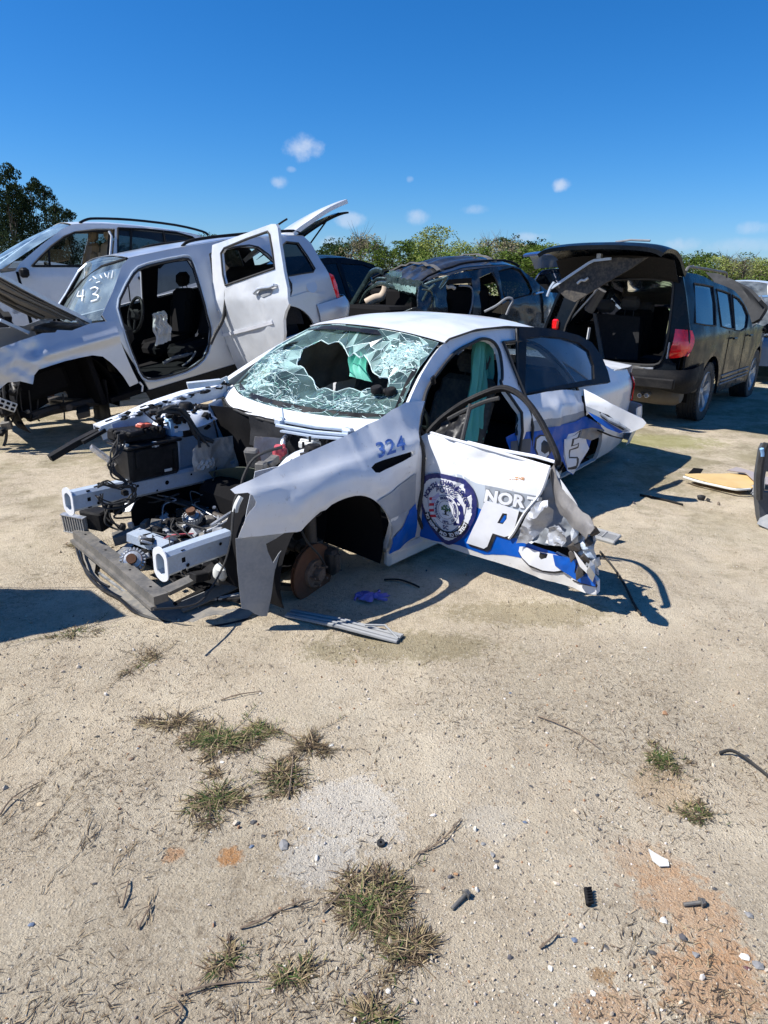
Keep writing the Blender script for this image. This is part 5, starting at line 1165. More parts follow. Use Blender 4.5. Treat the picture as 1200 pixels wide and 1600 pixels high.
# dark clutter deep in the bay
r = random.Random(14); b = MB(); bm_ = MB(); ba = MB()
for k in range(320):
    x, y, z = r.uniform(-.25, .5), r.uniform(-.40, .40), r.uniform(.18, .36); (b if k % 3 else bm_ if k % 2 else ba).box((x, y, z), (r.uniform(.02, .09), r.uniform(.02, .08), r.uniform(.01, .05)), RM(r.uniform(0, 3), r.uniform(-.5, .5), r.uniform(-.5, .5)), bev=.004)
for k in range(120):
    x, y, z = r.uniform(-.30, .1), r.uniform(-.66, -.42), r.uniform(.80, .93); b.box((x, y, z), (r.uniform(.01, .05), r.uniform(.01, .04), r.uniform(.008, .03)), RM(r.uniform(0, 3), r.uniform(-.5, .5)), bev=.003)
b.build('broken_plastic', M_black, pc); bm_.build('broken_brackets', M_beam, pc); ba.build('broken_castings', M_alu, pc)
# wiring: looms and loose cables
def rc(nm, pts, rad, m=M_rubber, jit=.012, seed=0):
    r = random.Random(seed); P = [np.array(p) + [r.gauss(0, jit) for _ in range(3)] for p in pts]; return cable(nm, pc, P, rad, m)
for k in range(7): rc('wiring_loom', [PX(246, 644, 1, -.45), PX(268, 636, 1, -.44), PX(288, 644, 1, -.42), PX(298, 662, 1, -.40), PX(308, 678, 1, -.38), PX(318, 690, 1, -.36)], .006 + .004 * (k % 3), M_rubber, .018, k)
for k in range(6): rc('wiring_loom', [PX(188, 690, 1, -.40), PX(184, 705, 1, -.38), PX(176, 722, 1, -.37), PX(180, 740, 1, -.36), PX(200, 755, 1, -.36)], .005, M_rubber, .012, 20 + k)
for k in range(6): rc('wiring_loom', [PX(152, 762, 1, -.38), PX(165, 752, 1, -.36), PX(185, 762, 1, -.34), PX(205, 758, 1, -.34), PX(208, 775, 1, -.34), PX(190, 785, 1, -.36), PX(165, 790, 1, -.36), PX(152, 775, 1, -.38)], .0045, M_rubber, .014, 40 + k)
for k in range(3): rc('wiring_loom', [PX(166, 790, 2, .42), PX(172, 815, 2, .34), PX(190, 830, 2, .28), PX(220, 840, 2, .26)], .006, M_rubber, .014, 60 + k)
rc('loose_cable', [PX(285, 583, 1, -.5) * 0 + PX(278, 630, 1, -.55), PX(268, 655, 1, -.50), PX(250, 662, 1, -.5), PX(225, 648, 1, -.55)], .005, seed=70)
rc('loose_cable', [PX(440, 700, 1, .4), PX(410, 706, 1, .38), PX(392, 722, 1, .36), PX(380, 745, 1, .34), PX(376, 760, 1, .34)], .009, seed=71, jit=.002)
rc('loose_cable', [PX(376, 770, 1, .52), PX(366, 800, 1, .54), PX(362, 838, 1, .56), PX(350, 880, 1, .58), PX(325, 925, 1, .62), PX(300, 945, 1, .68), PX(240, 952, 1, .72)], .005, seed=72, jit=.002)
rc('loose_cable', [PX(372, 770, 1, .52), PX(366, 786, 1, .52), PX(362, 830, 1, .54)], .008, seed=73, jit=.002)
b = MB(); b.tube(spl([PX(376, 776, 1, .53), PX(370, 788, 1, .53), PX(367, 800, 1, .53)]), .016, 8); b.build('cable_plug', M_clearp, pc)
rc('loose_cable', [PX(330, 755, 2, .5), PX(345, 700, 2, .6), PX(330, 660, 1, -.4)], .006, seed=75)
rc('loose_cable', [PX(265, 855, 2, .30), PX(290, 848, 2, .32), PX(320, 848, 2, .33), PX(350, 838, 2, .34)], .007, seed=76)
rc('red_wire', [PX(258, 842, 2, .33), PX(275, 836, 2, .35), PX(300, 838, 2, .34)], .005, M_pinkred, seed=77)
b = MB(); b.tube(spl([PX(312, 950, 2, .13), PX(303, 962, 2, .09), PX(296, 972, 2, .06), PX(287, 981, 2, .045), PX(279, 982, 2, .045), PX(278, 975, 2, .05)]), .011, 8); b.build('bent_metal_pipe', M_chrome, pc)
b = MB(); b.box(PX(187, 792, 2, .38), (.12, .05, .06), RM(.8), bev=.006); b.box(PX(195, 770, 1, -.34), (.03, .04, .03), bev=.004)
for k in range(10): b.box(np.array(PX(170 + 4 * k, 795 - 2.2 * k, 2, .37)), (.008, .05, .05), RM(.8))
b.build('relay_box', M_black, pc)
b = MB(); strip(b, [PX(196, 800, 2, .37), PX(205, 782, 2, .42)], (1, .3, 0), .08, .006); b.build('relay_bracket', M_alu, pc)
b = MB(); strip(b, [PX(243, 690, 1, -.42), PX(240, 735, 1, -.42)], (0, 1, 0), .045, .01); strip(b, [PX(272, 690, 1, -.44), PX(273, 735, 1, -.44)], (0, 1, 0), .07, .008); b.build('tower_web', M_steel, pc)
# ---- the two left doors, both sprung open
def solve_angle(H, length, z, target_px, lo, hi):
    """opening angle (world heading) at which a door of this length ends at the photo column target_px"""
    best = None
    for k in range(400):
        a = lo + (hi - lo) * k / 399; p = H + np.array([math.cos(a) * length, math.sin(a) * length, 0]); p[2] = z; q = proj(p)
        if best is None or abs(q[0] - target_px) < best[0]: best = (abs(q[0] - target_px), a)
    return best[1]
Hf = PC.w((-.775, .858, .5)); ang = RAD(-40); print('front door heading', math.degrees(ang), Hf)
Lm = PC.R.T
def door_surf(H, ang, bul=.03):
    d = np.array([math.cos(ang), math.sin(ang), 0]); n = np.array([math.sin(ang), -math.cos(ang), 0])   # n faces the camera side
    def f(u, v): 
        t = 0.62 * max(0, v - .88 + .12) if v > .76 else 0.0
        w = np.array([H[0], H[1], 0]) + d * u + n * (bul * math.sin(math.pi * min(1, max(0, (v - .1) / .75))) - t * .9 + .0 * u) + np.array([0, 0, v])
        return PC.l(w)
    return Surf(f, PC, (0, 1.1, .1, 1.2)), d, n
DS, dd_, dn_ = door_surf(Hf, ang)
def ddisp(u, v):
    k = max(0, (u - .60) / .4); z = .008 * crumple(u, v, 0, 2.0, 4)
    z -= .022 * math.exp(-(((u - .20 - (.80 - v) * .55) / .03) ** 2)) * (1 if .5 < v < .78 else .2)      # long crease from the front top
    z += -.020 * math.exp(-(((u - .44) / .07) ** 2 + ((v - .70) / .045) ** 2)) + .010 * math.exp(-(((u - .50) / .03) ** 2 + ((v - .69) / .05) ** 2))
    z += k * .030 * crumple(u, v, 0, 2.6, 7)
    return z
skin = DS.tr([(655, 706), (654, 692), (659, 682), (669, 676), (695, 684), (770, 705), (830, 722), (858, 731), (845, 770), (822, 800), (806, 828), (797, 839), (830, 850), (867, 864), (893, 877), (915, 888), (934, 908), (934, 927), (890, 915), (845, 903), (811, 889), (762, 874), (701, 856), (690, 850), (676, 846), (660, 842), (654, 834), (652, 790), (653, 750), (657, 738), (661, 728), (657, 716)])
b = MB(); panel(b, DS, skin, [], .026, .0025, 0, ddisp); fd = b.build('front_door', M_white, pc)
def on_door(name, px, m, off, h=.026, uv=None, par=None):
    b = MB(); panel(b, DS, uv or DS.tr(px), [], h, 0, off, ddisp); return b.build(name, m, par or fd)
on_door('silver_stripe', [(664, 737), (690, 744), (715, 741), (745, 755), (800, 768), (840, 774), (822, 799), (806, 826), (798, 838), (786, 832), (742, 800), (700, 800), (656, 790), (654, 765)], M_vsilver, .0010)
on_door('grey_band', [(758, 758), (785, 763), (815, 770), (843, 775), (826, 795), (800, 790), (760, 778)], M_vgrey, .0016)
on_door('blue_stripe', [(655, 796), (690, 806), (744, 792), (766, 800), (798, 822), (797, 838), (830, 849), (868, 863), (895, 877), (888, 893), (860, 888), (825, 873), (790, 866), (758, 866), (720, 852), (697, 848), (676, 844), (657, 838)], M_vblue, .0018)
# seam line of the folded rear edge
b = MB(); b.tube([DS.p(*q, .010) for q in smooth(DS.tr([(860, 731), (846, 770), (822, 800), (806, 828), (797, 840)]), 4)], .009, 6); b.build('folded_edge', M_white, fd)
b = MB(); b.tube([DS.p(*q, .004) for q in DS.tr([(669, 675), (695, 683), (770, 704), (830, 721), (860, 730)])], .008, 6); b.tube([np.array(DS.p(*q, -.035)) + [0, 0, .012] for q in DS.tr([(690, 681), (770, 701), (830, 717), (868, 728)])], .009, 6); b.build('belt_moulding', M_vwhite, fd)
# shell of the door behind the skin
b = MB(); inn = [(.02, .18), (.02, .80), (.68, .74), (.74, .60), (.98, .35), (1.0, .18)]; panel(b, DS, inn, [], .10, .01, -.11); fd_in = b.build('door_inner_panel', M_black, fd)
b = MB(); pts = smooth(skin, 1) ; V = []; 
for (u, v) in skin: V += [DS.p(u, v, ddisp(u, v) - .003), DS.p(u, v, -.10 + .075 * min(1, max(0, (u - .4) / .4)))]
n = len(skin); b.add(V, [(2 * i, 2 * ((i + 1) % n), 2 * ((i + 1) % n) + 1, 2 * i + 1) for i in range(n) if not (0.72 < skin[i][0] < .80)]); b.build('door_edge', M_white_bare, fd)
# crushed rear part: crumpled skin turned away from the sun, curled inner metal, torn dark mass
def cr_part(name, px, m, push, amp, sc, seed, h=.016, par=None):
    b = MB(); o = DS.tr(px); u0 = min(q[0] for q in o); panel(b, DS, o, [], h, .002, push, lambda u, v: amp * crumple(u, v, 0, sc, seed) + ddisp(u, v) * .3, jit=.25); return b.build(name, m, par or fd, sharp=24)
def tilt(push, dp): return lambda u, v: 0
def crq(name, px, m, depth, amp, sc, seed, h=.014):
    """depth(u,v): distance of the crumpled sheet in front of (+) or behind the door plane"""
    b = MB(); panel(b, DS, DS.tr(px), [], h, .002, 0, lambda u, v: depth(u, v) + amp * crumple(u, v, 0, sc, seed), jit=.25); return b.build(name, m, fd, sharp=22)
uf = DS.inv(845, 770)[0]
crq('crumpled_skin', [(860, 732), (866, 745), (868, 765), (872, 785), (882, 800), (894, 818), (902, 840), (912, 860), (900, 878), (880, 866), (850, 858), (825, 850), (797, 840), (806, 828), (822, 800), (845, 770)], M_vgrey, lambda u, v: -.012 - .38 * max(0, u - uf) - .04, .028, 5.0, 31)  # grey instead of white paints the shade of the turned-away skin
crq('dented_lump', [(832, 800), (846, 782), (860, 780), (868, 796), (864, 815), (852, 826), (842, 838), (828, 846), (812, 845), (820, 822)], mat('scuffed_silver_skin', (.40, .41, .43), .38, metal=.3, coat=.3, dirt=.3, dirtcol=(.16, .16, .17), scale=14, wav=.4), lambda u, v: .035 * math.exp(-((u - .80) / .07) ** 2) + .01, .035, 6.0, 33, .012)
crq('dented_lump', [(862, 822), (878, 818), (888, 828), (890, 842), (884, 850), (868, 848), (856, 846), (858, 836)], MATS['scuffed_silver_skin'], lambda u, v: .02, .035, 6.5, 35, .012)
crq('lower_skin', [(867, 864), (893, 870), (912, 872), (930, 880), (934, 905), (934, 913), (912, 908), (888, 893), (870, 882)], M_vblue, lambda u, v: .012, .018, 5, 36)
TAUPE = mat('dusty_inner_metal', (.21, .20, .195), .45, metal=.3, coat=.2, dirt=.4, dirtcol=(.30, .285, .265), scale=10, wav=.3)
# inner door frame curling out and down to the torn corner
ci = [((866, 728), .00), ((872, 752), .0), ((886, 775), .02), ((905, 795), .05), ((924, 812), .08), ((929, 828), .09)]
cj = [((860, 742), -.05), ((864, 775), -.04), ((876, 800), .0), ((893, 822), .03), ((908, 836), .06), ((915, 842), .07)]
A_ = [DS.ro(*p, o * 2.2) for p, o in ci]; B_ = [DS.ro(*p, o * 2.2) for p, o in cj]; mid = [(a + c) / 2 + np.array(PC.l(PC.t + dn_)) * .018 for a, c in zip(A_, B_)]
cf = patch_fn([A_, mid, B_]); b = MB(); b.grid(lambda u, v: cf(v, u) + np.array([0, 0, .010 * crumple(u * 2, v, 0, 2, 3)]), 40, 16, .003); b.build('curled_inner_frame', TAUPE, fd)
a2 = [DS.p(*DS.inv(*p), .03) for p in ((880, 748), (890, 762), (905, 785), (908, 795))]; b2 = [DS.p(*DS.inv(*p), .02) for p in ((884, 770), (893, 780), (900, 790), (906, 797))]
cf2 = patch_fn([a2, b2]); b = MB(); b.grid(lambda u, v: cf2(v, u), 12, 5, .003); b.build('bent_door_edge', M_white, fd)
r = random.Random(6); b = MB(); b2_ = MB()
for k in range(26):
    px, py = r.uniform(900, 932), r.uniform(822, 895); q = DS.inv(px, py); c = DS.p(*q, r.uniform(-.05, .05)); (b if k % 3 else b2_).add(ICO_V * [r.uniform(.015, .04), r.uniform(.01, .03), r.uniform(.02, .06)] * (1 + .5 * np.array([r.uniform(-1, 1) for _ in range(12)])[:, None]) + c, ICO_F)
b.build('torn_metal', M_darkmetal, fd, smooth_=False); b2_.build('torn_bright_metal', M_alu, fd, smooth_=False)
b = MB(); scrumple(b, lambda u, v: DS.p(*(np.array(DS.inv(902, 840)) * (1 - u) * (1 - v) + np.array(DS.inv(930, 830)) * u * (1 - v) + np.array(DS.inv(908, 880)) * (1 - u) * v + np.array(DS.inv(935, 900)) * u * v), .02), 12, 14, .035, 8, 4, .002); b.build('torn_corner', M_steel, fd, sharp=20)
b = MB(); b.fan([DS.p(*DS.inv(*p), .045) for p in ((902, 855), (908, 862), (930, 890), (926, 893), (912, 880))]); b.build('torn_sliver', M_white, fd, smooth_=False)
# lettering
def poly_on(name, px, m, off, par=fd, h=.03): return on_door(name, px, m, off, h, None, par)
u0 = np.array(DS.inv(758, 782)); rgt = np.array(DS.inv(800, 789)) - u0; upv = np.array(DS.inv(761, 761)) - u0
b = MB(); text_uv(b, DS, 'NORT', u0, rgt / np.linalg.norm(rgt) * np.linalg.norm(upv) * .82, upv * .84, .006, bold=.045, flip=False, disp=ddisp, center=False, gap=.05, wide=1.22); b.build('lettering_north', M_vwhite, fd, smooth_=False)
b = MB(); text_uv(b, DS, 'NORT', u0 + [-.003, -.002], rgt / np.linalg.norm(rgt) * np.linalg.norm(upv) * .82, upv * .86, .0045, bold=.09, flip=False, disp=ddisp, center=False, gap=-.03, wide=1.22); b.build('lettering_shadow', mat('dark_grey_vinyl', (.13, .14, .155), .4, dirt=.1), fd, smooth_=False)
def letter(name, outer, inner, sh=(5, 4), off=.0085):
    """white letter with its black drop outline"""
    o = DS.tr(outer); i = [DS.tr(q) for q in inner]; bo = [(x + 0, y + 0) for x, y in outer]; cx = sum(p[0] for p in outer) / len(outer); cy = sum(p[1] for p in outer) / len(outer)
    b = MB(); panel(b, DS, DS.tr([(x + sh[0] + (x - cx) * .03, y + sh[1] + (y - cy) * .03) for x, y in outer]), [], .03, 0, off - .003, ddisp); blk = b.build(name + '_outline', M_vblack, fd)
    b = MB(); panel(b, DS, o, i, .03, 0, off, ddisp); b.build(name, M_vwhite, fd)
letter('letter_p', [(761, 781), (790, 789), (813, 797), (812, 803), (806, 822), (798, 836), (790, 838), (772, 832), (763, 853), (758, 856), (731, 847)], [[(787, 801), (794, 802), (793, 810), (787, 818), (779, 816)]])
on_door('letter_p_inside', [(790, 804), (793, 805), (791, 812), (787, 816), (783, 815)], M_vblue, .0095)
letter('letter_o', [(813, 853), (820, 853), (845, 860), (872, 866), (888, 876), (890, 882), (884, 889), (868, 891), (850, 889), (830, 880), (818, 870), (812, 860)], [[(846, 861), (858, 864), (856, 870), (848, 872), (845, 868)]], (1, 3))
letter('letter_l', [(905, 888), (918, 896), (933, 910), (932, 913), (905, 905), (895, 902)], [], (2, 3))
# rust smear scratches
b = MB(); r = random.Random(2)
for k in range(16):
    x, y = 796 + r.uniform(0, 22), 747 + r.gauss(0, 1.3); q = DS.inv(x, y); b.tube([DS.p(q[0], q[1], ddisp(*q) + .0015), DS.p(q[0] + r.uniform(.005, .02), q[1] + r.gauss(0, .003), ddisp(*q) + .0015)], .0016, 4)
b.build('rust_scratches', mat('orange_rust_mark', (.55, .26, .08), .8), fd)
# ---- badge, flat print layered on the skin
bc = np.array(DS.inv(700, 790)); by = .0
bR = np.array(DS.inv(746, 798)) ; bW = abs(bR[0] - bc[0]); top = DS.inv(700, 740)[1]; bot = DS.inv(697, 846)[1]; bH = (top - bot) / 2; bcy = (top + bot) / 2
print('badge', bc, bW, bH)
BC = np.array([bc[0], bcy])
def shield(k=1.0, scal=0):
    pts = [(0, .98), (.45, .95), (.80, .82), (.99, .52), (1.0, .22), (.93, -.10), (.72, -.50), (.40, -.84), (0, -1.06)]; full = pts + [(-x, y) for x, y in pts[-2:0:-1]]; full = smooth(full, 5, True)
    out = []
    for i, (x, y) in enumerate(full):
        f = k * (1 + scal * (1 if i % 2 else -1)); out.append((BC[0] + x * bW * f, BC[1] + y * bH * f))
    return out
def badge_poly(mb, P, off, m, holes=(), h=.05): panel(mb, DS, P, holes, h, 0, off, ddisp, m=m)
def bl(x, y): return (BC[0] + x * bW, BC[1] + y * bH)
def circ(cx, cy, r, n=28, sq=1.0): return [bl(cx + r * math.cos(2 * math.pi * k / n), cy + r * math.sin(2 * math.pi * k / n) * bW / bH * sq) for k in range(n)]
bm = [M_navy, M_vwhite, mat('flag_red_vinyl', (.50, .03, .05), .4), mat('tree_green_vinyl', (.05, .13, .05), .5), M_vblack, mat('flag_lilac_vinyl', (.42, .42, .60), .4)]
b = MB(); O = .0100
badge_poly(b, shield(), O, 0); badge_poly(b, shield(.87, .008), O + .0008, 1); badge_poly(b, shield(.66), O + .0016, 0); badge_poly(b, shield(.64), O + .0024, 1)
O3 = O + .0034
badge_poly(b, [bl(.30, .42), bl(.55, .20), bl(.62, -.10), bl(.50, -.34), bl(.26, -.40), bl(.20, .30)], O3, 0)           # state flag
badge_poly(b, [bl(-.30, .42), bl(-.55, .20), bl(-.62, -.10), bl(-.50, -.34), bl(-.26, -.40), bl(-.20, .30)], O3, 1)
for k in range(4): y = .28 - .17 * k; badge_poly(b, [bl(-.60, y - .04), bl(-.20, y + .06), bl(-.20, y - .02), bl(-.60, y - .12)], O3 + .0006, 2)
badge_poly(b, [bl(-.50, .26), bl(-.28, .44), bl(-.20, .30), bl(-.26, .12), bl(-.52, .10)], O3 + .0009, 5)
badge_poly(b, circ(.40, .0, .075), O3 + .0009, 1, h=.03); b_m = [bl(.36, .30), bl(.44, .26), bl(.50, .31), bl(.45, .21), bl(.38, .22)]; badge_poly(b, b_m, O3 + .0009, 1)
badge_poly(b, [bl(.37, -.02), bl(.43, -.02), bl(.45, -.3), bl(.36, -.3)], O3 + .0009, 1)
badge_poly(b, circ(0, 0, .44), O3 + .0012, 0); badge_poly(b, circ(0, 0, .425), O3 + .0018, 1); badge_poly(b, circ(0, 0, .275), O3 + .0023, 0); badge_poly(b, circ(0, 0, .262), O3 + .0028, 1)
r = random.Random(3)
for k in range(46): a = r.uniform(0, 6.28); q = r.random() ** .6; cx, cy = .17 * q * math.cos(a), .04 + .10 * q * math.sin(a); badge_poly(b, circ(cx, cy, r.uniform(.012, .028), 6), O3 + .0032 + .0001 * (k % 5), 3, h=.08)
badge_poly(b, [bl(-.02, .02), bl(.02, .02), bl(.035, -.13), bl(-.035, -.13)], O3 + .0039, 4); badge_poly(b, [bl(-.12, -.12), bl(.12, -.12), bl(.10, -.14), bl(-.10, -.14)], O3 + .0039, 4)
rib_o = [bl(1.0 * math.cos(t) * .80, 1.0 * math.sin(t) * .80) for t in np.linspace(RAD(197), RAD(343), 26)]; rib_i = [bl(math.cos(t) * .62, math.sin(t) * .62) for t in np.linspace(RAD(343), RAD(197), 26)]
badge_poly(b, rib_o + rib_i, O3 + .0042, 4)
T1 = O3 + .0052; rr = bW; sy = bH / bW
def arct(s, rad, a0, a1, h, m, inward=False):
    n = len(s)
    for i, ch in enumerate(s):
        if ch == ' ': continue
        a = RAD(a0 + (a1 - a0) * (i + .5) / n); d = np.array([math.cos(a), math.sin(a)]); rt = np.array([math.sin(a), -math.cos(a)]); upd = d
        if inward: upd = -d; rt = -rt
        V, F = glyph(ch, 0, .045); w = (V[:, 0].min() + V[:, 0].max()) / 2; P = []
        for vx, vy in V:
            q = d * rad + rt * (vx - w) * h + upd * (vy - .36) * h; uv = (BC[0] + q[0] * bW, BC[1] + q[1] * bH); P.append(DS.p(uv[0], uv[1], T1 + ddisp(*uv)))
        b.add(P, F, m)
arct('NORTH CHARLESTON', .765, 162, 18, .185, 0); arct('PROGRESS', .345, 125, 55, .105, 0); arct('PROSPERITY', .345, 42, -55, .105, 0); arct('HISTORICAL', .345, 235, 138, .105, 0); arct('1972', .345, 252, 288, .11, 0, True)
arct('TO SERVE', .715, 199, 246, .15, 1, True); arct('AND', .715, 252, 272, .15, 1, True); arct('TO PROTECT', .715, 279, 342, .15, 1, True)
def flat(s, x, y, h, m): text_uv(b, DS, s, bl(x, y), np.array([bW, 0]) * h, np.array([0, bH]) * h, T1 + ddisp(BC[0], BC[1]) + .0, m=m, bold=.03, flip=False)
flat('POLICE', 0, .47, .15, 0); flat('SC', 0, -.565, .12, 0)
b.build('police_badge', bm, fd, smooth_=False)
# window frame tube, divider, mirror sail
fr = [(670, 676), (690, 655), (722, 632), (757, 615), (783, 607), (802, 611), (822, 626), (842, 653), (860, 688), (871, 714), (871, 726)]
P = [DS.ro(*p, o) for p, o in zip(fr, [0, 0, .0, .0, .01, .03, .07, .12, .17, .20, .20])]
b = MB(); Ps = smooth(P, 6); b.tube(Ps, .021, 10, flat=.75); b.tube([np.array(p) + np.array(PC.l(PC.t + dn_)) * .018 for p in Ps], .008, 6); b.build('window_frame', M_black, fd)
b = MB(); Pi = [DS.p(*DS.inv(*p), 0) for p in ((700, 655), (727, 641), (757, 628), (780, 622))]; b.tube(smooth(Pi, 4), .012, 6); b.tube([DS.p(*DS.inv(*p), 0) for p in ((735, 632), (728, 662), (722, 688))], .013, 8); b.build('window_channel', M_rubber, fd)
b = MB(); panel(b, DS, DS.tr([(676, 676), (692, 657), (712, 645), (732, 636), (726, 665), (721, 688), (700, 684)]), [], .014, .006, -.01, lambda u, v: .018 * crumple(u, v, 0, 9, 3), jit=.2); b.build('mirror_sail', M_blackg, fd, sharp=25)

# ---- rear door: window frame and glass, dented upper skin, folded wing, torn lower skin with letters
Hr = PC.w((xb - .10, .885, .5)); L_ = 1.02; a0 = math.atan2(*(PC.R @ np.array([-1, 0, 0]))[[1, 0]])
angr = solve_angle(Hr, L_, .86, 952, a0 - .9, a0 + .2); print('rear door', math.degrees(a0), math.degrees(angr))
RS, rd_, rn_ = door_surf(Hr, angr, .02)
rwo = RS.tr([(811, 618), (810, 560), (811, 512), (840, 511), (875, 516), (905, 524), (925, 535), (940, 556), (950, 580), (954, 597), (930, 600), (885, 607), (845, 612)])
rwi = RS.tr([(820, 614), (822, 570), (823, 528), (850, 525), (880, 528), (905, 536), (920, 548), (928, 570), (929, 592), (905, 596), (875, 602), (845, 609)])
b = MB(); panel(b, RS, rwo, [rwi], .04, .03, 0); rd = b.build('rear_door', M_blackg, pc)
b = MB(); panel(b, RS, rwi, [], .06, .0, -.012); b.build('window_glass', glass_mat('light_tinted_glass', (.50, .58, .62), dust=.06, dustcol=(.35, .42, .48)), rd)
b = MB(); b.tube([RS.p(*q, .006) for q in RS.tr([(806, 515), (807, 560), (808, 620), (806, 680)])], .010, 6); b.build('door_seal', M_rubber, rd)
upn = np.array(PC.l(PC.t + rn_))
fold = np.array([RS.inv(913, 610)[0], 0]); ufd = RS.inv(914, 625)[0]
def rdisp(u, v): return -.03 * math.exp(-(((u - ufd) / .10) ** 2)) + .012 * crumple(u, v, 0, 3, 9) + .03 * math.exp(-(((u - .35) / .06) ** 2 + ((v - .70) / .08) ** 2))
upk = RS.tr([(807, 668), (812, 640), (819, 619), (855, 612), (885, 609), (912, 608), (914, 625), (916, 642), (890, 648), (860, 654), (837, 657), (820, 664)])
b = MB(); panel(b, RS, upk, [], .024, .002, 0, rdisp); b.build('upper_skin', M_white, rd)
gb = RS.tr([(806, 676), (807, 667), (837, 657), (880, 650), (916, 642), (918, 652), (895, 660), (860, 668), (835, 674)])
b = MB(); panel(b, RS, gb, [], .024, .002, .0, rdisp); b.build('grey_band', M_vgrey, rd)
lw = RS.tr([(794, 704), (792, 684), (806, 676), (835, 673), (860, 667), (895, 659), (918, 651), (938, 664), (943, 672), (935, 682), (923, 688), (918, 702), (908, 722), (898, 736), (892, 741), (881, 735), (875, 720), (850, 716), (815, 708)])
LWm = lambda u, v: rdisp(u, v) + .06 * max(0, .62 - v) ** 1 + .014 * crumple(u, v, 0, 4, 12)
b = MB(); panel(b, RS, lw, [], .02, .002, 0, LWm); b.build('torn_lower_skin', M_vblue, rd)
def rpoly(nm, px, m, off): b = MB(); panel(b, RS, RS.tr(px), [], .02, 0, off, LWm); b.build(nm, m, rd)
rpoly('white_field', [(878, 690), (886, 678), (912, 671), (916, 686), (919, 700), (906, 724), (893, 740), (881, 734), (876, 712)], M_vwhite, .0015)
rpoly('torn_grey_film', [(905, 684), (911, 671), (925, 668), (942, 671), (936, 682), (922, 688), (916, 686)], TAUPE, .005)
rpoly('letter_c_outline', [(831, 700), (834, 684), (843, 679), (858, 680), (862, 690), (857, 706), (850, 714), (836, 712)], M_vblack, .003)
rpoly('letter_c', [(833, 700), (836, 686), (844, 681), (856, 682), (859, 688), (852, 690), (848, 687), (843, 692), (841, 704), (846, 708), (852, 704), (853, 709), (847, 713), (837, 711)], M_vwhite, .005)
rpoly('letter_i', [(795, 702), (798, 690), (812, 686), (826, 684), (824, 706), (806, 706)], M_greyfab, .004)
rpoly('letter_e', [(880, 686), (907, 673), (910, 672), (904, 684), (893, 686), (891, 695), (903, 691), (901, 699), (889, 703), (887, 713), (900, 713), (902, 716), (899, 731), (882, 732), (881, 728), (879, 705)], M_vblack, .0035)
rpoly('letter_e_face', [(878, 686), (905, 675), (901, 682), (890, 685), (888, 697), (900, 693), (898, 697), (886, 702), (884, 715), (897, 715), (895, 726), (880, 729), (877, 705)], M_vwhite, .006)
# wing folded outwards
Hw = PC.w(RS.p(ufd, .75, -.03)); angw = solve_angle(Hw, .47, .62, 1007, angr - 1.2, angr + .1); print('wing', math.degrees(angw), Hw)
WG, wd_, wn_ = door_surf(Hw, angw, .015)
wo = WG.tr([(912, 608), (930, 617), (955, 631), (985, 646), (1005, 655), (1010, 661), (1004, 668), (985, 676), (970, 677), (950, 669), (930, 656), (916, 642), (914, 625)])
WD = lambda u, v: .012 * crumple(u, v, 0, 2, 14)
b = MB(); panel(b, WG, wo, [], .03, .002, 0, WD); wg = b.build('folded_wing', M_white, rd)
b = MB(); bk = WG.tr([(914, 612), (955, 634), (1002, 659), (985, 672), (950, 664), (918, 640)]); panel(b, WG, bk, [], .05, .02, -.05); V = []
for (u, v) in wo: V += [WG.p(u, v, -.002), WG.p(u, v, -.06)]
n = len(wo); b.add(V, [(2 * i, 2 * ((i + 1) % n), 2 * ((i + 1) % n) + 1, 2 * i + 1) for i in range(n)]); b.build('wing_inner', M_white_bare, wg)
b = MB(); panel(b, WG, WG.tr([(916, 641), (935, 650), (952, 660), (974, 675), (968, 677), (948, 669), (930, 656)]), [], .03, 0, .0015, WD); b.build('blue_stripe', M_vblue, wg)
b = MB(); panel(b, WG, WG.tr([(915, 634), (940, 644), (965, 659), (985, 671), (976, 676), (952, 661), (935, 651), (916, 642)]), [], .03, 0, .0025, WD); b.build('grey_stripe', M_vgrey, wg)
b = MB(); hp = [WG.p(*WG.inv(*p), .02) for p in ((938, 646), (952, 655), (966, 662), (977, 668))]; b.tube(smooth(hp, 5), [.012] * 5 + [.018] * 6 + [.012] * 5, 8); h_ = b.build('door_handle', M_vgrey, wg)
b = MB(); panel(b, WG, WG.tr([(936, 643), (950, 648), (966, 660), (979, 668), (974, 672), (955, 662), (940, 652)]), [], .02, 0, .004, WD); b.build('handle_recess', M_blackg, wg)
# door beam and crushed inside below
b = MB(); panel(b, RS, [(.03, .25), (.03, .78), (.9, .84), (.85, .5), (.5, .3)], [], .09, .01, -.10); b.build('door_inner_panel', M_dark, rd)
b = MB(); strip(b, [RS.p(*RS.inv(*p), .03) for p in ((930, 672), (950, 680), (966, 684))], (0, 0, 1), .03, .01); b.build('torn_trim', M_black, rd)
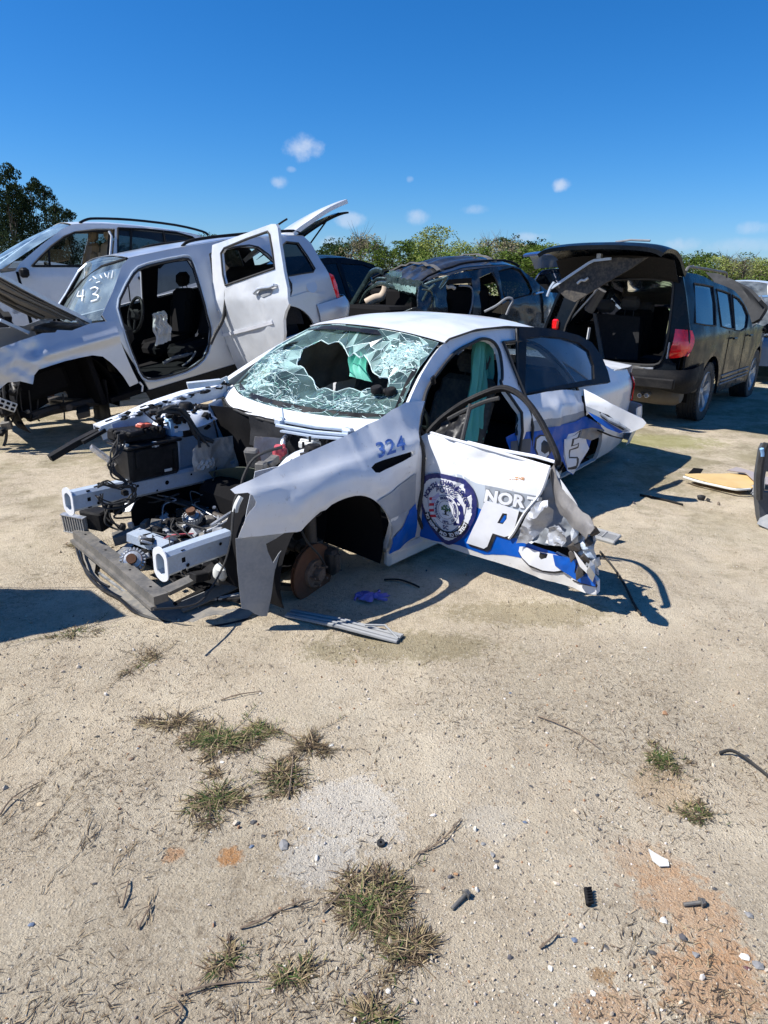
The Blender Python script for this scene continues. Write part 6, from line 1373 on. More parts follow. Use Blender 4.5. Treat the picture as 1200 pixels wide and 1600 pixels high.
# ================================================================== OTHER WRECKS
def side_surf(fr, xs, ws, zb, t, sgn=1, low=.06, g=(-4, 1, .2, 1.8)):
    def Y(x, z):
        y = float(np.interp(x, xs, ws))
        if z < .55: y -= low * ((.55 - z) / .4) ** 2
        if z > zb - .06: y -= .012 * min(1, (z - zb + .06) / .06)
        if z > zb: y -= t * (z - zb) + .10 * max(0, z - zb - .42) ** 1
        return y
    S = Surf(lambda x, z: (x, sgn * Y(x, z), z), fr, g); S.Y = Y; S.flip = sgn > 0; return S
def sp(S, outl, holes=(), h=.06, thick=.003, off=0.0, disp=None, mirror=False, jit=0.0, mb=None):
    b = mb or MB(); panel(b, S, outl, holes, h, thick, off, disp, flip=S.flip, mirror=mirror, jit=jit); return b
def crossroof(S, top, z_in=0.0, crown=.05, thick=.004, n=30, m=20):
    """roof sheet between the left and right roof edges; top: list of (x,z)"""
    T = smooth(top, 4); xs = [q[0] for q in T]; zs = [q[1] for q in T]; s_ = np.argsort(xs); xs = np.array(xs)[s_]; zs = np.array(zs)[s_]; x0, x1 = xs.max(), xs.min()
    def f(u, v):
        x = x0 + (x1 - x0) * u; z = float(np.interp(x, xs, zs)); w = S.Y(x, z) - .002; s = 2 * v - 1; return (x, w * s, z + crown * (1 - abs(s) ** 2.2) + z_in)
    b = MB(); b.grid(f, n, m, thick); b.f_ = f; return b
def cabin(fr, root, x0, x1, w, z, m=M_dark):
    b = MB(); b.box(((x0 + x1) / 2, 0, z), (abs(x1 - x0), w, .05)); b.build('floor_pan', m, root)

# ------------------------------------------------------------------ silver SUV, nose on the ground
PT = Frame(-3.6016, 7.4951, -.0983, 3.8691, .2228, .0274)
pt = empty('silver_suv', 'silver suv with raised bonnet and tailgate, doors open, number 43 on its windshield', 'suv', PT)
S1 = side_surf(PT, [-3.65, -3.5, -3.2, -1, 0, .4, .7, .9], [.80, .84, .865, .875, .875, .86, .80, .70], 1.10, .34)
opf = S1.tr([(186, 483), (193, 458), (204, 437), (217, 421), (245, 412), (275, 406), (294, 404), (303, 418), (316, 462), (323, 490), (329, 513), (327, 538), (318, 560), (291, 579), (243, 592), (224, 588), (213, 566), (200, 532)])
rtop = [(-.60, 1.24), (-.80, 1.42)] + S1.tr([(190, 416), (201, 403), (240, 395), (275, 388), (330, 379), (370, 373), (455, 368), (474, 369)])
print('patriot top', [tuple(np.round(q, 2)) for q in rtop]); print('opf', [tuple(np.round(q, 2)) for q in opf])
rear_edge = S1.tr([(486, 380), (500, 405), (514, 428), (527, 466), (530, 474), (503, 480)])
arch_r = arc(-2.66, .42, .41, 5, 168, 16)
opr = [(-1.92, .55), (-1.90, 1.15), (-1.98, 1.50), (-2.05, 1.57), (-2.4, 1.57), (-2.62, 1.52), (-2.78, 1.30), (-2.86, 1.05), (-2.80, .92), (-2.72, .84), (-2.45, .80), (-2.3, .72), (-2.2, .58)]
qg = S1.tr([(447, 378), (466, 380), (480, 400), (492, 420), (489, 425), (470, 428), (447, 432), (444, 425), (440, 385)])
bodyo = rtop + rear_edge + [(-3.36, .60), (-3.07, .48)] + arch_r + [(-2.25, .36), (-1.6, .35), (-.80, .40), (-.76, .6), (-.66, 1.0), (-.62, 1.15)]
b = sp(S1, bodyo, [opf, opr, qg], .05, .03, 0); b.build('body_side', M_silver, pt)
b = sp(S1, bodyo, [opf, opr, qg], .07, .03, 0, mirror=True); b.build('body_side', M_silver, pt)
b = sp(S1, [(-.8, .42), (-.70, 1.13), (-1.75, 1.14), (-1.78, .42)], [], .15, .03, .01, mirror=True); sp(S1, [(-1.88, .5), (-1.88, 1.13), (-2.85, 1.12), (-2.5, .75), (-2.2, .55)], [], .15, .03, .01, mirror=True, mb=b); b.build('far_door', M_silver, pt)
b = sp(S1, qg, [], .1, 0, -.015); sp(S1, qg, [], .1, 0, -.015, mirror=True, mb=b); b.build('quarter_window', G_tint, pt)
b = MB(); b.tube([S1.p(*q, -.004) for q in qg + qg[:1]], .010, 6); b.build('window_seal', M_rubber, pt)
b = sp(S1, [(-1.90, 1.16), (-1.98, 1.52), (-2.4, 1.55), (-2.6, 1.50), (-2.8, 1.20)], [], .1, 0, -.03, mirror=True); b.build('far_window', G_smoke, pt)
b = sp(S1, bodyo, [opf, opr, qg], .12, .01, -.045); sp(S1, bodyo, [opf, opr, qg], .12, .01, -.045, mirror=True, mb=b); sp(S1, [(-.8, .45), (-.75, 1.12), (-2.8, 1.12), (-2.3, .55)], [], .2, .01, -.03, mirror=True, mb=b); b.build('cabin_shade_lining', M_dark, pt)  # near-black lining added to paint the cabin's shade
b = MB(); b.tube([S1.p(*q, .004) for q in smooth(opf, 2, True)] + [S1.p(*opf[0], .004)], .013, 6); b.tube([S1.p(*q, .004) for q in smooth(opr, 2, True)] + [S1.p(*opr[0], .004)], .012, 6); b.build('door_seal', M_rubber, pt)
b = MB(); o2 = [(x * 1.0 + (x + 1.2) * .035, z + (z - 1.0) * .045) for x, z in opf]; b.tube([S1.p(*q, -.008) for q in smooth(o2, 2, True)] + [S1.p(*o2[0], -.008)], .010, 6); b.build('door_aperture_flange', M_steel, pt)
rb = crossroof(S1, rtop[3:], 0, .045); rf1 = rb.f_; rb.build('roof', M_silver, pt)
b = crossroof(S1, [(x, z - .04) for x, z in rtop[3:]], 0, .03, .004, 14, 8); b.build('headliner', M_headliner, pt)
for s in (1, -1):
    b = MB(); P = [np.array((x, s * (S1.Y(x, z) - .05), z + .035 - .02 * (k in (0, 7)))) for k, (x, z) in enumerate([(-1.75, 1.675), (-1.85, 1.69), (-2.1, 1.685), (-2.4, 1.66), (-2.7, 1.63), (-2.95, 1.60), (-3.2, 1.565), (-3.28, 1.54)])]; b.tube(smooth(P, 3), .017, 8); b.build('roof_rail', M_black, pt)
# windshield with the paint-pen number
wv = patch_fn([[(-.62, -.76, 1.18), (-.50, 0, 1.17), (-.62, .76, 1.18)], [(-.90, -.68, 1.46), (-.82, 0, 1.48), (-.90, .68, 1.46)], [np.array(rf1(0, t)) + [.01, 0, -.005] for t in (0.02, .5, .98)]])
W1 = Surf(lambda u, v: wv(v / .72, u / 1.4), PT, (0, 1.4, 0, .72)); b = MB(); b.grid(wv, 14, 18, 0, flip=True); wsh = b.build('windshield', glass_mat('bright_windshield_glass', (.75, .88, .88), dust=.16, dustcol=(.50, .62, .66)), pt)
M_pen = mat('white_paint_pen', (.85, .86, .84), .7)
def strokes(S, paths, r, off, name, par):
    b = MB()
    for p in paths: b.tube([S.p(*S.inv(*q), off) for q in smooth(p, 3)], r, 5)
    return b.build(name, M_pen, par)
strokes(W1, [[(125, 456), (123, 464), (133, 463)], [(132, 454), (131, 462), (130, 472)]], .009, .012, 'painted_number', wsh)
strokes(W1, [[(143, 453), (150, 450), (155, 453), (151, 459), (147, 461)], [(147, 461), (155, 463), (154, 469), (144, 472)]], .009, .012, 'painted_number', wsh)
strokes(W1, [[(141, 440), (145, 437)], [(147, 433), (152, 437)], [(158, 431), (161, 436)], [(165, 428), (168, 434)], [(172, 427), (170, 436)], [(178, 424), (176, 436)], [(152, 443), (158, 441)]], .006, .012, 'faint_writing', wsh)
b = MB(); b.tube([W1.p(*W1.inv(*q), .0) for q in ((80, 507), (104, 468), (128, 440), (160, 416), (198, 404))], .016, 6); b.build('windshield_trim', M_black, pt)
# fender, crumpled nose, wheel housing
ft = S1.tr([(0, 546), (20, 538), (40, 530), (66, 521), (86, 520), (89, 516), (112, 517), (140, 506), (178, 501), (181, 507), (184, 524), (192, 545), (200, 564), (208, 582), (216, 598), (202, 604), (192, 588), (182, 576), (172, 566), (160, 557), (144, 555), (122, 559), (100, 564), (78, 571), (60, 577), (53, 586), (50, 600), (30, 595), (12, 597)]) + [(.62, .80), (.80, .82), (.86, 1.0), (.80, 1.12), (.62, 1.16)]
def fd1(x, z):
    k = max(0, min(1, (x - .05) / .3)); return .02 * math.exp(-((math.hypot(x + .05, z - .42) - .47) / .06) ** 2) + .03 * math.exp(-((z - 1.02) / .05) ** 2) * (1 - k) + k * .055 * crumple(x, 0, z, 2.4, 2) - .05 * math.exp(-(((x - .16) / .07) ** 2 + ((z - 1.08) / .08) ** 2))
b = sp(S1, ft, [], .026, .003, .012, fd1); b.build('front_fender', M_silver, pt, sharp=30)
b = sp(S1, ft, [], .06, .003, .012, None, mirror=True); b.build('front_fender', M_silver, pt)
b = MB(); b.lathe([(.50, -.45), (.49, .0)], (-.02, .80, .52), (0, 1, 0), 34, full=math.pi * 1.25, x0=(-1, 0, -.45)); b.lathe([(.5, -.44), (.1, -.42)], (-.02, .80, .52), (0, 1, 0), 30, full=math.pi * 1.2, x0=(-1, 0, -.4))
b.build('wheel_liner', M_dark, pt); b = MB(); b.lathe([(.45, -.40), (.44, .0)], (-2.66, .82, .42), (0, 1, 0), 34, full=math.pi * 1.1, x0=(-1, 0, -.2)); b.build('wheel_liner', M_dark, pt)
b = MB(); scrumple(b, lambda u, v: (-.42 + .10 * u, .80 - .5 * v, .62 - .45 * u), 10, 10, .02, 3, 4, .004); b.build('wheel_liner_rear', M_black, pt)
r = random.Random(31)
b = MB(); b.tube([(.35, .55, .45), (.1, .4, .42), (-.3, .45, .38), (-.7, .5, .34)], .05, 8); strip(b, [(.55, .70, .60), (.45, -.6, .58)], (0, 0, 1), .12, .10); strip(b, [(-.1, .75, .34), (-.3, .2, .36), (-.1, -.75, .34)], (0, 0, 1), .12, .06); b.tube([(-.02, .1, .42), (-.02, .66, .44)], .035, 8); b.build('subframe', M_darkmetal, pt)
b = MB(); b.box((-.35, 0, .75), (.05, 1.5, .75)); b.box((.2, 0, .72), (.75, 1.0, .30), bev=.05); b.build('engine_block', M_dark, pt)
b = MB(); ba = MB()
for k in range(60):
    c = (r.uniform(.35, .80), r.uniform(.25, .85), r.uniform(.42, .88)); (b if k % 3 else ba).box(c, (r.uniform(.02, .12), r.uniform(.02, .1), r.uniform(.02, .09)), RM(r.uniform(0, 3), r.uniform(-.6, .6), r.uniform(-.6, .6)), bev=.008)
b.build('nose_debris', M_black, pt); ba.build('nose_brackets', M_beam, pt)
c = np.array(PT.px(11, 633, 1, .80)); b = MB(); b.box(c, (.16, .04, .09), RM(0, -.7), bev=.006); b.build('hanging_connector', M_clearp, pt); b = MB()
for i in range(2):
    for k in range(3): b.box(c + RM(0, -.7) @ np.array([-.05 + .05 * k, .022, -.02 + .04 * i]), (.03, .004, .025), RM(0, -.7))
b.build('connector_slots', M_dark, pt)
for k, P in enumerate([[(5, 600), (8, 640), (10, 680), (6, 697)], [(15, 600), (25, 640), (18, 660)], [(30, 600), (34, 640), (44, 655), (60, 650)], [(45, 610), (48, 640), (47, 655)], [(98, 615), (100, 640), (101, 655)], [(60, 615), (58, 650), (62, 658)]]):
    cable('hanging_cable', pt, [PT.px(x, y, 1, .72 - .06 * k) for x, y in P], .014 if k == 0 else .008, M_rubber)
b = sp(S1, [(-.76, .40), (-.80, .26), (-2.20, .20), (-2.24, .36)], [], .1, .04, .012); b.build('sill_cladding', M_black, pt)
b = MB(); b.tube([PT.px(*q, 1, .90) for q in ((218, 597), (223, 603), (222, 612))], .010, 6); b.build('torn_white_clip', M_white, pt)
# raised bonnet, seen from beneath
def bon(u, v):
    s = 2 * v - 1; e0 = np.array([-.52, .72, 1.20]); e1 = np.array([.46, .70, 2.12]); p = e0 + (e1 - e0) * u; cr = .07 * (1 - s * s)
    return (p[0] + cr * .7 - .05 * u * u, p[1] * s, p[2] + cr * .6 - .02 * math.sin(u * 3) - .04 * u * u)
b = MB(); b.grid(bon, 26, 30, .035, flip=False); bo = b.build('bonnet', M_silver, pt)
BS = Surf(lambda u, v: bon(u, v), PT)
def bon_in(u, v): return np.array(bon(u, v)) + np.array([.03, 0, -.045]) + np.array([0, 0, -.012]) * crumple(u * 1.2, v, 0, 2, 5)
b = MB(); b.grid(lambda u, v: bon_in(.06 + .90 * u, .05 + .9 * v), 24, 26, .006, flip=True); b.build('bonnet_liner', mat('grey_bonnet_liner', (.22, .205, .185), .8, dirt=.5, dirtcol=(.12, .11, .10), scale=6, bump=.3), bo)
b = MB()
for v0, v1 in ((.08, .08), (.92, .92), (.2, .5), (.8, .5), (.35, .1)): b.tube([bon_in(.1 + .8 * k / 8, v0 + (v1 - v0) * k / 8) + np.array([.01, 0, -.015]) for k in range(9)], .018, 6)
b.build('bonnet_ribs', M_beam, bo)
b = MB(); strip(b, [bon(.10, .95) + np.array([.02, 0, -.05]), (-.50, .60, 1.12)], (0, 1, 0), .03, .01); strip(b, [bon(.14, .05) + np.array([.02, 0, -.05]), (-.50, -.60, 1.12)], (0, 1, 0), .03, .01); strip(b, [PT.px(0, 500, 1, .45), PT.px(45, 520, 1, .45)], (0, 0, 1), .05, .03); b.build('bonnet_hinge', M_silver, pt)
b = MB(); b.box((-.42, 0, 1.13), (.28, 1.45, .06), bev=.02); b.build('cowl_panel', M_black, pt)
# interior
cabin(PT, pt, -3.4, -.4, 1.6, .40)
seat('front_seat', pt, -1.66, .36, .48, M_dark, .5, .50, tilt=.5); seat('front_seat', pt, -1.66, -.38, .50, M_dark, .5, .58, tilt=.35)
b = MB(); b.box((-2.5, 0, .62), (.5, 1.3, .2), bev=.06); b.box((-2.85, 0, .98), (.16, 1.3, .62), RM(0, -.3), bev=.06); b.build('rear_seat', M_fabric, pt)
b = MB(); b.box((-.72, 0, .98), (.36, 1.5, .26), RM(0, -.1), bev=.08); b.box((-.9, 0, .72), (.25, .35, .5), bev=.06); b.build('dashboard', M_black, pt)
sc = np.array(PT.px(212, 492, 1, .40)); b = MB(); t_ = RM(0, -.45)
b.tube([sc + t_ @ np.array([0, .185 * math.cos(a), .185 * math.sin(a)]) for a in np.linspace(0, 6.283, 33)], .017, 7); b.box(sc, (.06, .16, .12), t_, bev=.03)
for a in (.3, 2.8, -1.57): b.tube([sc, sc + t_ @ np.array([0, .18 * math.cos(a), .18 * math.sin(a)])], .014, 6)
b.build('steering_wheel', M_black, pt)
a0_, a1_ = np.array(PT.px(247, 488, 1, .44)), np.array(PT.px(256, 536, 1, .44)); b = MB(); b.grid(drape(a0_, a1_, .16, .22, .3, 3, (1, .25, 0)), 24, 20, .0015); b.grid(drape(a0_ + [.02, .04, -.02], a1_ + [-.02, .05, .10], .12, .16, .3, 5, (1, -.3, .1)), 20, 16, .0015); b.build('spent_airbag', M_whitecloth, pt)
b = MB(); b.tube(spl([PT.px(x, y, 1, .6) for x, y in ((255, 568), (270, 560), (290, 555), (300, 551))]), .02, 6); b.tube(spl([PT.px(x, y, 1, .7) for x, y in ((285, 572), (298, 562), (306, 549))]), .012, 6); b.build('seat_runner', M_greyfab, pt)
# left rear door, wide open towards the camera
H1 = PT.w((-1.84, .885, .5)); dang = None
def solve2(H, L, z, tx, lo, hi):
    sols = []; prev = None
    for k in range(600):
        a = lo + (hi - lo) * k / 599; p = H + np.array([math.cos(a) * L, math.sin(a) * L, 0]); p[2] = z; d = proj(p)[0] - tx
        if prev is not None and prev * d < 0: sols.append(a)
        prev = d
    return sols
print('patriot door sols', [round(math.degrees(a)) for a in solve2(H1, 1.02, 1.4, 442, RAD(-100), RAD(50))], H1)
def hinged(fr, x, y, phi, sgn=1, zb=1.1, t=.30, bul=.02):
    """door leaf hinged on the body side, opened by phi degrees"""
    d = np.array([-math.cos(RAD(phi)), sgn * math.sin(RAD(phi)), 0]); n = np.array([math.sin(RAD(phi)) , sgn * math.cos(RAD(phi)), 0])
    def f(u, v): return np.array([x, y, v]) + d * u + n * (bul * math.sin(math.pi * min(1, max(0, (v - .35) / .8))) - t * max(0, v - zb))
    return Surf(f, fr, (0, 1.1, .3, 1.7)), d, n
D1, d1_, n1_ = hinged(PT, -1.84, .885, 86)
q = D1.tr([(332, 383), (380, 366), (424, 350), (431, 350), (434, 356), (438, 386), (442, 410), (444, 424), (449, 450), (452, 475), (446, 487), (443, 500), (444, 522), (442, 540), (425, 560), (400, 585), (378, 590), (368, 570), (357, 540), (345, 513), (338, 490), (335, 468), (334, 452), (331, 400)])
print('pt door', [tuple(np.round(k, 2)) for k in q])
wq = D1.tr([(346, 396), (351, 388), (385, 374), (419, 362), (422, 367), (426, 390), (430, 419), (390, 433), (353, 446), (349, 430)])
M_whitesilver = M_silver
dd1 = lambda u, v: .006 * crumple(u, v, 0, 1.5, 4) + .010 * math.exp(-((u - .88) / .05) ** 2) * (1 if v < 1.1 else 0)
b = MB(); panel(b, D1, q, [wq], .04, .035, 0, dd1); dr = b.build('rear_door', mat('sunlit_silver_paint', (.62, .64, .66), .34, metal=.2, coat=.5, dirt=.22, dirtcol=(.50, .48, .44), scale=3.0, dust_low=.3, wav=.12), pt)  # lighter copy of the silver: sunlight painted into the open door
b = MB(); strip(b, [D1.p(*D1.inv(*p), .012) for p in ((348, 524), (388, 514), (427, 503))], (0, 0, 1), .012, .035); b.build('rub_strip', M_vwhite, dr)
b = MB(); hc = [D1.p(*D1.inv(*p), .035) for p in ((401, 459), (408, 452), (418, 450), (426, 449), (433, 446))]; b.tube(smooth(hc, 4), .016, 8); b.tube([D1.p(*D1.inv(401, 459), .0), hc[0]], .016, 8); b.tube([D1.p(*D1.inv(433, 446), .0), hc[-1]], .016, 8); b.build('door_handle', M_silver, dr)
b = MB(); panel(b, D1, D1.tr([(403, 460), (408, 452), (420, 449), (428, 452), (424, 460), (412, 465)]), [], .03, 0, .009, dd1); b.build('handle_recess', M_greyp, dr)
b = MB(); b.tube([D1.p(*k, .006) for k in wq + wq[:1]], .012, 6); b.build('window_seal', M_rubber, dr)
b = MB(); b.tube(spl([PT.px(x, y, 1, .92) + np.array([0, .10, 0]) for x, y in ((351, 446), (349, 462), (346, 482), (340, 502), (330, 520), (322, 537))], 5), .020, 7); b.tube(spl([PT.px(x, y, 1, .92) + np.array([0, .12, 0]) for x, y in ((344, 452), (343, 475), (340, 495), (334, 510))], 5), .015, 6); b.build('hanging_seal', M_rubber, dr)
b = MB(); panel(b, D1, [(.04, .45), (.04, 1.12), (.95, 1.12), (.93, .8), (.7, .48)], [], .12, .02, -.09); b.build('door_card', M_greyfab, dr)
b = MB(); b.box((-1.84, .87, .98), (.05, .06, .05), bev=.01); b.box((-1.84, .87, .62), (.05, .06, .05), bev=.01); b.build('door_hinge', M_silver, dr)
# front door frame's own hinges, tail lamp, bumper, tailgate
b = sp(S1, S1.tr([(514, 427), (520, 430), (526, 445), (531, 470), (528, 472), (521, 450)]), [], .04, .02, .008); b.build('tail_lamp', M_red, pt)
bp = patch_fn([[(-3.15, .88, .74), (-3.5, .87, .74), (-3.70, .70, .74), (-3.74, 0, .74), (-3.70, -.70, .74), (-3.5, -.87, .74), (-3.15, -.88, .74)], [(-3.15, .90, .60), (-3.52, .89, .60), (-3.76, .70, .6), (-3.80, 0, .6), (-3.76, -.70, .6), (-3.52, -.89, .6), (-3.15, -.9, .6)], [(-3.15, .86, .38), (-3.5, .84, .38), (-3.68, .66, .38), (-3.72, 0, .38), (-3.68, -.66, .38), (-3.5, -.84, .38), (-3.15, -.86, .38)]])
b = MB(); b.grid(bp, 8, 30, .006); b.build('rear_bumper', M_silver, pt)
b = sp(S1, S1.tr([(447, 466), (478, 456), (506, 459), (508, 463), (480, 466), (447, 480)]), [], .03, .012, .014); b.build('arch_flare', M_silver, pt)
b = MB(); b.lathe([(0, .004), (.075, .004), (.08, .0)], S1.p(*S1.inv(487, 448), -.004), (0, 1, .15), 24); b.build('fuel_flap', M_silver, pt)
b = MB(); scrumple(b, lambda u, v: (-2.30 - .62 * u, .84, .92 - .36 * v + .06 * math.sin(math.pi * u)), 16, 10, .03, 3, 9, .004); b.build('torn_arch_liner', M_black, pt)
tgx = [(-3.20, 1.545), (-3.33, 1.59), (-3.50, 1.64), (-3.70, 1.70), (-3.85, 1.735), (-4.0, 1.76), (-4.12, 1.775)]
def hat(u, v): s = 2 * v - 1; q = smooth(tgx, 3); k = u * (len(q) - 1); i = int(min(k, len(q) - 2)); f = k - i; x = q[i][0] * (1 - f) + q[i + 1][0] * f; z = q[i][1] * (1 - f) + q[i + 1][1] * f; return (x - .06 * (1 - s * s) * u, .66 * s * (1 - .06 * u), z + .020 * (1 - s * s) - .26 * (1 - v) ** 1.5)
b = MB(); b.grid(hat, 20, 16, .05); hg = b.build('tailgate', M_bmw, pt)
b = MB(); b.grid(lambda u, v: np.array(hat(.18 + .62 * u, .04 + .92 * v)) + [0, 0, -.062], 12, 10, .004, flip=True); b.build('tailgate_glass', G_tint, hg)
b = MB(); b.grid(lambda u, v: np.array(hat(.82 + .18 * u, .02 + .96 * v)) + [0, 0, -.068 - .03 * u], 6, 10, .02, flip=True); b.build('tailgate_trim', M_black, hg)
b = MB()
for s in (1, -1): b.tube([np.array(hat(.62, .5 + .46 * s)) + [0, 0, -.06], (-3.42, s * .62, 1.42)], .011, 6)
b.build('gas_strut', M_black, hg)
b = MB(); b.tube(spl([S1.p(*S1.inv(*k), .0) + np.array([0, 0, .02]) for k in ((434, 355), (441, 350), (449, 345))]), .012, 6); b.build('roof_aerial', M_black, pt)

# ------------------------------------------------------------------ white SUV behind it
BW = Frame(-5.5665, 9.36, .5785, 3.7732, .0121, -.0032)
bw = empty('white_suv', 'white suv with dark side windows and roof rails behind the silver suv', 'suv', BW)
S2 = side_surf(BW, [-3.9, -3.6, -3, -1, 0, .5, .9], [.80, .86, .90, .90, .92, .88, .70], 1.10, .36)
top2 = S2.tr([(30, 412), (64, 383), (97, 358), (112, 351), (132, 350), (165, 350), (206, 353), (261, 359), (303, 366), (325, 373), (338, 384)])
print('bmw top', [tuple(np.round(k, 2)) for k in top2])
tx = sorted(top2, key=lambda k: -k[0]); xr = tx[-1]
fo = S2.tr([(47, 417), (60, 402), (78, 384), (100, 368), (118, 361), (150, 357), (180, 357), (178, 386), (175, 419), (110, 418)]); ro_ = S2.tr([(184, 357), (230, 359), (275, 364), (300, 371), (309, 377), (298, 383), (280, 392), (262, 405), (250, 418), (184, 418)])
print('bmw win', [tuple(np.round(k, 2)) for k in fo], [tuple(np.round(k, 2)) for k in ro_])
bo2 = [(-.55, 1.10)] + top2 + [(xr[0] - .15, 1.1), (xr[0] - .18, .7), (-3.35, .5)] + arc(-2.9, .40, .40, 10, 170, 10) + [(-2.4, .32), (-.5, .32)] + [(-.42, .5), (-.5, .9)]
b = sp(S2, bo2, [fo, ro_], .07, .03); b.build('body_side', M_bmw, bw); b = sp(S2, bo2, [fo, ro_], .1, .03, mirror=True); b.build('body_side', M_bmw, bw)
rb = crossroof(S2, top2[3:], 0, .05); rf2 = rb.f_; rb.build('roof', M_bmw, bw)
b = crossroof(S2, [(x, z - .05) for x, z in top2[3:]], 0, .03, .004, 12, 8); b.build('headliner', M_headliner, bw)
fg = S2.tr([(50, 416), (62, 403), (80, 386), (100, 371), (116, 364), (150, 361), (171, 361), (174, 366), (171, 386), (168, 416)])
b = MB(); b.tube([S2.p(*k, -.006) for k in fg + fg[:1]], .014, 6); b.tube([S2.p(*S2.inv(*k), .0) for k in ((76, 391), (78, 417))], .014, 6); b.tube([S2.p(*S2.inv(*k), .0) for k in ((172, 366), (168, 418))], .022, 8); b.build('window_frame', M_black, bw)
b = MB(); b.tube([S2.p(*S2.inv(*k), -.01) for k in ((170, 362), (174, 370), (170, 418))], .018, 8); b.build('pillar_strip', M_bmw, bw)
b = sp(S2, ro_, [], .12, 0, -.012); sp(S2, ro_, [], .12, 0, -.012, mirror=True, mb=b); sp(S2, fo, [], .12, 0, -.012, mirror=True, mb=b); b.build('rear_window', G_smoke, bw)
b = MB(); b.tube([S2.p(*S2.inv(*k), -.01) for k in ((205, 358), (203, 418))], .016, 6); b.tube([S2.p(*S2.inv(*k), -.01) for k in ((255, 362), (262, 404))], .016, 6); b.tube([S2.p(*k, -.01) for k in ro_ + ro_[:1]], .014, 6); b.build('window_pillar', M_black, bw)
wv2 = patch_fn([[(-.42, -.76, 1.12), (-.25, 0, 1.12), (-.42, .76, 1.12)], [(-.90, -.68, 1.42), (-.78, 0, 1.45), (-.90, .68, 1.42)], [np.array(rf2(0, k)) + [.02, 0, -.01] for k in (.02, .5, .98)]])
b = MB(); b.grid(wv2, 12, 14, 0, flip=True); b.build('windshield', glass_mat('sky_lit_glass', (.62, .75, .80), dust=.22, dustcol=(.42, .58, .68)), bw)  # sky light painted as a blue dust colour on the pane
hd = patch_fn([[(-.30, -.84, 1.06), (-.25, 0, 1.12), (-.30, .84, 1.06)], [(.3, -.84, 1.0), (.35, 0, 1.06), (.3, .84, 1.0)], [(.75, -.7, .86), (.86, 0, .92), (.75, .7, .86)], [(.80, -.68, .5), (.92, 0, .5), (.80, .68, .5)]])
b = MB(); b.grid(hd, 16, 14, .004); b.build('bonnet', M_bmw, bw)
b = sp(S2, [(-.5, .32), (-.45, .5), (-.40, .62)] + arc(0, .42, .40, 150, 10, 10) + [(.42, .5), (.72, .5), (.78, .84), (.3, 1.0), (-.3, 1.06), (-.56, 1.10)], [], .07, .004); sp(S2, [(-.5, .32), (-.45, .5), (-.40, .62)] + arc(0, .42, .40, 150, 10, 10) + [(.42, .5), (.72, .5), (.78, .84), (.3, 1.0), (-.3, 1.06), (-.56, 1.10)], [], .12, .004, mirror=True, mb=b); b.build('front_fender', M_bmw, bw)
for s in (1, -1):
    b = MB(); P = [S2.p(*S2.inv(*k)) for k in ((126, 350), (136, 345), (152, 343), (206, 345), (275, 353), (318, 363), (328, 369))]; P = [np.array([p[0], s * (p[1] - .05), p[2] + .015]) for p in P]; b.tube(smooth(P, 3), .017, 7); b.build('roof_rail', M_blackg, bw)
b = sp(S2, [(-.62, .40), (-.55, 1.09), (-.58, 1.09), (-.66, .40)], [], .1, .002, .004); sp(S2, [(fo[6][0] - .02, .4), (fo[6][0] - .02, 1.08), (fo[6][0] - .035, 1.08), (fo[6][0] - .035, .4)], [], .1, .002, .004, mb=b); b.build('door_gap', M_dark, bw)
b = MB(); b.tube([S2.p(*S2.inv(60, 486), -.03), S2.p(*S2.inv(93, 485), -.03)], .020, 8); b.tube([S2.p(*S2.inv(105, 434), -.03) + np.array([-.9, 0, 0]), S2.p(*S2.inv(105, 434), -.03) + np.array([-1.15, 0, 0])], .020, 8); b.build('door_handle', M_blackg, bw)
cabin(BW, bw, -3.3, -.3, 1.6, .45)
seat('front_seat', bw, -1.50, .42, .78, M_tan, .5, .60, tilt=.2); seat('front_seat', bw, -1.50, -.42, .78, M_tan, .5, .60, tilt=.2)
b = MB(); b.box((-2.75, 0, .95), (.2, 1.4, .7), RM(0, -.2), bev=.06); b.build('rear_seat', M_tan, bw)
b = MB(); b.box((-.75, 0, 1.0), (.4, 1.5, .2), bev=.06); b.tube([(-1.1 + .1 * math.sin(a), .4 + .18 * math.cos(a), 1.05 + .16 * math.sin(a)) for a in np.linspace(0, 6.283, 25)], .016, 6); b.build('dashboard', M_black, bw)
b = MB(); b.box(S2.p(*S2.inv(36, 428), -.08), (.10, .16, .12), bev=.03); b.build('door_mirror', M_black, bw)
for x in (-2.9, 0):
    for s in (1, -1): wheel('wheel', bw, (x, s * .78, .40), .37, .25, s, 5)
b = MB()
for x in (-2.4, -.7):
    for s in (1, -1): b.box((x, s * .55, -.23), (.25, .25, .72), bev=.02)
b.build('stand_block', M_rust, bw)
# bit of another pale car at the very left edge
PL = Frame(-8.6, 13.6, .25, 3.4, 0, 0); pl = empty('pale_sedan', 'sliver of a pale car roof at the left edge beneath the pines', 'car', PL)

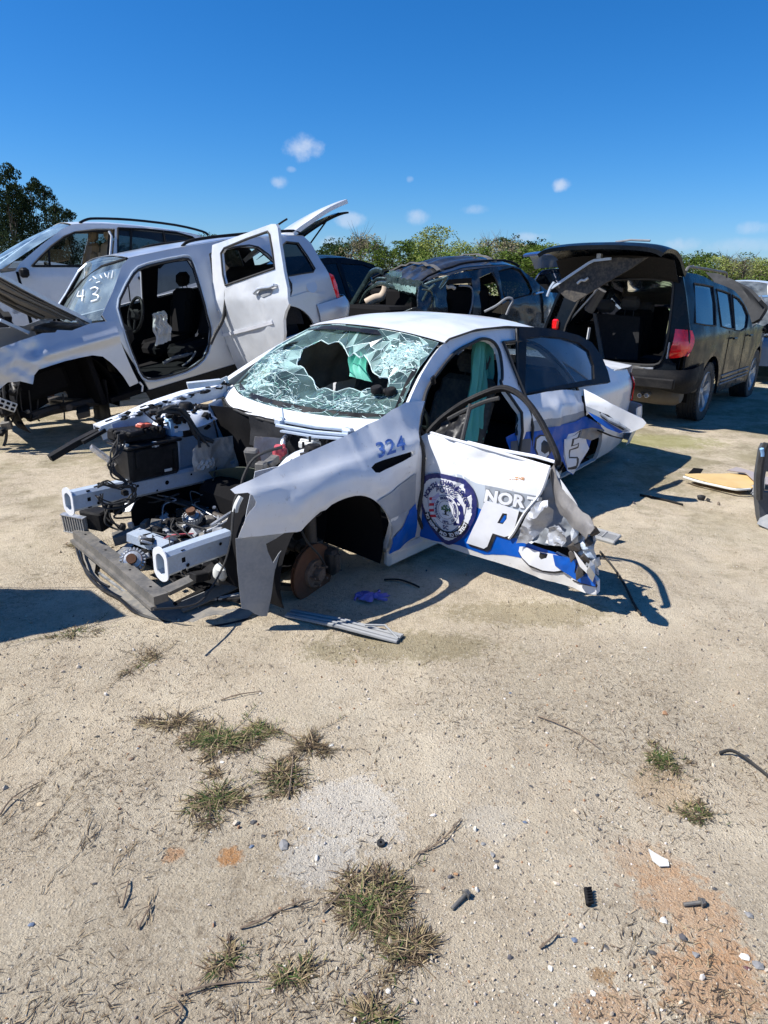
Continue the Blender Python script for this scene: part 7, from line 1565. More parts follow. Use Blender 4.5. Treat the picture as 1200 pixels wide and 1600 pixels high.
def simple_car(fr, root, paint, kind='suv', L=4.6, H=1.7, W=1.82, glass=G_smoke, wheels=True, hatch=0.0, bonnet=0.0, glassm=None):
    """a whole parked car: body sides, roof, glass, lamps, wheels"""
    zb = H * .60; wb = L * .58; xr = -(L - .85); S = side_surf(fr, [xr, xr + .3, -1, .3, .6, .85], [W * .43, W * .48, W * .5, W * .49, W * .46, W * .38], zb, .42)
    if kind == 'suv': T = [(-.45, zb), (-.9, H * .86), (-1.35, H * .98), (-2.2, H), (xr + .45, H * .97), (xr + .12, H * .80), (xr, zb)]
    else: T = [(-.35, zb), (-.8, H * .84), (-1.25, H * .97), (-1.9, H), (-2.5, H * .95), (-2.95, H * .80), (-3.3, zb + .06), (xr, zb + .02)]
    win = [(-.72, zb + .03), (-1.02, H * .86), (-1.38, H * .93), (-1.72, H * .945), (-1.76, zb + .03)]; xq = xr + .35 if kind == 'suv' else -3.0
    win2 = [(-1.84, zb + .03), (-1.80, H * .945), (-2.3, H * .94), (xq - (.0 if kind == 'suv' else -.35), H * (.90 if kind == 'suv' else .87)), (xq + .0, zb + .04)]
    o = smooth(T, 2) + [(xr - .03, .6), (xr + .05, .34), (-wb - .44, .30)] + arc(-wb, .34, .38, -8, 188, 10)[0:] + [(-wb + .44, .24), (-.44, .24)] + arc(0, .34, .38, 188, -8, 10)[0:] + [(.62, .3), (.78, .45), (.80, .70), (.5, zb - .10), (-.2, zb - .02)]
    for mir in (False, True): b = sp(S, o, [win, win2], .11, .02, mirror=mir); b.build('body_side', paint, root)
    rt = T[2:5]; rb = crossroof(S, rt, 0, .05, .004, 14, 10); f = rb.f_; rb.build('roof', paint, root); b = MB()
    for w in (win, win2):
        for mir in (False, True): sp(S, w, [], .2, 0, -.012, mirror=mir, mb=b)
    b.build('side_window', glass, root)
    ws = patch_fn([[(-.45, -W * .42, zb), (-.30, 0, zb), (-.45, W * .42, zb)], [(-.95, -W * .38, H * .86), (-.85, 0, H * .88), (-.95, W * .38, H * .86)], [np.array(f(0, k)) for k in (0, .5, 1)]]); b = MB(); b.grid(ws, 8, 10, 0, flip=True); b.build('windshield', glass, root)
    he = patch_fn([[(-.35, -W * .45, zb - .02), (-.28, 0, zb + .01), (-.35, W * .45, zb - .02)], [(.4, -W * .44, zb - .10), (.45, 0, zb - .05), (.4, W * .44, zb - .10)], [(.80, -W * .38, .72), (.88, 0, .75), (.80, W * .38, .72)], [(.82, -W * .38, .3), (.9, 0, .3), (.82, W * .38, .3)]])
    b = MB(); b.grid(he, 14, 12, .004); b.build('bonnet', paint, root)
    zt = H * (.94 if kind == 'suv' else .80)
    if kind == 'suv':
        re_ = patch_fn([[np.array(f(1, k)) for k in (0, .5, 1)], [(xr + .10, -W * .42, H * .78), (xr + .04, 0, H * .79), (xr + .10, W * .42, H * .78)], [(xr, -W * .44, zb), (xr - .06, 0, zb), (xr, W * .44, zb)], [(xr - .02, -W * .44, .35), (xr - .10, 0, .35), (xr - .02, W * .44, .35)]])
    else:
        re_ = patch_fn([[np.array(f(1, k)) for k in (0, .5, 1)], [(-3.0, -W * .38, H * .79), (-3.06, 0, H * .8), (-3.0, W * .38, H * .79)], [(-3.35, -W * .42, zb + .05), (-3.4, 0, zb + .06), (-3.35, W * .42, zb + .05)], [(xr, -W * .43, zb), (xr - .06, 0, zb + .03), (xr, W * .43, zb)], [(xr - .02, -W * .43, .35), (xr - .1, 0, .35), (xr - .02, W * .43, .35)]])
    if not hatch: b = MB(); b.grid(re_, 20, 10, .004); b.build('tailgate', paint, root)
    else:
        b = MB(); b.box((xr + .2, 0, .8), (.1, W * .8, .9)); b.build('load_bay', M_dark, root)
        b = MB(); b.grid(lambda u, v: (xr + .35 - .95 * u, (2 * v - 1) * W * .42 * (1 - .08 * u), H * .99 + .34 * math.sin(u * 2.2) + .05 * (1 - (2 * v - 1) ** 2)), 12, 10, .05); b.build('raised_tailgate', paint, root)
    for s in (1, -1):
        b = sp(S, [(xr + .0, zb - .05), (xr + .22, zb - .06), (xr + .2, zb - .30), (xr - .02, zb - .28)], [], .1, .02, .006, mirror=s < 0); b.build('tail_lamp', M_red, root)
        if wheels:
            for x in (0, -wb): wheel('wheel', root, (x, s * (W * .5 - .14), .34), .34, .22, s, 5)
    if fr.t[2] > .1:
        b = MB(); h_ = fr.t[2] + .30
        for x in (-wb + .6, -.6):
            for s in (1, -1): b.box((x, s * .5, .28 - h_ / 2), (.22, .22, h_), bev=.02)
        b.build('stand_block', M_rust, root)
    cabin(fr, root, xr + .2, -.4, W * .8, .35); b = MB(); b.box((-1.6, 0, H * .48), (.2, W * .75, H * .42), bev=.05); b.box((-2.5, 0, H * .46), (.2, W * .75, H * .40), bev=.05); b.build('seat_row', M_fabric, root)
    return S
simple_car(PL, pl, M_bmw, 'sedan', 4.7, 1.62, 1.8)

# ------------------------------------------------------------------ black sedan between the silver and the crushed SUV
SD = Frame(-2.55, 11.4, .36, RAD(222), 0, 0); sd = empty('black_sedan', 'dark sedan seen between the silver suv and the crushed black suv', 'car', SD)
simple_car(SD, sd, M_blackcar, 'sedan', 4.8, 1.64, 1.82, glass=G_tint)
print('sedan px', [proj(SD.w(k)).round().tolist() for k in ((-1.25, .6, 1.5), (-2.9, .6, 1.25), (-3.9, .8, .95), (-1.9, .9, .9), (-.4, .8, .9))])

# ------------------------------------------------------------------ small blue SUV in the distance, hatch raised
BL = Frame(6.55, 22.5, .40, RAD(55), 0, 0); bl_ = empty('blue_suv', 'small blue suv far back with its tailgate raised', 'suv', BL)
simple_car(BL, bl_, M_bluecar, 'suv', 4.4, 1.66, 1.78, glass=G_smoke, hatch=1)
print('blue px', [proj(BL.w(k)).round().tolist() for k in ((-1.3, 0, 1.66), (-3.5, .8, 1.0), (-3.5, -.8, 1.0), (0, -.9, .6))])
WC = Frame(7.9, 25.5, .45, RAD(60), 0, 0); wc = empty('white_car', 'white car far back beside the small blue suv', 'car', WC); simple_car(WC, wc, M_bmw, 'sedan', 4.5, 1.45, 1.78)

# ------------------------------------------------------------------ crushed black SUV
CB = Frame(-.774, 11.243, .1011, 3.778, .0277, -.003)
cb = empty('crushed_suv', 'crushed black suv with caved-in roof and no windshield', 'suv', CB)
S3 = side_surf(CB, [-4.2, -3.9, -3.2, -1, 0, .5, .9], [.74, .86, .92, .92, .92, .88, .7], 1.15, .30)
t3 = S3.tr([(655, 447), (672, 437), (700, 431), (730, 423), (770, 418), (795, 416), (812, 419), (830, 434), (845, 450), (858, 462)])
print('crushed top', [tuple(np.round(k, 2)) for k in t3])
w31 = S3.tr([(744, 436), (758, 431), (768, 445), (777, 482), (779, 500), (746, 500)]); w32 = S3.tr([(764, 430), (768, 428), (777, 440), (783, 470), (783, 482), (780, 480), (772, 450)])
w33 = S3.tr([(749, 434), (767, 426), (775, 440), (786, 490), (775, 500), (752, 500), (748, 460)]); w34 = S3.tr([(776, 424), (800, 418), (812, 422), (825, 440), (831, 455), (829, 460), (812, 464), (792, 470), (787, 462), (780, 440)])
w35 = S3.tr([(695, 444), (715, 441), (736, 437), (738, 470), (738, 500), (700, 500), (697, 470)])
bo3 = t3 + S3.tr([(858, 480), (862, 505)]) + [(-4.1, .4), (-3.5, .4)] + arc(-3.0, .42, .42, 10, 170, 8) + [(-2.5, .35), (-.5, .35), (-.45, .9), (-.5, 1.05), (-.9, 1.15)]
dd3 = lambda x, z: .045 * crumple(x, z, 0, 1.6, 3) * (1 if z > 1.3 or x > -1.3 else .35)
b = sp(S3, bo3, [w35, w33, w34], .05, .03, 0, dd3); b.build('body_side', M_blackdent, cb, sharp=26)
b = sp(S3, bo3, [w35, w33, w34], .09, .03, 0, dd3, mirror=True); b.build('body_side', M_blackdent, cb, sharp=26)
b = sp(S3, w34, [], .1, 0, -.012); b.build('door_glass', G_tint, cb); b = MB(); [sp(S3, q_, [], .1, 0, -.03, mirror=True, mb=b) for q_ in (w33, w34, w35)]; b.build('far_glass', G_tint, cb); b = MB(); b.tube([S3.p(*S3.inv(*k), -.01) for k in ((769, 426), (776, 442), (787, 490))], .020, 6); b.tube([S3.p(*k, -.006) for k in w34 + w34[:1]], .013, 6); b.build('window_pillar', M_black, cb)
b = MB(); b.tube([S3.p(*S3.inv(*k), -.03) for k in ((834, 460), (840, 458), (846, 457))], .022, 7); b.build('door_handle', M_chrome, cb)
# roof with deep folds running back, cross bars and rails
def rf3(u, v):
    x = -1.05 - 2.75 * u; s = 2 * v - 1; zt = float(np.interp(-x, [-k[0] for k in t3], [k[1] for k in t3])); w = S3.Y(x, zt) - .01
    fold = .016 * math.sin(v * 34) * math.exp(-((u - .35) / .40) ** 2); sag = -.16 * math.exp(-(u / .12) ** 2) * (1 - abs(s)) ** .5
    return (x, w * s, zt + .10 * (1 - abs(s) ** 2) + .10 * math.exp(-((u - .45) / .3) ** 2) * (1 - s * s) + fold + sag + .02 * crumple(x, s, 0, 2, 6) * math.exp(-(u / .3) ** 2))
b = MB(); b.grid(rf3, 50, 60, .004); rf = b.build('roof', mat('dusty_black_roof', (.016, .018, .022), .26, coat=.6, dirt=.2, dirtcol=(.09, .09, .09), scale=4, wav=.2), cb, sharp=30)
b = MB()
for u in (.18, .62):
    P = [np.array(rf3(u + .03 * math.sin(v * 3), v)) + [0, 0, .05] for v in np.linspace(.04, .96, 14)]; strip(b, P, (0, 0, 1), .07, .022); 
b.build('roof_crossbar', M_beam, cb)
for s in (0.06, .94):
    b = MB(); b.tube([np.array(rf3(u, s)) + [0, 0, .035 + .03 * math.sin(math.pi * u)] for u in np.linspace(.02, .85, 14)], .02, 7); b.build('roof_rail', M_black, cb)
# caved-in windshield header, bent pillars, far door frame, hanging glass
FH = lambda x, y, Y: CB.l(atY(x, y, Y))
b = MB()
def bent(P, rad, Y0, Y1, m=MB): n = len(P); return smooth([FH(x, y, Y0 + (Y1 - Y0) * i / (n - 1)) for i, (x, y) in enumerate(P)], 4)
for P, rr in (([(548, 478), (560, 458), (572, 438), (580, 426), (590, 422), (598, 425)], .045), ([(552, 476), (566, 452), (578, 436), (583, 441), (590, 436), (603, 436)], .028), ([(563, 474), (570, 460), (580, 450), (592, 443), (606, 444), (613, 448), (635, 456), (655, 462), (664, 470), (670, 480)], .035)): b.tube(bent(P, rr, 11.9, 11.2), rr, 7, flat=.6)
b.build('bent_pillar', mat('teal_black_bent_metal', (.05, .085, .085), .22, metal=.55, coat=.8, dirt=.2, dirtcol=(.2, .24, .24), scale=12, wav=.6), cb)
b = MB(); b.grid(lambda u, v: np.array(FH(603 + 58 * u, 430 + 12 * u + 20 * v - 6 * u * v, 11.6 - .4 * u)) + np.array([0, 0, 1]) * .03 * crumple(u * 2, v, 0, 3, 3), 30, 12, .01); b.build('crushed_header', MATS['teal_black_bent_metal'], cb, sharp=20)
b = MB(); b.grid(lambda u, v: np.array(FH(614 + 36 * u, 444 + 7 * u + 9 * v, 11.5 - .3 * u)) + np.array([.02, 0, 1]) * .03 * crumple(u * 2, v, 0, 5, 8), 20, 8, .0); b.grid(lambda u, v: np.array(FH(608 + 20 * u, 424 + 8 * v + 3 * u, 11.45)) + np.array([.02, 0, 1]) * .03 * crumple(u * 2, v, 0, 5, 11), 12, 6, .0); b.build('hanging_glass', G_shard2, cb, smooth_=False)
for P in ([(660, 446), (672, 452), (678, 465), (680, 480)], [(664, 445), (676, 440), (690, 436), (700, 432)], [(687, 450), (694, 438), (700, 434), (697, 442), (689, 452)], [(672, 480), (676, 466), (672, 455), (660, 452)], [(660, 470), (668, 455), (680, 444)]): b = MB(); b.tube(bent(P, .02, 11.0, 10.9), .02, 6, flat=.6); b.build('bent_frame_strip', MATS['teal_black_bent_metal'], cb)
b = MB(); b.tube(spl([FH(x, y, 12.0) for x, y in ((572, 474), (585, 467), (596, 464), (602, 456), (604, 448))]), .075, 10); b.build('spent_airbag', mat('beige_airbag_cloth', (.52, .42, .32), .8, dirt=.2, scale=6, bump=.2), cb)
b = MB(); b.tube(spl([FH(x, y, 12.0) for x, y in ((621, 478), (619, 467), (622, 458))]), [.05] * 13, 8); b.build('seat_belt_pillar', mat('rusty_tan_trim', (.38, .20, .12), .7, dirt=.3), cb)
b = MB(); b.grid(lambda u, v: np.array(FH(697 + 40 * u, 437 - 3 * u + 8 * v, 11.1)) , 10, 4, .0); b.build('curtain_airbag', M_dark, cb)
b = MB(); b.tube(spl([S3.p(*S3.inv(*k), -.02) for k in ((716, 447), (735, 450), (737, 470), (733, 488), (728, 498))]), .014, 6); b.build('inner_seal', M_greyp, cb)
b = MB(); b.tube(spl([S3.p(*S3.inv(*k), .1) for k in ((702, 443), (706, 446), (712, 445), (717, 448))]), .03, 6); b.build('torn_white_airbag', M_whitecloth, cb)
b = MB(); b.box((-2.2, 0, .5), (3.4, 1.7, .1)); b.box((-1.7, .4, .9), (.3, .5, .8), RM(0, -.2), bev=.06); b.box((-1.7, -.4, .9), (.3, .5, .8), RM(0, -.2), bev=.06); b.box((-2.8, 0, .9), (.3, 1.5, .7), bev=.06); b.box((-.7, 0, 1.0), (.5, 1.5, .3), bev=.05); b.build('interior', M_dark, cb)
b = MB(); b.box((.1, 0, .60), (1.1, 1.6, .5), bev=.12); b.build('front_end', M_dark, cb); b = MB(); b.box((-1.9, 0, 1.12), (1.7, 1.3, .62), bev=.08); b.build('cabin_shade_block', M_dark, cb)  # the second, dark block is added in place of the cabin's shade
# loose window frame leaning out of its side
P = [FH(x, y, 10.1) for x, y in ((757, 487), (775, 478), (790, 467), (798, 466), (801, 470), (796, 480), (791, 492))]; b = MB(); b.tube(smooth(P, 4), .018, 7); gf = b.build('loose_window_frame', M_greyp, cb)
b = MB(); b.fan([FH(x, y, 10.12) for x, y in ((768, 488), (780, 478), (794, 470), (797, 472), (788, 491))]); b.build('loose_glass', G_tint, gf)
for x in (-3.0, 0):
    for s in (1, -1): wheel('wheel', cb, (x, s * .80, .28), .37, .25, s, 5)

b = sp(S3, S3.tr([(842, 447), (850, 454), (858, 458), (868, 458), (876, 461), (881, 468), (882, 478), (874, 479), (866, 483), (860, 492), (857, 505), (848, 505), (846, 480)]), [], .05, .02, .03, lambda x, z: .02 * crumple(x, z, 0, 2, 3)); b.build('rear_quarter', mat('teal_black_paint', (.014, .030, .040), .2, coat=.8, dirt=.15), cb)
# ------------------------------------------------------------------ black SUV on the right, tail towards us, tailgate up
PI_ = Frame(3.3325, 9.4175, -.0165, .9003, .0042, .0045)
pi_ = empty('black_suv', 'black suv seen from behind with its tailgate raised and red tail lamp', 'suv', PI_)
S4 = side_surf(PI_, [-1.05, -.9, -.6, 0, 2.7, 3.2, 3.6], [.86, .93, .965, .985, .985, .93, .78], 1.12, .34, sgn=-1, g=(-1, 3.4, .2, 1.8))
w1 = S4.tr([(1084, 443), (1098, 445), (1113, 448), (1117, 478), (1118, 509), (1102, 508), (1086, 505)]); w2 = S4.tr([(1119, 452), (1130, 455), (1140, 459), (1144, 487), (1147, 514), (1137, 513), (1127, 510), (1123, 480)]); w3 = S4.tr([(1144, 461), (1154, 467), (1162, 477), (1168, 492), (1168, 500), (1166, 512), (1158, 517), (1148, 516)])
t4 = S4.tr([(1070, 426), (1088, 428), (1100, 432), (1116, 441), (1133, 447), (1147, 454), (1158, 466), (1166, 480), (1172, 495), (1176, 512)])
print('pilot', [tuple(np.round(k, 2)) for k in t4], [tuple(np.round(k, 2)) for k in w1], [tuple(np.round(k, 2)) for k in w3])
bo4 = [(-.93, .50), (-.93, 1.05), (-.90, 1.45), (-.84, 1.66)] + t4 + [(2.35, 1.14), (2.9, 1.08), (3.25, 1.0), (3.45, .85), (3.5, .55), (3.38, .38)] + arc(2.70, .37, .43, 8, 172, 14) + [(2.2, .30), (.5, .30)] + arc(0, .37, .45, 8, 172, 14) + [(-.60, .42)]
for mir in (False, True):
    b = sp(S4, bo4, [w1, w2, w3], .07, .03, 0, lambda x, z: .014 * math.exp(-((math.hypot(x, z - .37) - .50) / .04) ** 2) + .014 * math.exp(-((math.hypot(x - 2.7, z - .37) - .48) / .04) ** 2), mirror=mir); b.build('body_side', M_blackcar, pi_)
b = MB()
for w in (w1, w2, w3):
    sp(S4, w, [], .15, 0, -.008, mb=b); 
b.build('side_window', glass_mat('sky_reflecting_glass', (.10, .14, .18), dust=.10, dustcol=(.14, .26, .42), refl=1.6), pi_)  # sky reflection partly painted: its blue is put into the dust colour
b = MB()
for w in (w1, w2, w3): sp(S4, w, [], .15, 0, -.008, mirror=True, mb=b)
b.build('far_window', G_smoke, pi_)
b = MB()
for w in (w1, w2, w3): b.tube([S4.p(*k, .004) for k in w + w[:1]], .010, 6)
b.build('window_seal', M_rubber, pi_)
rb = crossroof(S4, t4[:8], 0, .045); f4 = rb.f_
b = MB(); b.grid(f4, 30, 20, .004, flip=True); b.build('roof', M_blackcar, pi_)
b = MB(); b.grid(lambda u, v: np.array(f4(u, v)) + [0, 0, -.04], 12, 8, .004, flip=True); b.build('headliner', M_headliner, pi_)
for s in (1, -1):
    xs_ = [-.70, -.60, -.3, .2, .7, 1.1, 1.2]; P = [np.array((x, s * .70, 1.80 + (.055 if 0 < k < 6 else .0) - .02 * max(0, x))) for k, x in enumerate(xs_)]; b = MB(); b.tube(smooth(P, 3), .017, 7); b.build('roof_rail', M_beam, pi_)
b = sp(S4, [(.62, .42), (.66, 1.10), (.64, 1.10), (.60, .42)], [], .1, .001, .004); sp(S4, [(1.55, .35), (1.58, 1.10), (1.56, 1.10), (1.53, .35)], [], .1, .001, .004, mb=b); b.build('door_gap', M_dark, pi_)
for z in (.42, .47, .53): b = MB(); b.tube([S4.p(.52 + 1.6 * k / 8, z, .010) for k in range(9)], .010, 5); b.build('side_moulding', M_greyp, pi_)
b = MB()
for x in (.78, 1.72): b.tube([S4.p(x, 1.0, .03), S4.p(x + .17, 1.0, .03)], .015, 7)
b.build('door_handle', M_blackcar, pi_)
b = MB(); mc = S4.p(*S4.inv(1187, 513), .14); b.box(mc, (.10, .20, .15), bev=.035); b.box((mc + S4.p(*S4.inv(1176, 516))) / 2, (.05, .12, .05), bev=.02); b.build('door_mirror', M_black, pi_)
for s, x in ((-1, 0), (-1, 2.70), (1, 0), (1, 2.70)): wheel('wheel', pi_, (x, s * .84, .365), .375, .25, s, 5, M_alu, twin=True)
b = MB()
for s in (-1, 1):
    for x in (0, 2.7): b.lathe([(.44, -.34), (.43, .0)], (x, s * .86, .38), (0, s, 0), 28, full=math.pi * 1.15, x0=(1, 0, -.2) if s < 0 else (-1, 0, -.2))
b.build('wheel_liner', M_dark, pi_)
# front: bonnet area and raised bonnet leaning beyond the windshield
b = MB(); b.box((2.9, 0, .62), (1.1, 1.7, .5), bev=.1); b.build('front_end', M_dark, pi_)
wsf = patch_fn([[np.array(f4(.99, k)) for k in (.02, .5, .98)], [(2.0, -.76, 1.42), (2.1, 0, 1.45), (2.0, .76, 1.42)], [(2.45, -.82, 1.12), (2.6, 0, 1.12), (2.45, .82, 1.12)]]); b = MB(); b.grid(wsf, 10, 12, 0); b.build('windshield', G_shard, pi_, smooth_=False)
b = MB(); hp = lambda x, y, Y: PI_.l(atY(x, y, Y))
ed = [(1105, 427), (1120, 429), (1140, 436), (1160, 444), (1172, 450), (1183, 460), (1190, 468)]; lo = [(1110, 470), (1125, 478), (1145, 486), (1160, 494), (1168, 503), (1178, 506), (1190, 500)]
A_ = [hp(*k, 13.1 - .25 * i) for i, k in enumerate(ed)]; B_ = [hp(*k, 12.3 - .12 * i) for i, k in enumerate(lo)]; Mi = [(a + c) / 2 + np.array([.05, -.08, .03]) for a, c in zip(A_, B_)]; hb = patch_fn([A_, Mi, B_]); b.grid(lambda u, v: hb(v, u), 30, 14, .05); b.build('raised_bonnet', mat('charcoal_bonnet_liner', (.018, .019, .020), .75, dirt=.2, dirtcol=(.06, .06, .06), scale=8, bump=.4), pi_)
b = MB(); b.tube([hb(v, .88) + np.array([0, -.03, 0]) for v in np.linspace(0, 1, 8)], .018, 6); b.build('bonnet_edge', M_greyp, pi_)
# tail: frame round the load bay, lamps, bumper, tow cover, exhaust
def R4(px, py, x=-.93): return np.array(PI_.px(px, py, 0, x))
TS = Surf(lambda u, v: (-.95 + .10 * max(0, v - 1.1) - .04 * (1 - (u / .9) ** 2) , -u, v), PI_, (-.9, .9, .4, 1.75))
to = TS.tr([(1067, 432), (1072, 460), (1078, 515), (1056, 516), (1050, 540), (1046, 562), (1056, 570), (1056, 590), (1046, 592), (950, 582), (930, 575), (905, 560), (878, 545), (862, 512), (872, 490), (885, 455), (897, 434), (950, 431), (1010, 430)])
ti = TS.tr([(940, 440), (975, 437), (1010, 436), (1040, 438), (1050, 441), (1052, 452), (1047, 500), (1042, 536), (1034, 562), (1023, 570), (990, 569), (951, 565), (920, 560), (890, 548), (882, 530), (885, 508), (905, 470), (921, 445)])
b = MB(); panel(b, TS, to, [ti], .05, .05, 0); b.build('tail_frame', M_blackcar, pi_)
b = MB(); b.tube([TS.p(*k, .012) for k in smooth(ti, 2, True)] + [TS.p(*ti[0], .012)], .013, 6); b.build('tailgate_seal', M_rubber, pi_)
b = MB(); strip(b, [TS.p(*TS.inv(*k), .01) for k in ((1047, 535), (1043, 560))], (0, 1, 0), .05, .012); strip(b, [TS.p(*TS.inv(*k), .02) for k in ((953, 571), (990, 574), (1022, 575))], (0, 0, 1), .06, .02); b.build('scuff_plate', M_alu, pi_)
b = MB(); strip(b, [R4(934, 452, -.9), R4(880, 512, -.9)], (0, 1, 0), .03, .015); strip(b, [R4(926, 450, -.88), R4(872, 510, -.88)], (0, 1, 0), .02, .015); b.build('pillar_channel', M_alu, pi_)
b = MB(); strip(b, [TS.p(*TS.inv(*k), .015) for k in ((922, 512), (919, 530))], (0, 1, 0), .06, .01); b.build('latch_bracket', M_white, pi_)
lamp = patch_fn([[R4(1055, 514, -.96), R4(1069, 515, -.95), S4.p(*S4.inv(1080, 517), .012)], [R4(1052, 532, -.985), R4(1068, 533, -.98), S4.p(*S4.inv(1083, 531), .018)], [R4(1047, 548, -.985), R4(1066, 549, -.98), S4.p(*S4.inv(1079, 546), .018)], [R4(1045, 560, -.96), R4(1060, 559, -.95), S4.p(*S4.inv(1073, 555), .012)]])
b = MB(); b.grid(lamp, 10, 10, .03); tl = b.build('tail_lamp', M_red, pi_)
b = MB(); b.grid(lambda u, v: lamp(.35 + .25 * u, .25 + .5 * v) + np.array([-.004, -.002, 0]), 4, 6, .0); b.build('lamp_reflector', mat('bright_red_lens', (.85, .05, .04), .15, coat=1), tl)
b = MB(); b.box(TS.p(*TS.inv(869, 507), .02), (.05, .09, .13), bev=.02); b.build('tail_lamp', M_red, pi_)
bu = patch_fn([[R4(1099, 567, -.45) * [1, 0, 1] + [0, -.99, 0], (-.92, -.96, .72), (-1.10, -.60, .70), (-1.13, 0, .70), (-1.10, .60, .70), (-.92, .96, .72), (-.45, .99, .70)], [(-.42, -1.0, .58), (-.95, -.97, .58), (-1.14, -.6, .60), (-1.17, 0, .60), (-1.14, .6, .60), (-.95, .97, .58), (-.42, 1.0, .58)], [(-.46, -.96, .44), (-.92, -.92, .44), (-1.08, -.6, .50), (-1.1, 0, .52), (-1.08, .6, .50), (-.92, .92, .44), (-.46, .96, .44)]])
b = MB(); b.grid(bu, 10, 40, .01); b.build('rear_bumper', M_black, pi_)
b = MB(); c = (R4(977, 592, -1.2) + R4(1046, 603, -1.2)) / 2; b.box(c, (.06, .62, .12), bev=.015); b.build('bumper_step', M_black, pi_)
b = MB(); 
for k in range(4): b.box((-1.08, -.05 - .0 * k, .66 + .022 * k), (.05, 1.1 - .1 * k, .008))
b.build('step_ribs', M_beam, pi_)
b = MB(); c = R4(1025, 612, -.85); b.lathe([(0, -.30), (.10, -.30), (.14, -.24), (.15, .0), (.14, .24), (.10, .30), (0, .30)], c, (0, 1, 0), 20); b.build('exhaust_silencer', mat('rusty_exhaust', (.10, .09, .075), .6, metal=.4, dirt=.4, dirtcol=(.13, .095, .065), scale=8), pi_)
b = MB()
for px in (999, 1010): c = R4(px, 618, -1.08); b.tube([c + [.3, 0, .02], c], .028, 12, caps=False); b.lathe([(.028, 0), (.020, .0), (.020, .08), (0, .08)], c, (1, 0, 0), 12)
b.build('tail_pipe', M_chrome, pi_)
# inside: folded seats, headrests, trim
cabin(PI_, pi_, -.8, 3.2, 1.7, .55)
b = MB(); b.box((-.2, 0, .62), (1.3, 1.6, .10)); b.build('load_floor', M_fabric, pi_)
b = MB(); q = [R4(x, y, -.25) for x, y in ((931, 490), (1000, 495), (996, 563), (943, 560))]; b.prism(q, (.10, 0, .0)); fs = b.build('folded_seat_back', M_fabric, pi_)
b = MB(); q = [R4(x, y, -.28) for x, y in ((926, 489), (931, 490), (944, 560), (938, 562))]; b.prism(q, (.10, 0, 0)); b.build('seat_edge', M_greyfab, fs)
def hr(px, py, x, nm='headrest', m=M_greyfab): c = R4(px, py, x); b = MB(); b.box(c, (.10, .26, .18), bev=.055); b.tube([c + [0, .06, -.06], c + [0, .06, -.2]], .007, 6); b.tube([c + [0, -.06, -.06], c + [0, -.06, -.2]], .007, 6); b.build(nm, m, pi_)
hr(985, 474, .4); hr(947, 478, .5); hr(1008, 482, 1.0)
b = MB(); b.box((.75, .35, 1.0), (.16, .55, .65), RM(0, .15), bev=.06); b.box((.75, -.40, .95), (.16, .5, .6), RM(0, .15), bev=.06); b.box((1.7, .4, 1.0), (.16, .5, .7), RM(0, .1), bev=.06); b.box((1.7, -.4, 1.0), (.16, .5, .7), RM(0, .1), bev=.06); b.build('rear_seat_back', M_fabric, pi_)
b = MB(); b.tube([R4(940, 452, -.6), R4(920, 485, -.55)], .07, 8); b.build('pillar_trim', M_greyfab, pi_)
b = MB(); b.grid(lambda u, v: (-.88 + 1.5 * u, .86 - .03 * v, 1.1 - .5 * v), 8, 6, .01); b.grid(lambda u, v: (-.88 + 1.5 * u, -.86 + .03 * v, 1.1 - .5 * v), 8, 6, .01, flip=True); b.build('side_trim', M_black, pi_)
# raised tailgate: outer skin, edge, hanging inner trim
tg = [(-.80, 1.78), (-.92, 1.86), (-1.05, 1.96), (-1.25, 2.03), (-1.50, 2.04), (-1.66, 2.0)]
def tgf(u, v): s = 2 * v - 1; q = smooth(tg, 3); k = u * (len(q) - 1); i = int(min(k, len(q) - 2)); f = k - i; return (q[i][0] * (1 - f) + q[i + 1][0] * f - .09 * u * (1 - s * s), .74 * s * (1 - .02 * u), q[i][1] * (1 - f) + q[i + 1][1] * f + .045 * (1 - abs(s) ** 2.5) - .04 * abs(s) ** 10 * u)
b = MB(); b.grid(tgf, 22, 28, .045, flip=True); tgo = b.build('tailgate', M_blackcar, pi_)
b = MB(); b.grid(lambda u, v: np.array(tgf(.04 + .50 * u, .02 + .96 * v)) + [0, 0, -.10 - .10 * math.sin(math.pi * u)], 12, 12, .006, flip=False); b.build('tailgate_lining', M_black, tgo)
b = MB(); c = (R4(1036, 413, -1.0)); b.grid(lambda u, v: R4(1022 + 33 * u, 409 + 3 * u + 9 * v - 5 * math.sin(math.pi * u) * (1 - v), -1.05), 10, 5, .02); b.build('plate_lamp_strip', M_greyp, tgo)
b = MB(); q = [R4(x, y, -1.42 + .0 * x) for x, y in ((866, 449), (921, 413), (940, 405), (968, 402), (990, 404), (1012, 402), (985, 420), (950, 440), (898, 472), (884, 466))]; b.prism(q, (.03, 0, 0)); hp_ = b.build('hanging_trim', mat('dark_trim_board', (.022, .022, .024), .7, dirt=.25, bump=.3), tgo)
b = MB(); strip(b, [R4(x, y, -1.46) for x, y in ((862, 450), (890, 431), (920, 411), (928, 407), (955, 404))], (1, 0, 0), .028, .02); b.tube(spl([R4(x, y, -1.46) for x, y in ((866, 441), (860, 450), (855, 463))]), .018, 6); b.build('trim_edge', M_steel, hp_)
b = MB(); b.tube(spl([R4(x, y, -1.47) for x, y in ((902, 443), (908, 438), (914, 438), (919, 434))]), .016, 6); b.box(R4(937, 400, -1.4), (.06, .05, .05)); b.build('latch', M_alu, hp_)
b = MB(); b.tube([R4(962, 378, -1.3), R4(985, 375, -1.3), R4(1016, 376, -1.3)], .012, 6); b.build('wiper_arm', M_greyp, tgo)

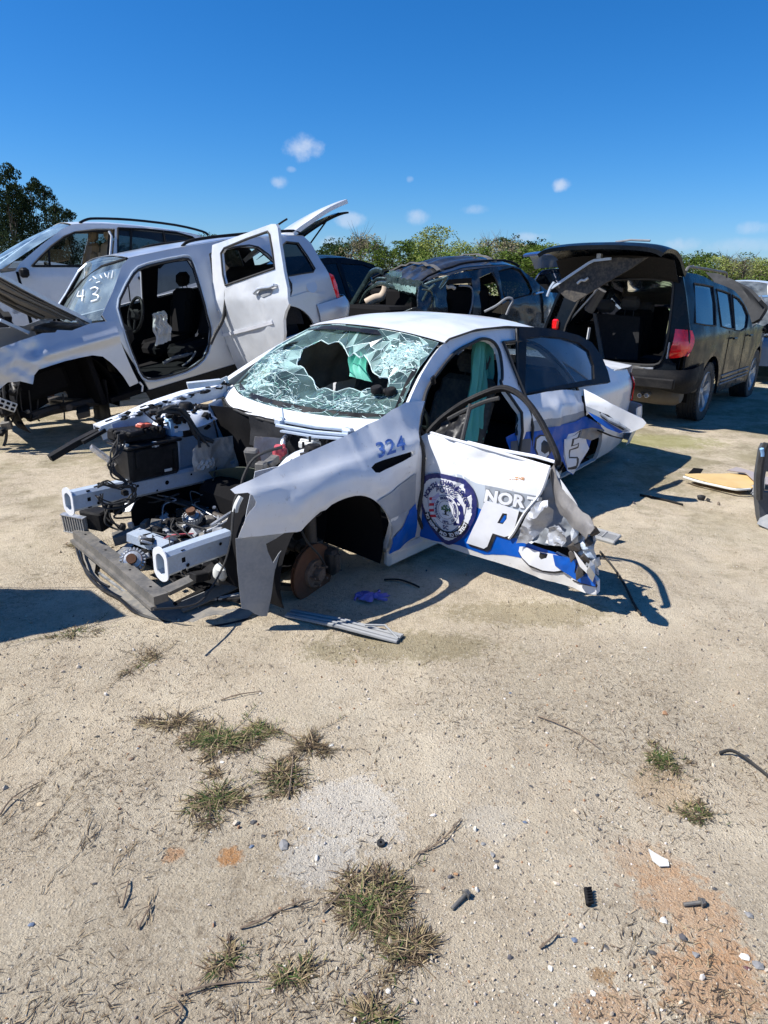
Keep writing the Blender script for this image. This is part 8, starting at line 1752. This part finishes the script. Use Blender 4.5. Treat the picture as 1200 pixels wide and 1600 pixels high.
# ------------------------------------------------------------------ right edge: pale pickup far back, engine-less wreck
PK = Frame(8.3, 17.6, .0, RAD(232), 0, 0); pk = empty('white_pickup', 'white pickup with pale windows at the right edge of the yard', 'pickup truck', PK)
simple_car(PK, pk, M_bmw, 'suv', 4.9, 1.78, 1.9, glass=G_dirty)
print('pk', [proj(PK.w(k)).round().tolist() for k in ((-1.3, .7, 1.78), (-1.3, -.7, 1.78), (-.4, .8, 1.1), (.8, .8, .6), (.8, -.8, .6))])
WR = Frame(7.0, 13.4, 0, RAD(232), 0, 0); wr = empty('stripped_wreck', 'stripped wreck with exposed engine parts at the right edge', 'wrecked car', WR)
simple_car(WR, wr, mat('blue_grey_paint', (.16, .22, .30), .3, coat=.6, dirt=.2), 'sedan', 4.6, 1.45, 1.8, glass=G_dirty)
r = random.Random(77)
for nm, mm, n in (('engine_part', M_alu, 26), ('engine_part', M_black, 30)):
    b = MB()
    for k in range(n): b.box((r.uniform(.1, .95), r.uniform(-.6, .85), r.uniform(.55, .95)), (r.uniform(.04, .2), r.uniform(.04, .2), r.uniform(.03, .15)), RM(r.uniform(0, 3), r.uniform(-.5, .5), r.uniform(-.5, .5)), bev=.01)
    b.build(nm, mm, wr)
print('wr', [proj(WR.w(k)).round().tolist() for k in ((-1.3, .7, 1.45), (-.4, .8, .9), (.8, .8, .6), (.8, .8, 0))])
# ================================================================== LOOSE THINGS ON THE GROUND
def gp(px, py, dz=0.0): w = atz(px, py); return np.array([w[0], w[1], gh(w[0], w[1]) + dz])
def part_obj(mb, name, m, label, cat, group=None, org=None, smooth_=True, sharp=38):
    """one-mesh thing with its origin at its base"""
    V = np.array(mb.v); c = np.array([V[:, 0].mean(), V[:, 1].mean(), V[:, 2].min()]) if org is None else np.asarray(org)
    mb.v = [tuple(q) for q in (V - c)]; o = mb.build(name, m, None, smooth_, sharp); o.location = tuple(c); return tag(o, label, cat, group)
# ribbed trim strip under the front wheel
P0, P1 = gp(452, 958, .012), gp(625, 1001, .012); d = P1 - P0; s_ = np.cross(d, [0, 0, 1]); s_ /= np.linalg.norm(s_); b = MB()
for k in range(5): b.tube([P0 + s_ * (-.034 + .017 * k) + [0, 0, .004 * (k % 2)], (P0 + P1) / 2 + s_ * (-.034 + .017 * k) + [0, 0, .012 + .004 * (k % 2)], P1 + s_ * (-.034 + .017 * k) + [0, 0, .004 * (k % 2)]], .008, 6)
strip(b, [P0, (P0 + P1) / 2 + [0, 0, .008], P1], (0, 0, 1), .085, .008); b.tube([P0 * .3 + P1 * .7 + [0, 0, .03], P0 * .15 + P1 * .85 - s_ * .03 + [0, 0, .035], P1 + s_ * .02 + [0, 0, .01]], .006, 5)
part_obj(b, 'trim_strip', M_greyp, 'long ribbed grey trim strip lying below the rusty brake disc', 'trim strip')
# crumpled violet glove
c = gp(579, 935, .0); b = MB(); r = random.Random(5)
def glv(u, v):
    a = 2 * math.pi * u; rr = (.060 + .022 * math.sin(3 * a + 1) + .014 * math.sin(7 * a)) * v; x, y = rr * math.cos(a) * 1.15, rr * math.sin(a) * .8
    return (c[0] + x, c[1] + y, c[2] + .008 + .022 * (1 - v ** 2) * (1 + .5 * noise.noise(Vector((x * 30, y * 30, 1)))) + .010 * abs(noise.noise(Vector((x * 55, y * 55, 4)))))
b.grid(glv, 60, 14, .001)
for k, (a, l) in enumerate(((0.2, .05), (.9, .055), (5.6, .05), (3.3, .045), (2.6, .04))):
    p = c + np.array([math.cos(a) * .05, math.sin(a) * .035, .010]); b.tube(spl([p, p + np.array([math.cos(a), math.sin(a), .3]) * l * .5, p + np.array([math.cos(a + .5), math.sin(a + .5), -.1]) * l]), .010, 8, flat=.6)
part_obj(b, 'glove', mat('violet_glove_rubber', (.17, .13, .42), .5, dirt=.15, wav=.3), 'crumpled violet rubber glove on the sand behind the brake disc', 'glove')
# vent grille behind the door's torn corner
c = gp(945, 846, .03); b = MB(); A = gp(978, 852) - gp(925, 835); A /= np.linalg.norm(A); Bv = np.cross([0, 0, 1], A); R_ = np.stack([A, Bv, np.array([0, 0, 1.0])], 1) @ RM(0, 0, .35)
b.box(c, (.19, .085, .022), R_, bev=.006); b.box(c + R_ @ np.array([0, -.05, -.006]), (.20, .02, .03), R_, bev=.005)
for k in range(14): b.box(c + R_ @ np.array([-.078 + .012 * k, -.012, .012]), (.004, .05, .006), R_)
b.box(c + R_ @ np.array([0, -.01, .016]), (.008, .06, .008), R_); part_obj(b, 'vent_grille', M_greyp, 'grey plastic vent grille lying behind the crumpled door corner', 'vent grille')
b = MB(); b.tube(spl([gp(937, 868, .012), gp(958, 895, .014), gp(975, 925, .012), gp(990, 955, .012), gp(1000, 970, .010)]), .010, 6, flat=.5); part_obj(b, 'rubber_seal', M_rubber, 'black rubber seal strip lying inside the door shadow', 'seal strip')
b = MB(); b.tube(spl([gp(600, 912, .01), gp(622, 912, .012), gp(640, 917, .01), gp(655, 922, .01)]), .006, 6); part_obj(b, 'rubber_seal', M_black, 'thin black stick in the shade beneath the front door', 'seal strip')
b = MB(); b.tube(spl([gp(1000, 772, .01), gp(1030, 777, .012), gp(1068, 785, .01)]), .010, 6, flat=.4); part_obj(b, 'rubber_seal', M_black, 'thin black strip in the sun right of the rear door shadow', 'seal strip')
b = MB(); b.tube(spl([gp(1124, 1177, .008), gp(1140, 1178, .022), (gp(1160, 1188, .022)), gp(1180, 1202, .014), gp(1203, 1219, .01)]), .0085, 7, flat=.45); part_obj(b, 'rubber_seal', M_rubber, 'curved black rubber strip entering from the right edge', 'seal strip')
# tan board with grey skin (roof lining), wooden-looking, beside an upright dark door at the right edge
def ghp(x, y, dz): return gp(x, y, dz)
O_ = [(1070, 746), (1082, 750), (1110, 757), (1150, 764), (1172, 764), (1182, 757), (1188, 752), (1188, 744), (1165, 738), (1140, 738), (1110, 741), (1090, 743)]
LB = Surf(lambda u, v: (u, v, .05 + .03 * math.sin((u - 1.9) * 3)), WORLD); b = MB(); panel(b, LB, [tuple(atz(*k, .05)[:2]) for k in O_], [], .06, .012, 0, lambda u, v: .008 * crumple(u, v, 0, 2, 2)); lb = part_obj(b, 'headliner_board', M_wood, 'tan board edged in grey lying on the ground at the right edge', 'board')
b = MB(); panel(b, LB, [tuple(atz(*k, .05)[:2]) for k in ((1135, 738), (1150, 731), (1172, 736), (1200, 746), (1200, 758), (1182, 757), (1165, 740))], [], .06, .008, .03); e = b.build('board_cover', mat('mauve_grey_board', (.33, .29, .29), .8, dirt=.2), None); e.parent = lb; e.location = -lb.location
b = MB(); b.tube(smooth([np.array([*atz(*k, .05)[:2], .055]) for k in ((1068, 746), (1090, 753), (1120, 760), (1150, 766), (1172, 765))], 4), .010, 6); e = b.build('board_rim', M_clearp, None); e.parent = lb; e.location = -lb.location
b = MB(); b.fan([gp(1072, 746, .03), gp(1082, 741, .07), gp(1098, 741, .06), gp(1092, 746, .02)]); e = b.build('dark_flap', M_dark, None, False); e.parent = lb; e.location = -lb.location
Yd = gp(1190, 815)[1]; DV = Surf(lambda u, v: (u, Yd + .05 * (u - gp(1190, 815)[0]) + .02 * math.sin(v * 5), v), WORLD)
def dv(x, y): w = atY(x, y, Yd); return (w[0], w[2])
b = MB(); q = [dv(*k) for k in ((1196, 696), (1192, 705), (1190, 722), (1187, 745), (1186, 780), (1188, 808), (1191, 822), (1290, 850), (1330, 830), (1330, 700))]; panel(b, DV, q, [[dv(*k) for k in ((1199, 738), (1197, 750), (1196, 770), (1290, 775), (1290, 735))]], .06, .06, 0, flip=False)
dx = part_obj(b, 'loose_door', mat('dark_dusty_door', (.055, .06, .068), .5, dirt=.3, dirtcol=(.14, .14, .13), scale=6), 'dark loose car door standing upright, cut off by the right edge', 'car door'); b = MB(); b.tube([np.array(DV.p(*dv(*k))) + [0, -.01, 0] for k in ((1197, 692), (1192, 705), (1189, 725), (1187, 750), (1187, 780))], .022, 7); e = b.build('door_seal', M_rubber, None); e.parent = dx; e.location = -dx.location
b = MB(); b.tube([np.array(DV.p(*dv(*k))) + [0, -.02, 0] for k in ((1188, 700), (1190, 706), (1190, 712))], .014, 8); e = b.build('blue_cap', M_bluebox, None); e.parent = dx; e.location = -dx.location
b = MB(); b.prism([gp(1162, 764, .01), gp(1176, 768, .06), gp(1192, 770, .12), gp(1192, 790, .03)], (0, .004, -.004)); part_obj(b, 'fallen_cladding', M_greyp, 'dusty grey plastic panel leaning between tan board and loose door', 'plastic sheet', smooth_=False); b = MB(); b.prism([gp(1183, 818, .02), gp(1193, 808, .10), gp(1205, 812, .10), gp(1205, 828, .02)], (0, .004, -.004)); part_obj(b, 'fallen_cladding', M_greyp, 'small grey plastic flap in front of the loose door foot', 'plastic sheet', smooth_=False)
b = MB(); b.tube(spl([gp(1090, 778, .02), gp(1095, 779, .03), gp(1101, 779, .02)]), .02, 6, flat=.4); b.tube(spl([gp(1104, 780, .02), gp(1109, 781, .01)]), .014, 6); part_obj(b, 'rubber_scrap', M_rubber, 'small black scrap on the sand below the tan board', 'rubber scrap')
# bolts, ring, coil, bottle, tag, small stones and plastic chips
def bolt(px, py, px2, py2, label):
    a, c = gp(px, py, .010), gp(px2, py2, .006); b = MB(); d = a - c; n = 16; b.tube([c + d * t for t in np.linspace(0, 1, 30)], [.0052 + .0005 * (k % 2) for k in range(30)], 9); d /= np.linalg.norm(d); b.lathe([(0, .012), (.0095, .012), (.0105, .009), (.0105, .003), (.014, .002), (.014, -.001), (0, -.001)], a, d, 6); return part_obj(b, 'bolt', M_beam, label, 'bolt', 'old bolts lying on the sand', sharp=30)
bolt(727, 1403, 706, 1422, 'rusty grey bolt right of the big yellow-green weed clump'); bolt(1092, 1422, 1066, 1424, 'pale worn bolt lying on the orange sand')
c = gp(595, 1319, .006); b = MB(); b.lathe([(.004, .006), (.011, .007), (.013, .002), (.012, -.004), (.004, -.004), (.004, .006)], c, (.1, -.2, 1), 20); part_obj(b, 'rubber_ring', M_rubber, 'small black rubber ring at the lower edge of the chalky patch', 'ring')
b = MB(); P0, P1 = gp(914, 1400, .012), gp(918, 1424, .010); b.tube([P0 + (P1 - P0) * t for t in np.linspace(0, 1, 8)], .007, 7)
for k in range(6): p = P0 + (P1 - P0) * (k + .5) / 6; b.box(p + np.array([.006, 0, .004]), (.020, .006, .010), RM(.35, .2), bev=.002)
part_obj(b, 'ribbed_plug', M_black, 'black ribbed plastic plug standing out on the sand right of centre', 'plastic plug')
for P, lb_, mm in (([(1012, 1333), (1022, 1340), (1042, 1352), (1044, 1362), (1030, 1362), (1018, 1352)], 'grey-white flat plastic sliver at the top of the orange sand', M_clearp),):
    b = MB(); b.prism([gp(*k, .006) for k in P], (0, 0, .003)); part_obj(b, 'plastic_sliver', mm, lb_, 'plastic scrap', smooth_=False)
def chip(px, py, sx, sy, ang, m, label, cat='stone', name='stone', h=.5, group=None, seed=0):
    sx *= .78; sy *= .78
    r = random.Random(seed or int(px * 7 + py)); c = gp(px, py); k = c[1] / 1.9; b = MB(); V = ICO_V * (1 + .28 * np.array([r.uniform(-1, 1) for _ in range(12)])[:, None]) * [sx, sy, min(sx, sy) * h] ; V = V @ RM(ang).T + c + [0, 0, min(sx, sy) * h * .45]; b.add(V, ICO_F); return part_obj(b, name, m, label, cat, group, smooth_=False)
M_st = {'dark': mat('dark_stone', (.045, .048, .055), .7, dirt=.3, scale=40), 'grey': mat('grey_stone', (.22, .22, .22), .8, dirt=.3, scale=40), 'white': mat('pale_stone', (.66, .63, .56), .8, dirt=.2, scale=40), 'brown': mat('brown_stone', (.17, .11, .07), .8, dirt=.2, scale=40), 'red': mat('dark_red_chip', (.10, .03, .035), .5, dirt=.2, scale=40), 'blue': mat('blue_grey_chip', (.11, .15, .22), .5, dirt=.2, scale=40), 'tan': mat('sandy_stone', (.50, .40, .26), .8, dirt=.2, scale=40), 'orange': mat('orange_chip', (.45, .16, .05), .7)}
for (px, py, a, c_, an, kc, t) in ((396, 1282, .016, .011, .6, 'dark', 'black angular chip just under the greenest weeds'), (411, 1303, .011, .008, -.2, 'dark', 'small black block below the black angular chip'), (393, 1318, .013, .008, .5, 'blue', 'blue-grey chip beside the small orange sand spot'), (442, 1318, .020, .026, .3, 'grey', 'flat dark grey flake left of the chalky patch'),
                                   (347, 1193, .010, .008, 0, 'white', 'white chip lying among the greenest weeds'), (319, 1190, .012, .008, .3, 'tan', 'yellowish stone lying among the greenest weeds'), (517, 1165, .016, .010, .5, 'white', 'chalky white chip among the dead runners'), (583, 1362, .007, .016, .1, 'dark', 'dark blue shard at the top of the big yellow-green clump'),
                                   (897, 1472, .012, .010, .2, 'blue', 'bluish chip left of the lower orange sand'), (945, 1482, .013, .007, -.6, 'dark', 'black rectangular chip left of the lower orange sand'), (1018, 1496, .014, .010, 0, 'dark', 'rounded dark stone on the edge of the orange sand'), (1086, 1500, .012, .012, 0, 'grey', 'round grey stone in the lower orange sand'),
                                   (1035, 1447, .014, .014, 0, 'white', 'knobbly white stone in the middle of the orange sand'), (1049, 1532, .012, .010, 0, 'brown', 'round brown stone below the white one in the orange sand'), (1075, 1546, .010, .010, 0, 'brown', 'second round brown stone, nearer the bottom edge'), (1162, 1503, .019, .013, -.3, 'white', 'bright white oval shell at the right edge'), (1182, 1516, .020, .016, 0, 'grey', 'pale grey stone touching the bright white shell'), (1166, 1520, .012, .007, -.6, 'red', 'dark red chip below the bright white shell'),
                                   (860, 1512, .009, .014, .4, 'white', 'narrow white pebble left of the orange sand'), (926, 1555, .008, .010, 0, 'white', 'small white pebble near the bottom edge, right of centre'), (1168, 1438, .016, .013, 0, 'grey', 'smooth grey pebble near the right edge'), (1115, 1397, .012, .007, -.3, 'dark', 'flat dark stone above the orange sand'), (1167, 1180, .012, .008, 0, 'dark', 'dark pebble above the curved black strip'),
                                   (830, 1232, .014, .007, -.6, 'dark', 'dark leaf-shaped chip in the middle right sand'), (933, 1244, .011, .008, .7, 'dark', 'dark triangular chip left of the creeper'), (849, 1251, .006, .006, 0, 'dark', 'tiny black crumb beside the dark leaf-shaped chip'), (820, 1290, .012, .009, 0, 'blue', 'bluish grey pebble in the middle right sand'), (770, 1340, .010, .014, .2, 'grey', 'grey pebble right of the chalky patch'), (755, 1322, .010, .009, 0, 'grey', 'small grey pebble next to a longer one'), (776, 1350, .012, .008, 0, 'dark', 'dark pebble beneath the grey ones right of the chalky patch'),
                                   (693, 1388, .010, .007, .5, 'brown', 'brown triangular chip above the rusty bolt'), (670, 1392, .009, .008, 0, 'tan', 'tan chip above the rusty bolt'), (607, 1548, .009, .009, 0, 'white', 'white chip at the foot of the dark rooty stems'), (684, 1135, .013, .006, .6, 'dark', 'dark flat chip in the open sand above centre'), (148, 1380, .010, .006, .4, 'dark', 'black chip in the trodden sand at left'), (146, 1320, .007, .006, 0, 'dark', 'tiny black pebble in the trodden sand at left'), (48, 1443, .012, .009, .3, 'blue', 'blue-grey chip at the lower left'), (205, 1185, .016, .012, .5, 'brown', 'brown dried clod left of the greenest weeds'), (62, 1253, .016, .014, 0, 'tan', 'flat beige clod at the left'),
                                   (835, 1065, .010, .006, 0, 'brown', 'brown chip in the open sand below the door shadow'), (797, 1083, .010, .006, .2, 'blue', 'bluish chip in the open sand below the door shadow'), (812, 1062, .006, .005, 0, 'dark', 'tiny dark blue chip below the door shadow'), (1007, 1015, .012, .008, .6, 'white', 'pale pebble just below the tip of the door shadow'), (907, 1050, .020, .008, .2, 'tan', 'flat beige pebble below the tip of the door shadow'), (290, 1032, .012, .006, .4, 'dark', 'dark chip in front of the bumper tray'), (358, 1003, .008, .006, 0, 'dark', 'tiny green chip in front of the bumper tray'), (963, 1390, .016, .007, -.6, 'brown', 'curled brown leaf right of the ribbed plug'), (1060, 1440, .010, .007, 0, 'brown', 'brown crumb beside the knobbly white stone'), (730, 892, .008, .007, 0, 'tan', 'yellow crumb at the edge of the door shadow')):
    chip(px, py, a, c_, an, M_st[kc], t)
# dry twigs
M_twig = mat('dry_twig', (.17, .12, .08), .8, dirt=.3, scale=40)
for pts, t in (([(345, 1093), (375, 1087), (410, 1080)], 'pale straight twig above the greenest weed patch'), ([(375, 1448), (405, 1440), (430, 1425), (460, 1415), (487, 1407)], 'branched brown twig left of the big weed clump'), ([(655, 1335), (690, 1320), (720, 1285)], 'thin forked twig right of the chalky patch'), ([(280, 1552), (320, 1540), (360, 1532), (400, 1530)], 'long bent twig at the lower left'), ([(216, 1450), (230, 1425), (238, 1410)], 'short dark twig in the lower left sand'),
               ([(191, 1415), (198, 1392), (202, 1375)], 'short stiff stalk in the lower left sand'), ([(840, 1122), (870, 1135), (905, 1150), (935, 1172)], 'long thin runner reaching left from the creeper'), ([(843, 1485), (858, 1475), (870, 1462)], 'dark twig left of the lower orange sand'), ([(505, 1425), (530, 1400), (545, 1378)], 'dark twig at the left of the big weed clump'), ([(450, 1250), (456, 1210), (458, 1180)], 'thin upright stem beside the chalky patch'), ([(0, 1270), (20, 1245), (60, 1220)], 'cracked dry stem at the left edge'), ([(270, 1600), (285, 1575), (262, 1552)], 'dead stem at the bottom edge left of centre')):
    r = random.Random(int(pts[0][0])); P = spl([gp(*k, .006 + .006 * (i % 2)) for i, k in enumerate(pts)], 4); b = MB(); b.tube(P, [.0032 * (1 - .5 * i / len(P)) for i in range(len(P))], 5)
    for k in range(3): i = r.randrange(len(P) - 1); a = np.array(P[i]); dd = np.array([r.uniform(-1, 1), r.uniform(-1, 1), .2]) * .03; b.tube([a, a + dd * .6, a + dd], [.002, .0015, .0008], 4)
    part_obj(b, 'twig', M_twig, t, 'twig', 'dry twigs on the sand')
# ------------------------------------------------------------------ off the left edge: an unseen car, added to throw the shadow
OL = Frame(-3.75, 2.6, 0, 0, 0, 0); ol = empty('unseen_shadow_suv', 'unseen grey suv added outside the left edge to cast the shadow on the sand', 'suv', OL)
simple_car(OL, ol, mat('mid_grey_paint', (.16, .17, .18), .3, coat=.6, dirt=.2), 'suv', 4.5, 1.5, 1.8)
b = MB(); b.prism([OL.l(q) for q in ((-2.46, 2.93, 1.48), (-2.78, 3.22, 1.5), (-3.3, 3.25, 1.3), (-3.7, 3.2, 1.12), (-3.7, 2.1, 1.12), (-2.95, 2.54, 1.45))], (-.02, 0, .04)); b.build('raised_bonnet', MATS['mid_grey_paint'], ol)  # unseen plate, its outline shaped to cast the shadow on the sand

# ------------------------------------------------------------------ every piece that can be told apart becomes an object of its own
RUBBLE = {'torn_sealant', 'white_debris', 'broken_plastic', 'broken_brackets', 'broken_castings', 'torn_metal', 'torn_bright_metal', 'crazed_glass', 'crack_lines', 'nose_debris', 'nose_brackets', 'engine_part', 'rust_scratches', 'slot_holes', 'clips', 'connector_slots', 'rail_holes', 'bar_holes'}
WHOLE = ('lettering', 'unit_number', 'painted', 'faint', 'police_badge', 'windshield', 'crown', 'trunk', 'weed', 'wheel', 'rim', 'rear_wheel', 'ground', 'gravel', 'dry_straw', 'undergrowth')
def clusters(me):
    n = len(me.vertices); co = np.empty(n * 3, np.float32); me.vertices.foreach_get('co', co); co = co.reshape(-1, 3)
    _, inv = np.unique(np.round(co, 4), axis=0, return_inverse=True); inv = inv.ravel(); m = inv.max() + 1
    e = np.empty(len(me.edges) * 2, np.int32); me.edges.foreach_get('vertices', e); e = inv[e.reshape(-1, 2)]; lab = np.arange(m)
    while True:
        mn = np.minimum(lab[e[:, 0]], lab[e[:, 1]]); new = lab.copy(); np.minimum.at(new, e[:, 0], mn); np.minimum.at(new, e[:, 1], mn); new = new[new]
        if (new == lab).all(): break
        lab = new
    L = lab[inv]; ids = np.unique(L)
    if len(ids) < 2 or len(ids) > 60: return None
    bb = [[co[L == i].min(0) - .004, co[L == i].max(0) + .004, {i}] for i in ids]; ch = True
    while ch:
        ch = False
        for i in range(len(bb)):
            for j in range(i + 1, len(bb)):
                if (bb[i][0] <= bb[j][1]).all() and (bb[j][0] <= bb[i][1]).all():
                    bb[i] = [np.minimum(bb[i][0], bb[j][0]), np.maximum(bb[i][1], bb[j][1]), bb[i][2] | bb[j][2]]; bb.pop(j); ch = True; break
            if ch: break
    return None if len(bb) < 2 else [np.isin(L, list(q[2])) for q in bb]
def split_part(o):
    me = o.data; cl = clusters(me)
    if not cl: return
    F = [tuple(p.vertices) for p in me.polygons]; mi = [p.material_index for p in me.polygons]; sm = [p.use_smooth for p in me.polygons]; V = [tuple(v.co) for v in me.vertices]
    kids = list(o.children)
    for k, msk in enumerate(cl):
        ids = np.where(msk)[0]; mp = {int(a): i for i, a in enumerate(ids)}; sel = [i for i, f in enumerate(F) if msk[f[0]]]
        if not sel: continue
        m2 = bpy.data.meshes.new(o.name); m2.from_pydata([V[i] for i in ids], [], [tuple(mp[v] for v in F[i]) for i in sel])
        for q in me.materials: m2.materials.append(q)
        m2.polygons.foreach_set('material_index', [mi[i] for i in sel]); m2.polygons.foreach_set('use_smooth', [sm[i] for i in sel])
        try: m2.set_sharp_from_angle(angle=RAD(36))
        except Exception: pass
        if k == 0: o.data = m2
        else:
            c = o.copy(); c.data = m2; scn.collection.objects.link(c)
for o in list(scn.objects):
    if o.type != 'MESH' or o.parent is None: continue
    base = o.name.split('.')[0]
    if base in RUBBLE: o['kind'] = 'stuff'; continue
    if base.startswith(WHOLE) or len(o.data.vertices) > 20000 or o.get('kind'): continue
    split_part(o)
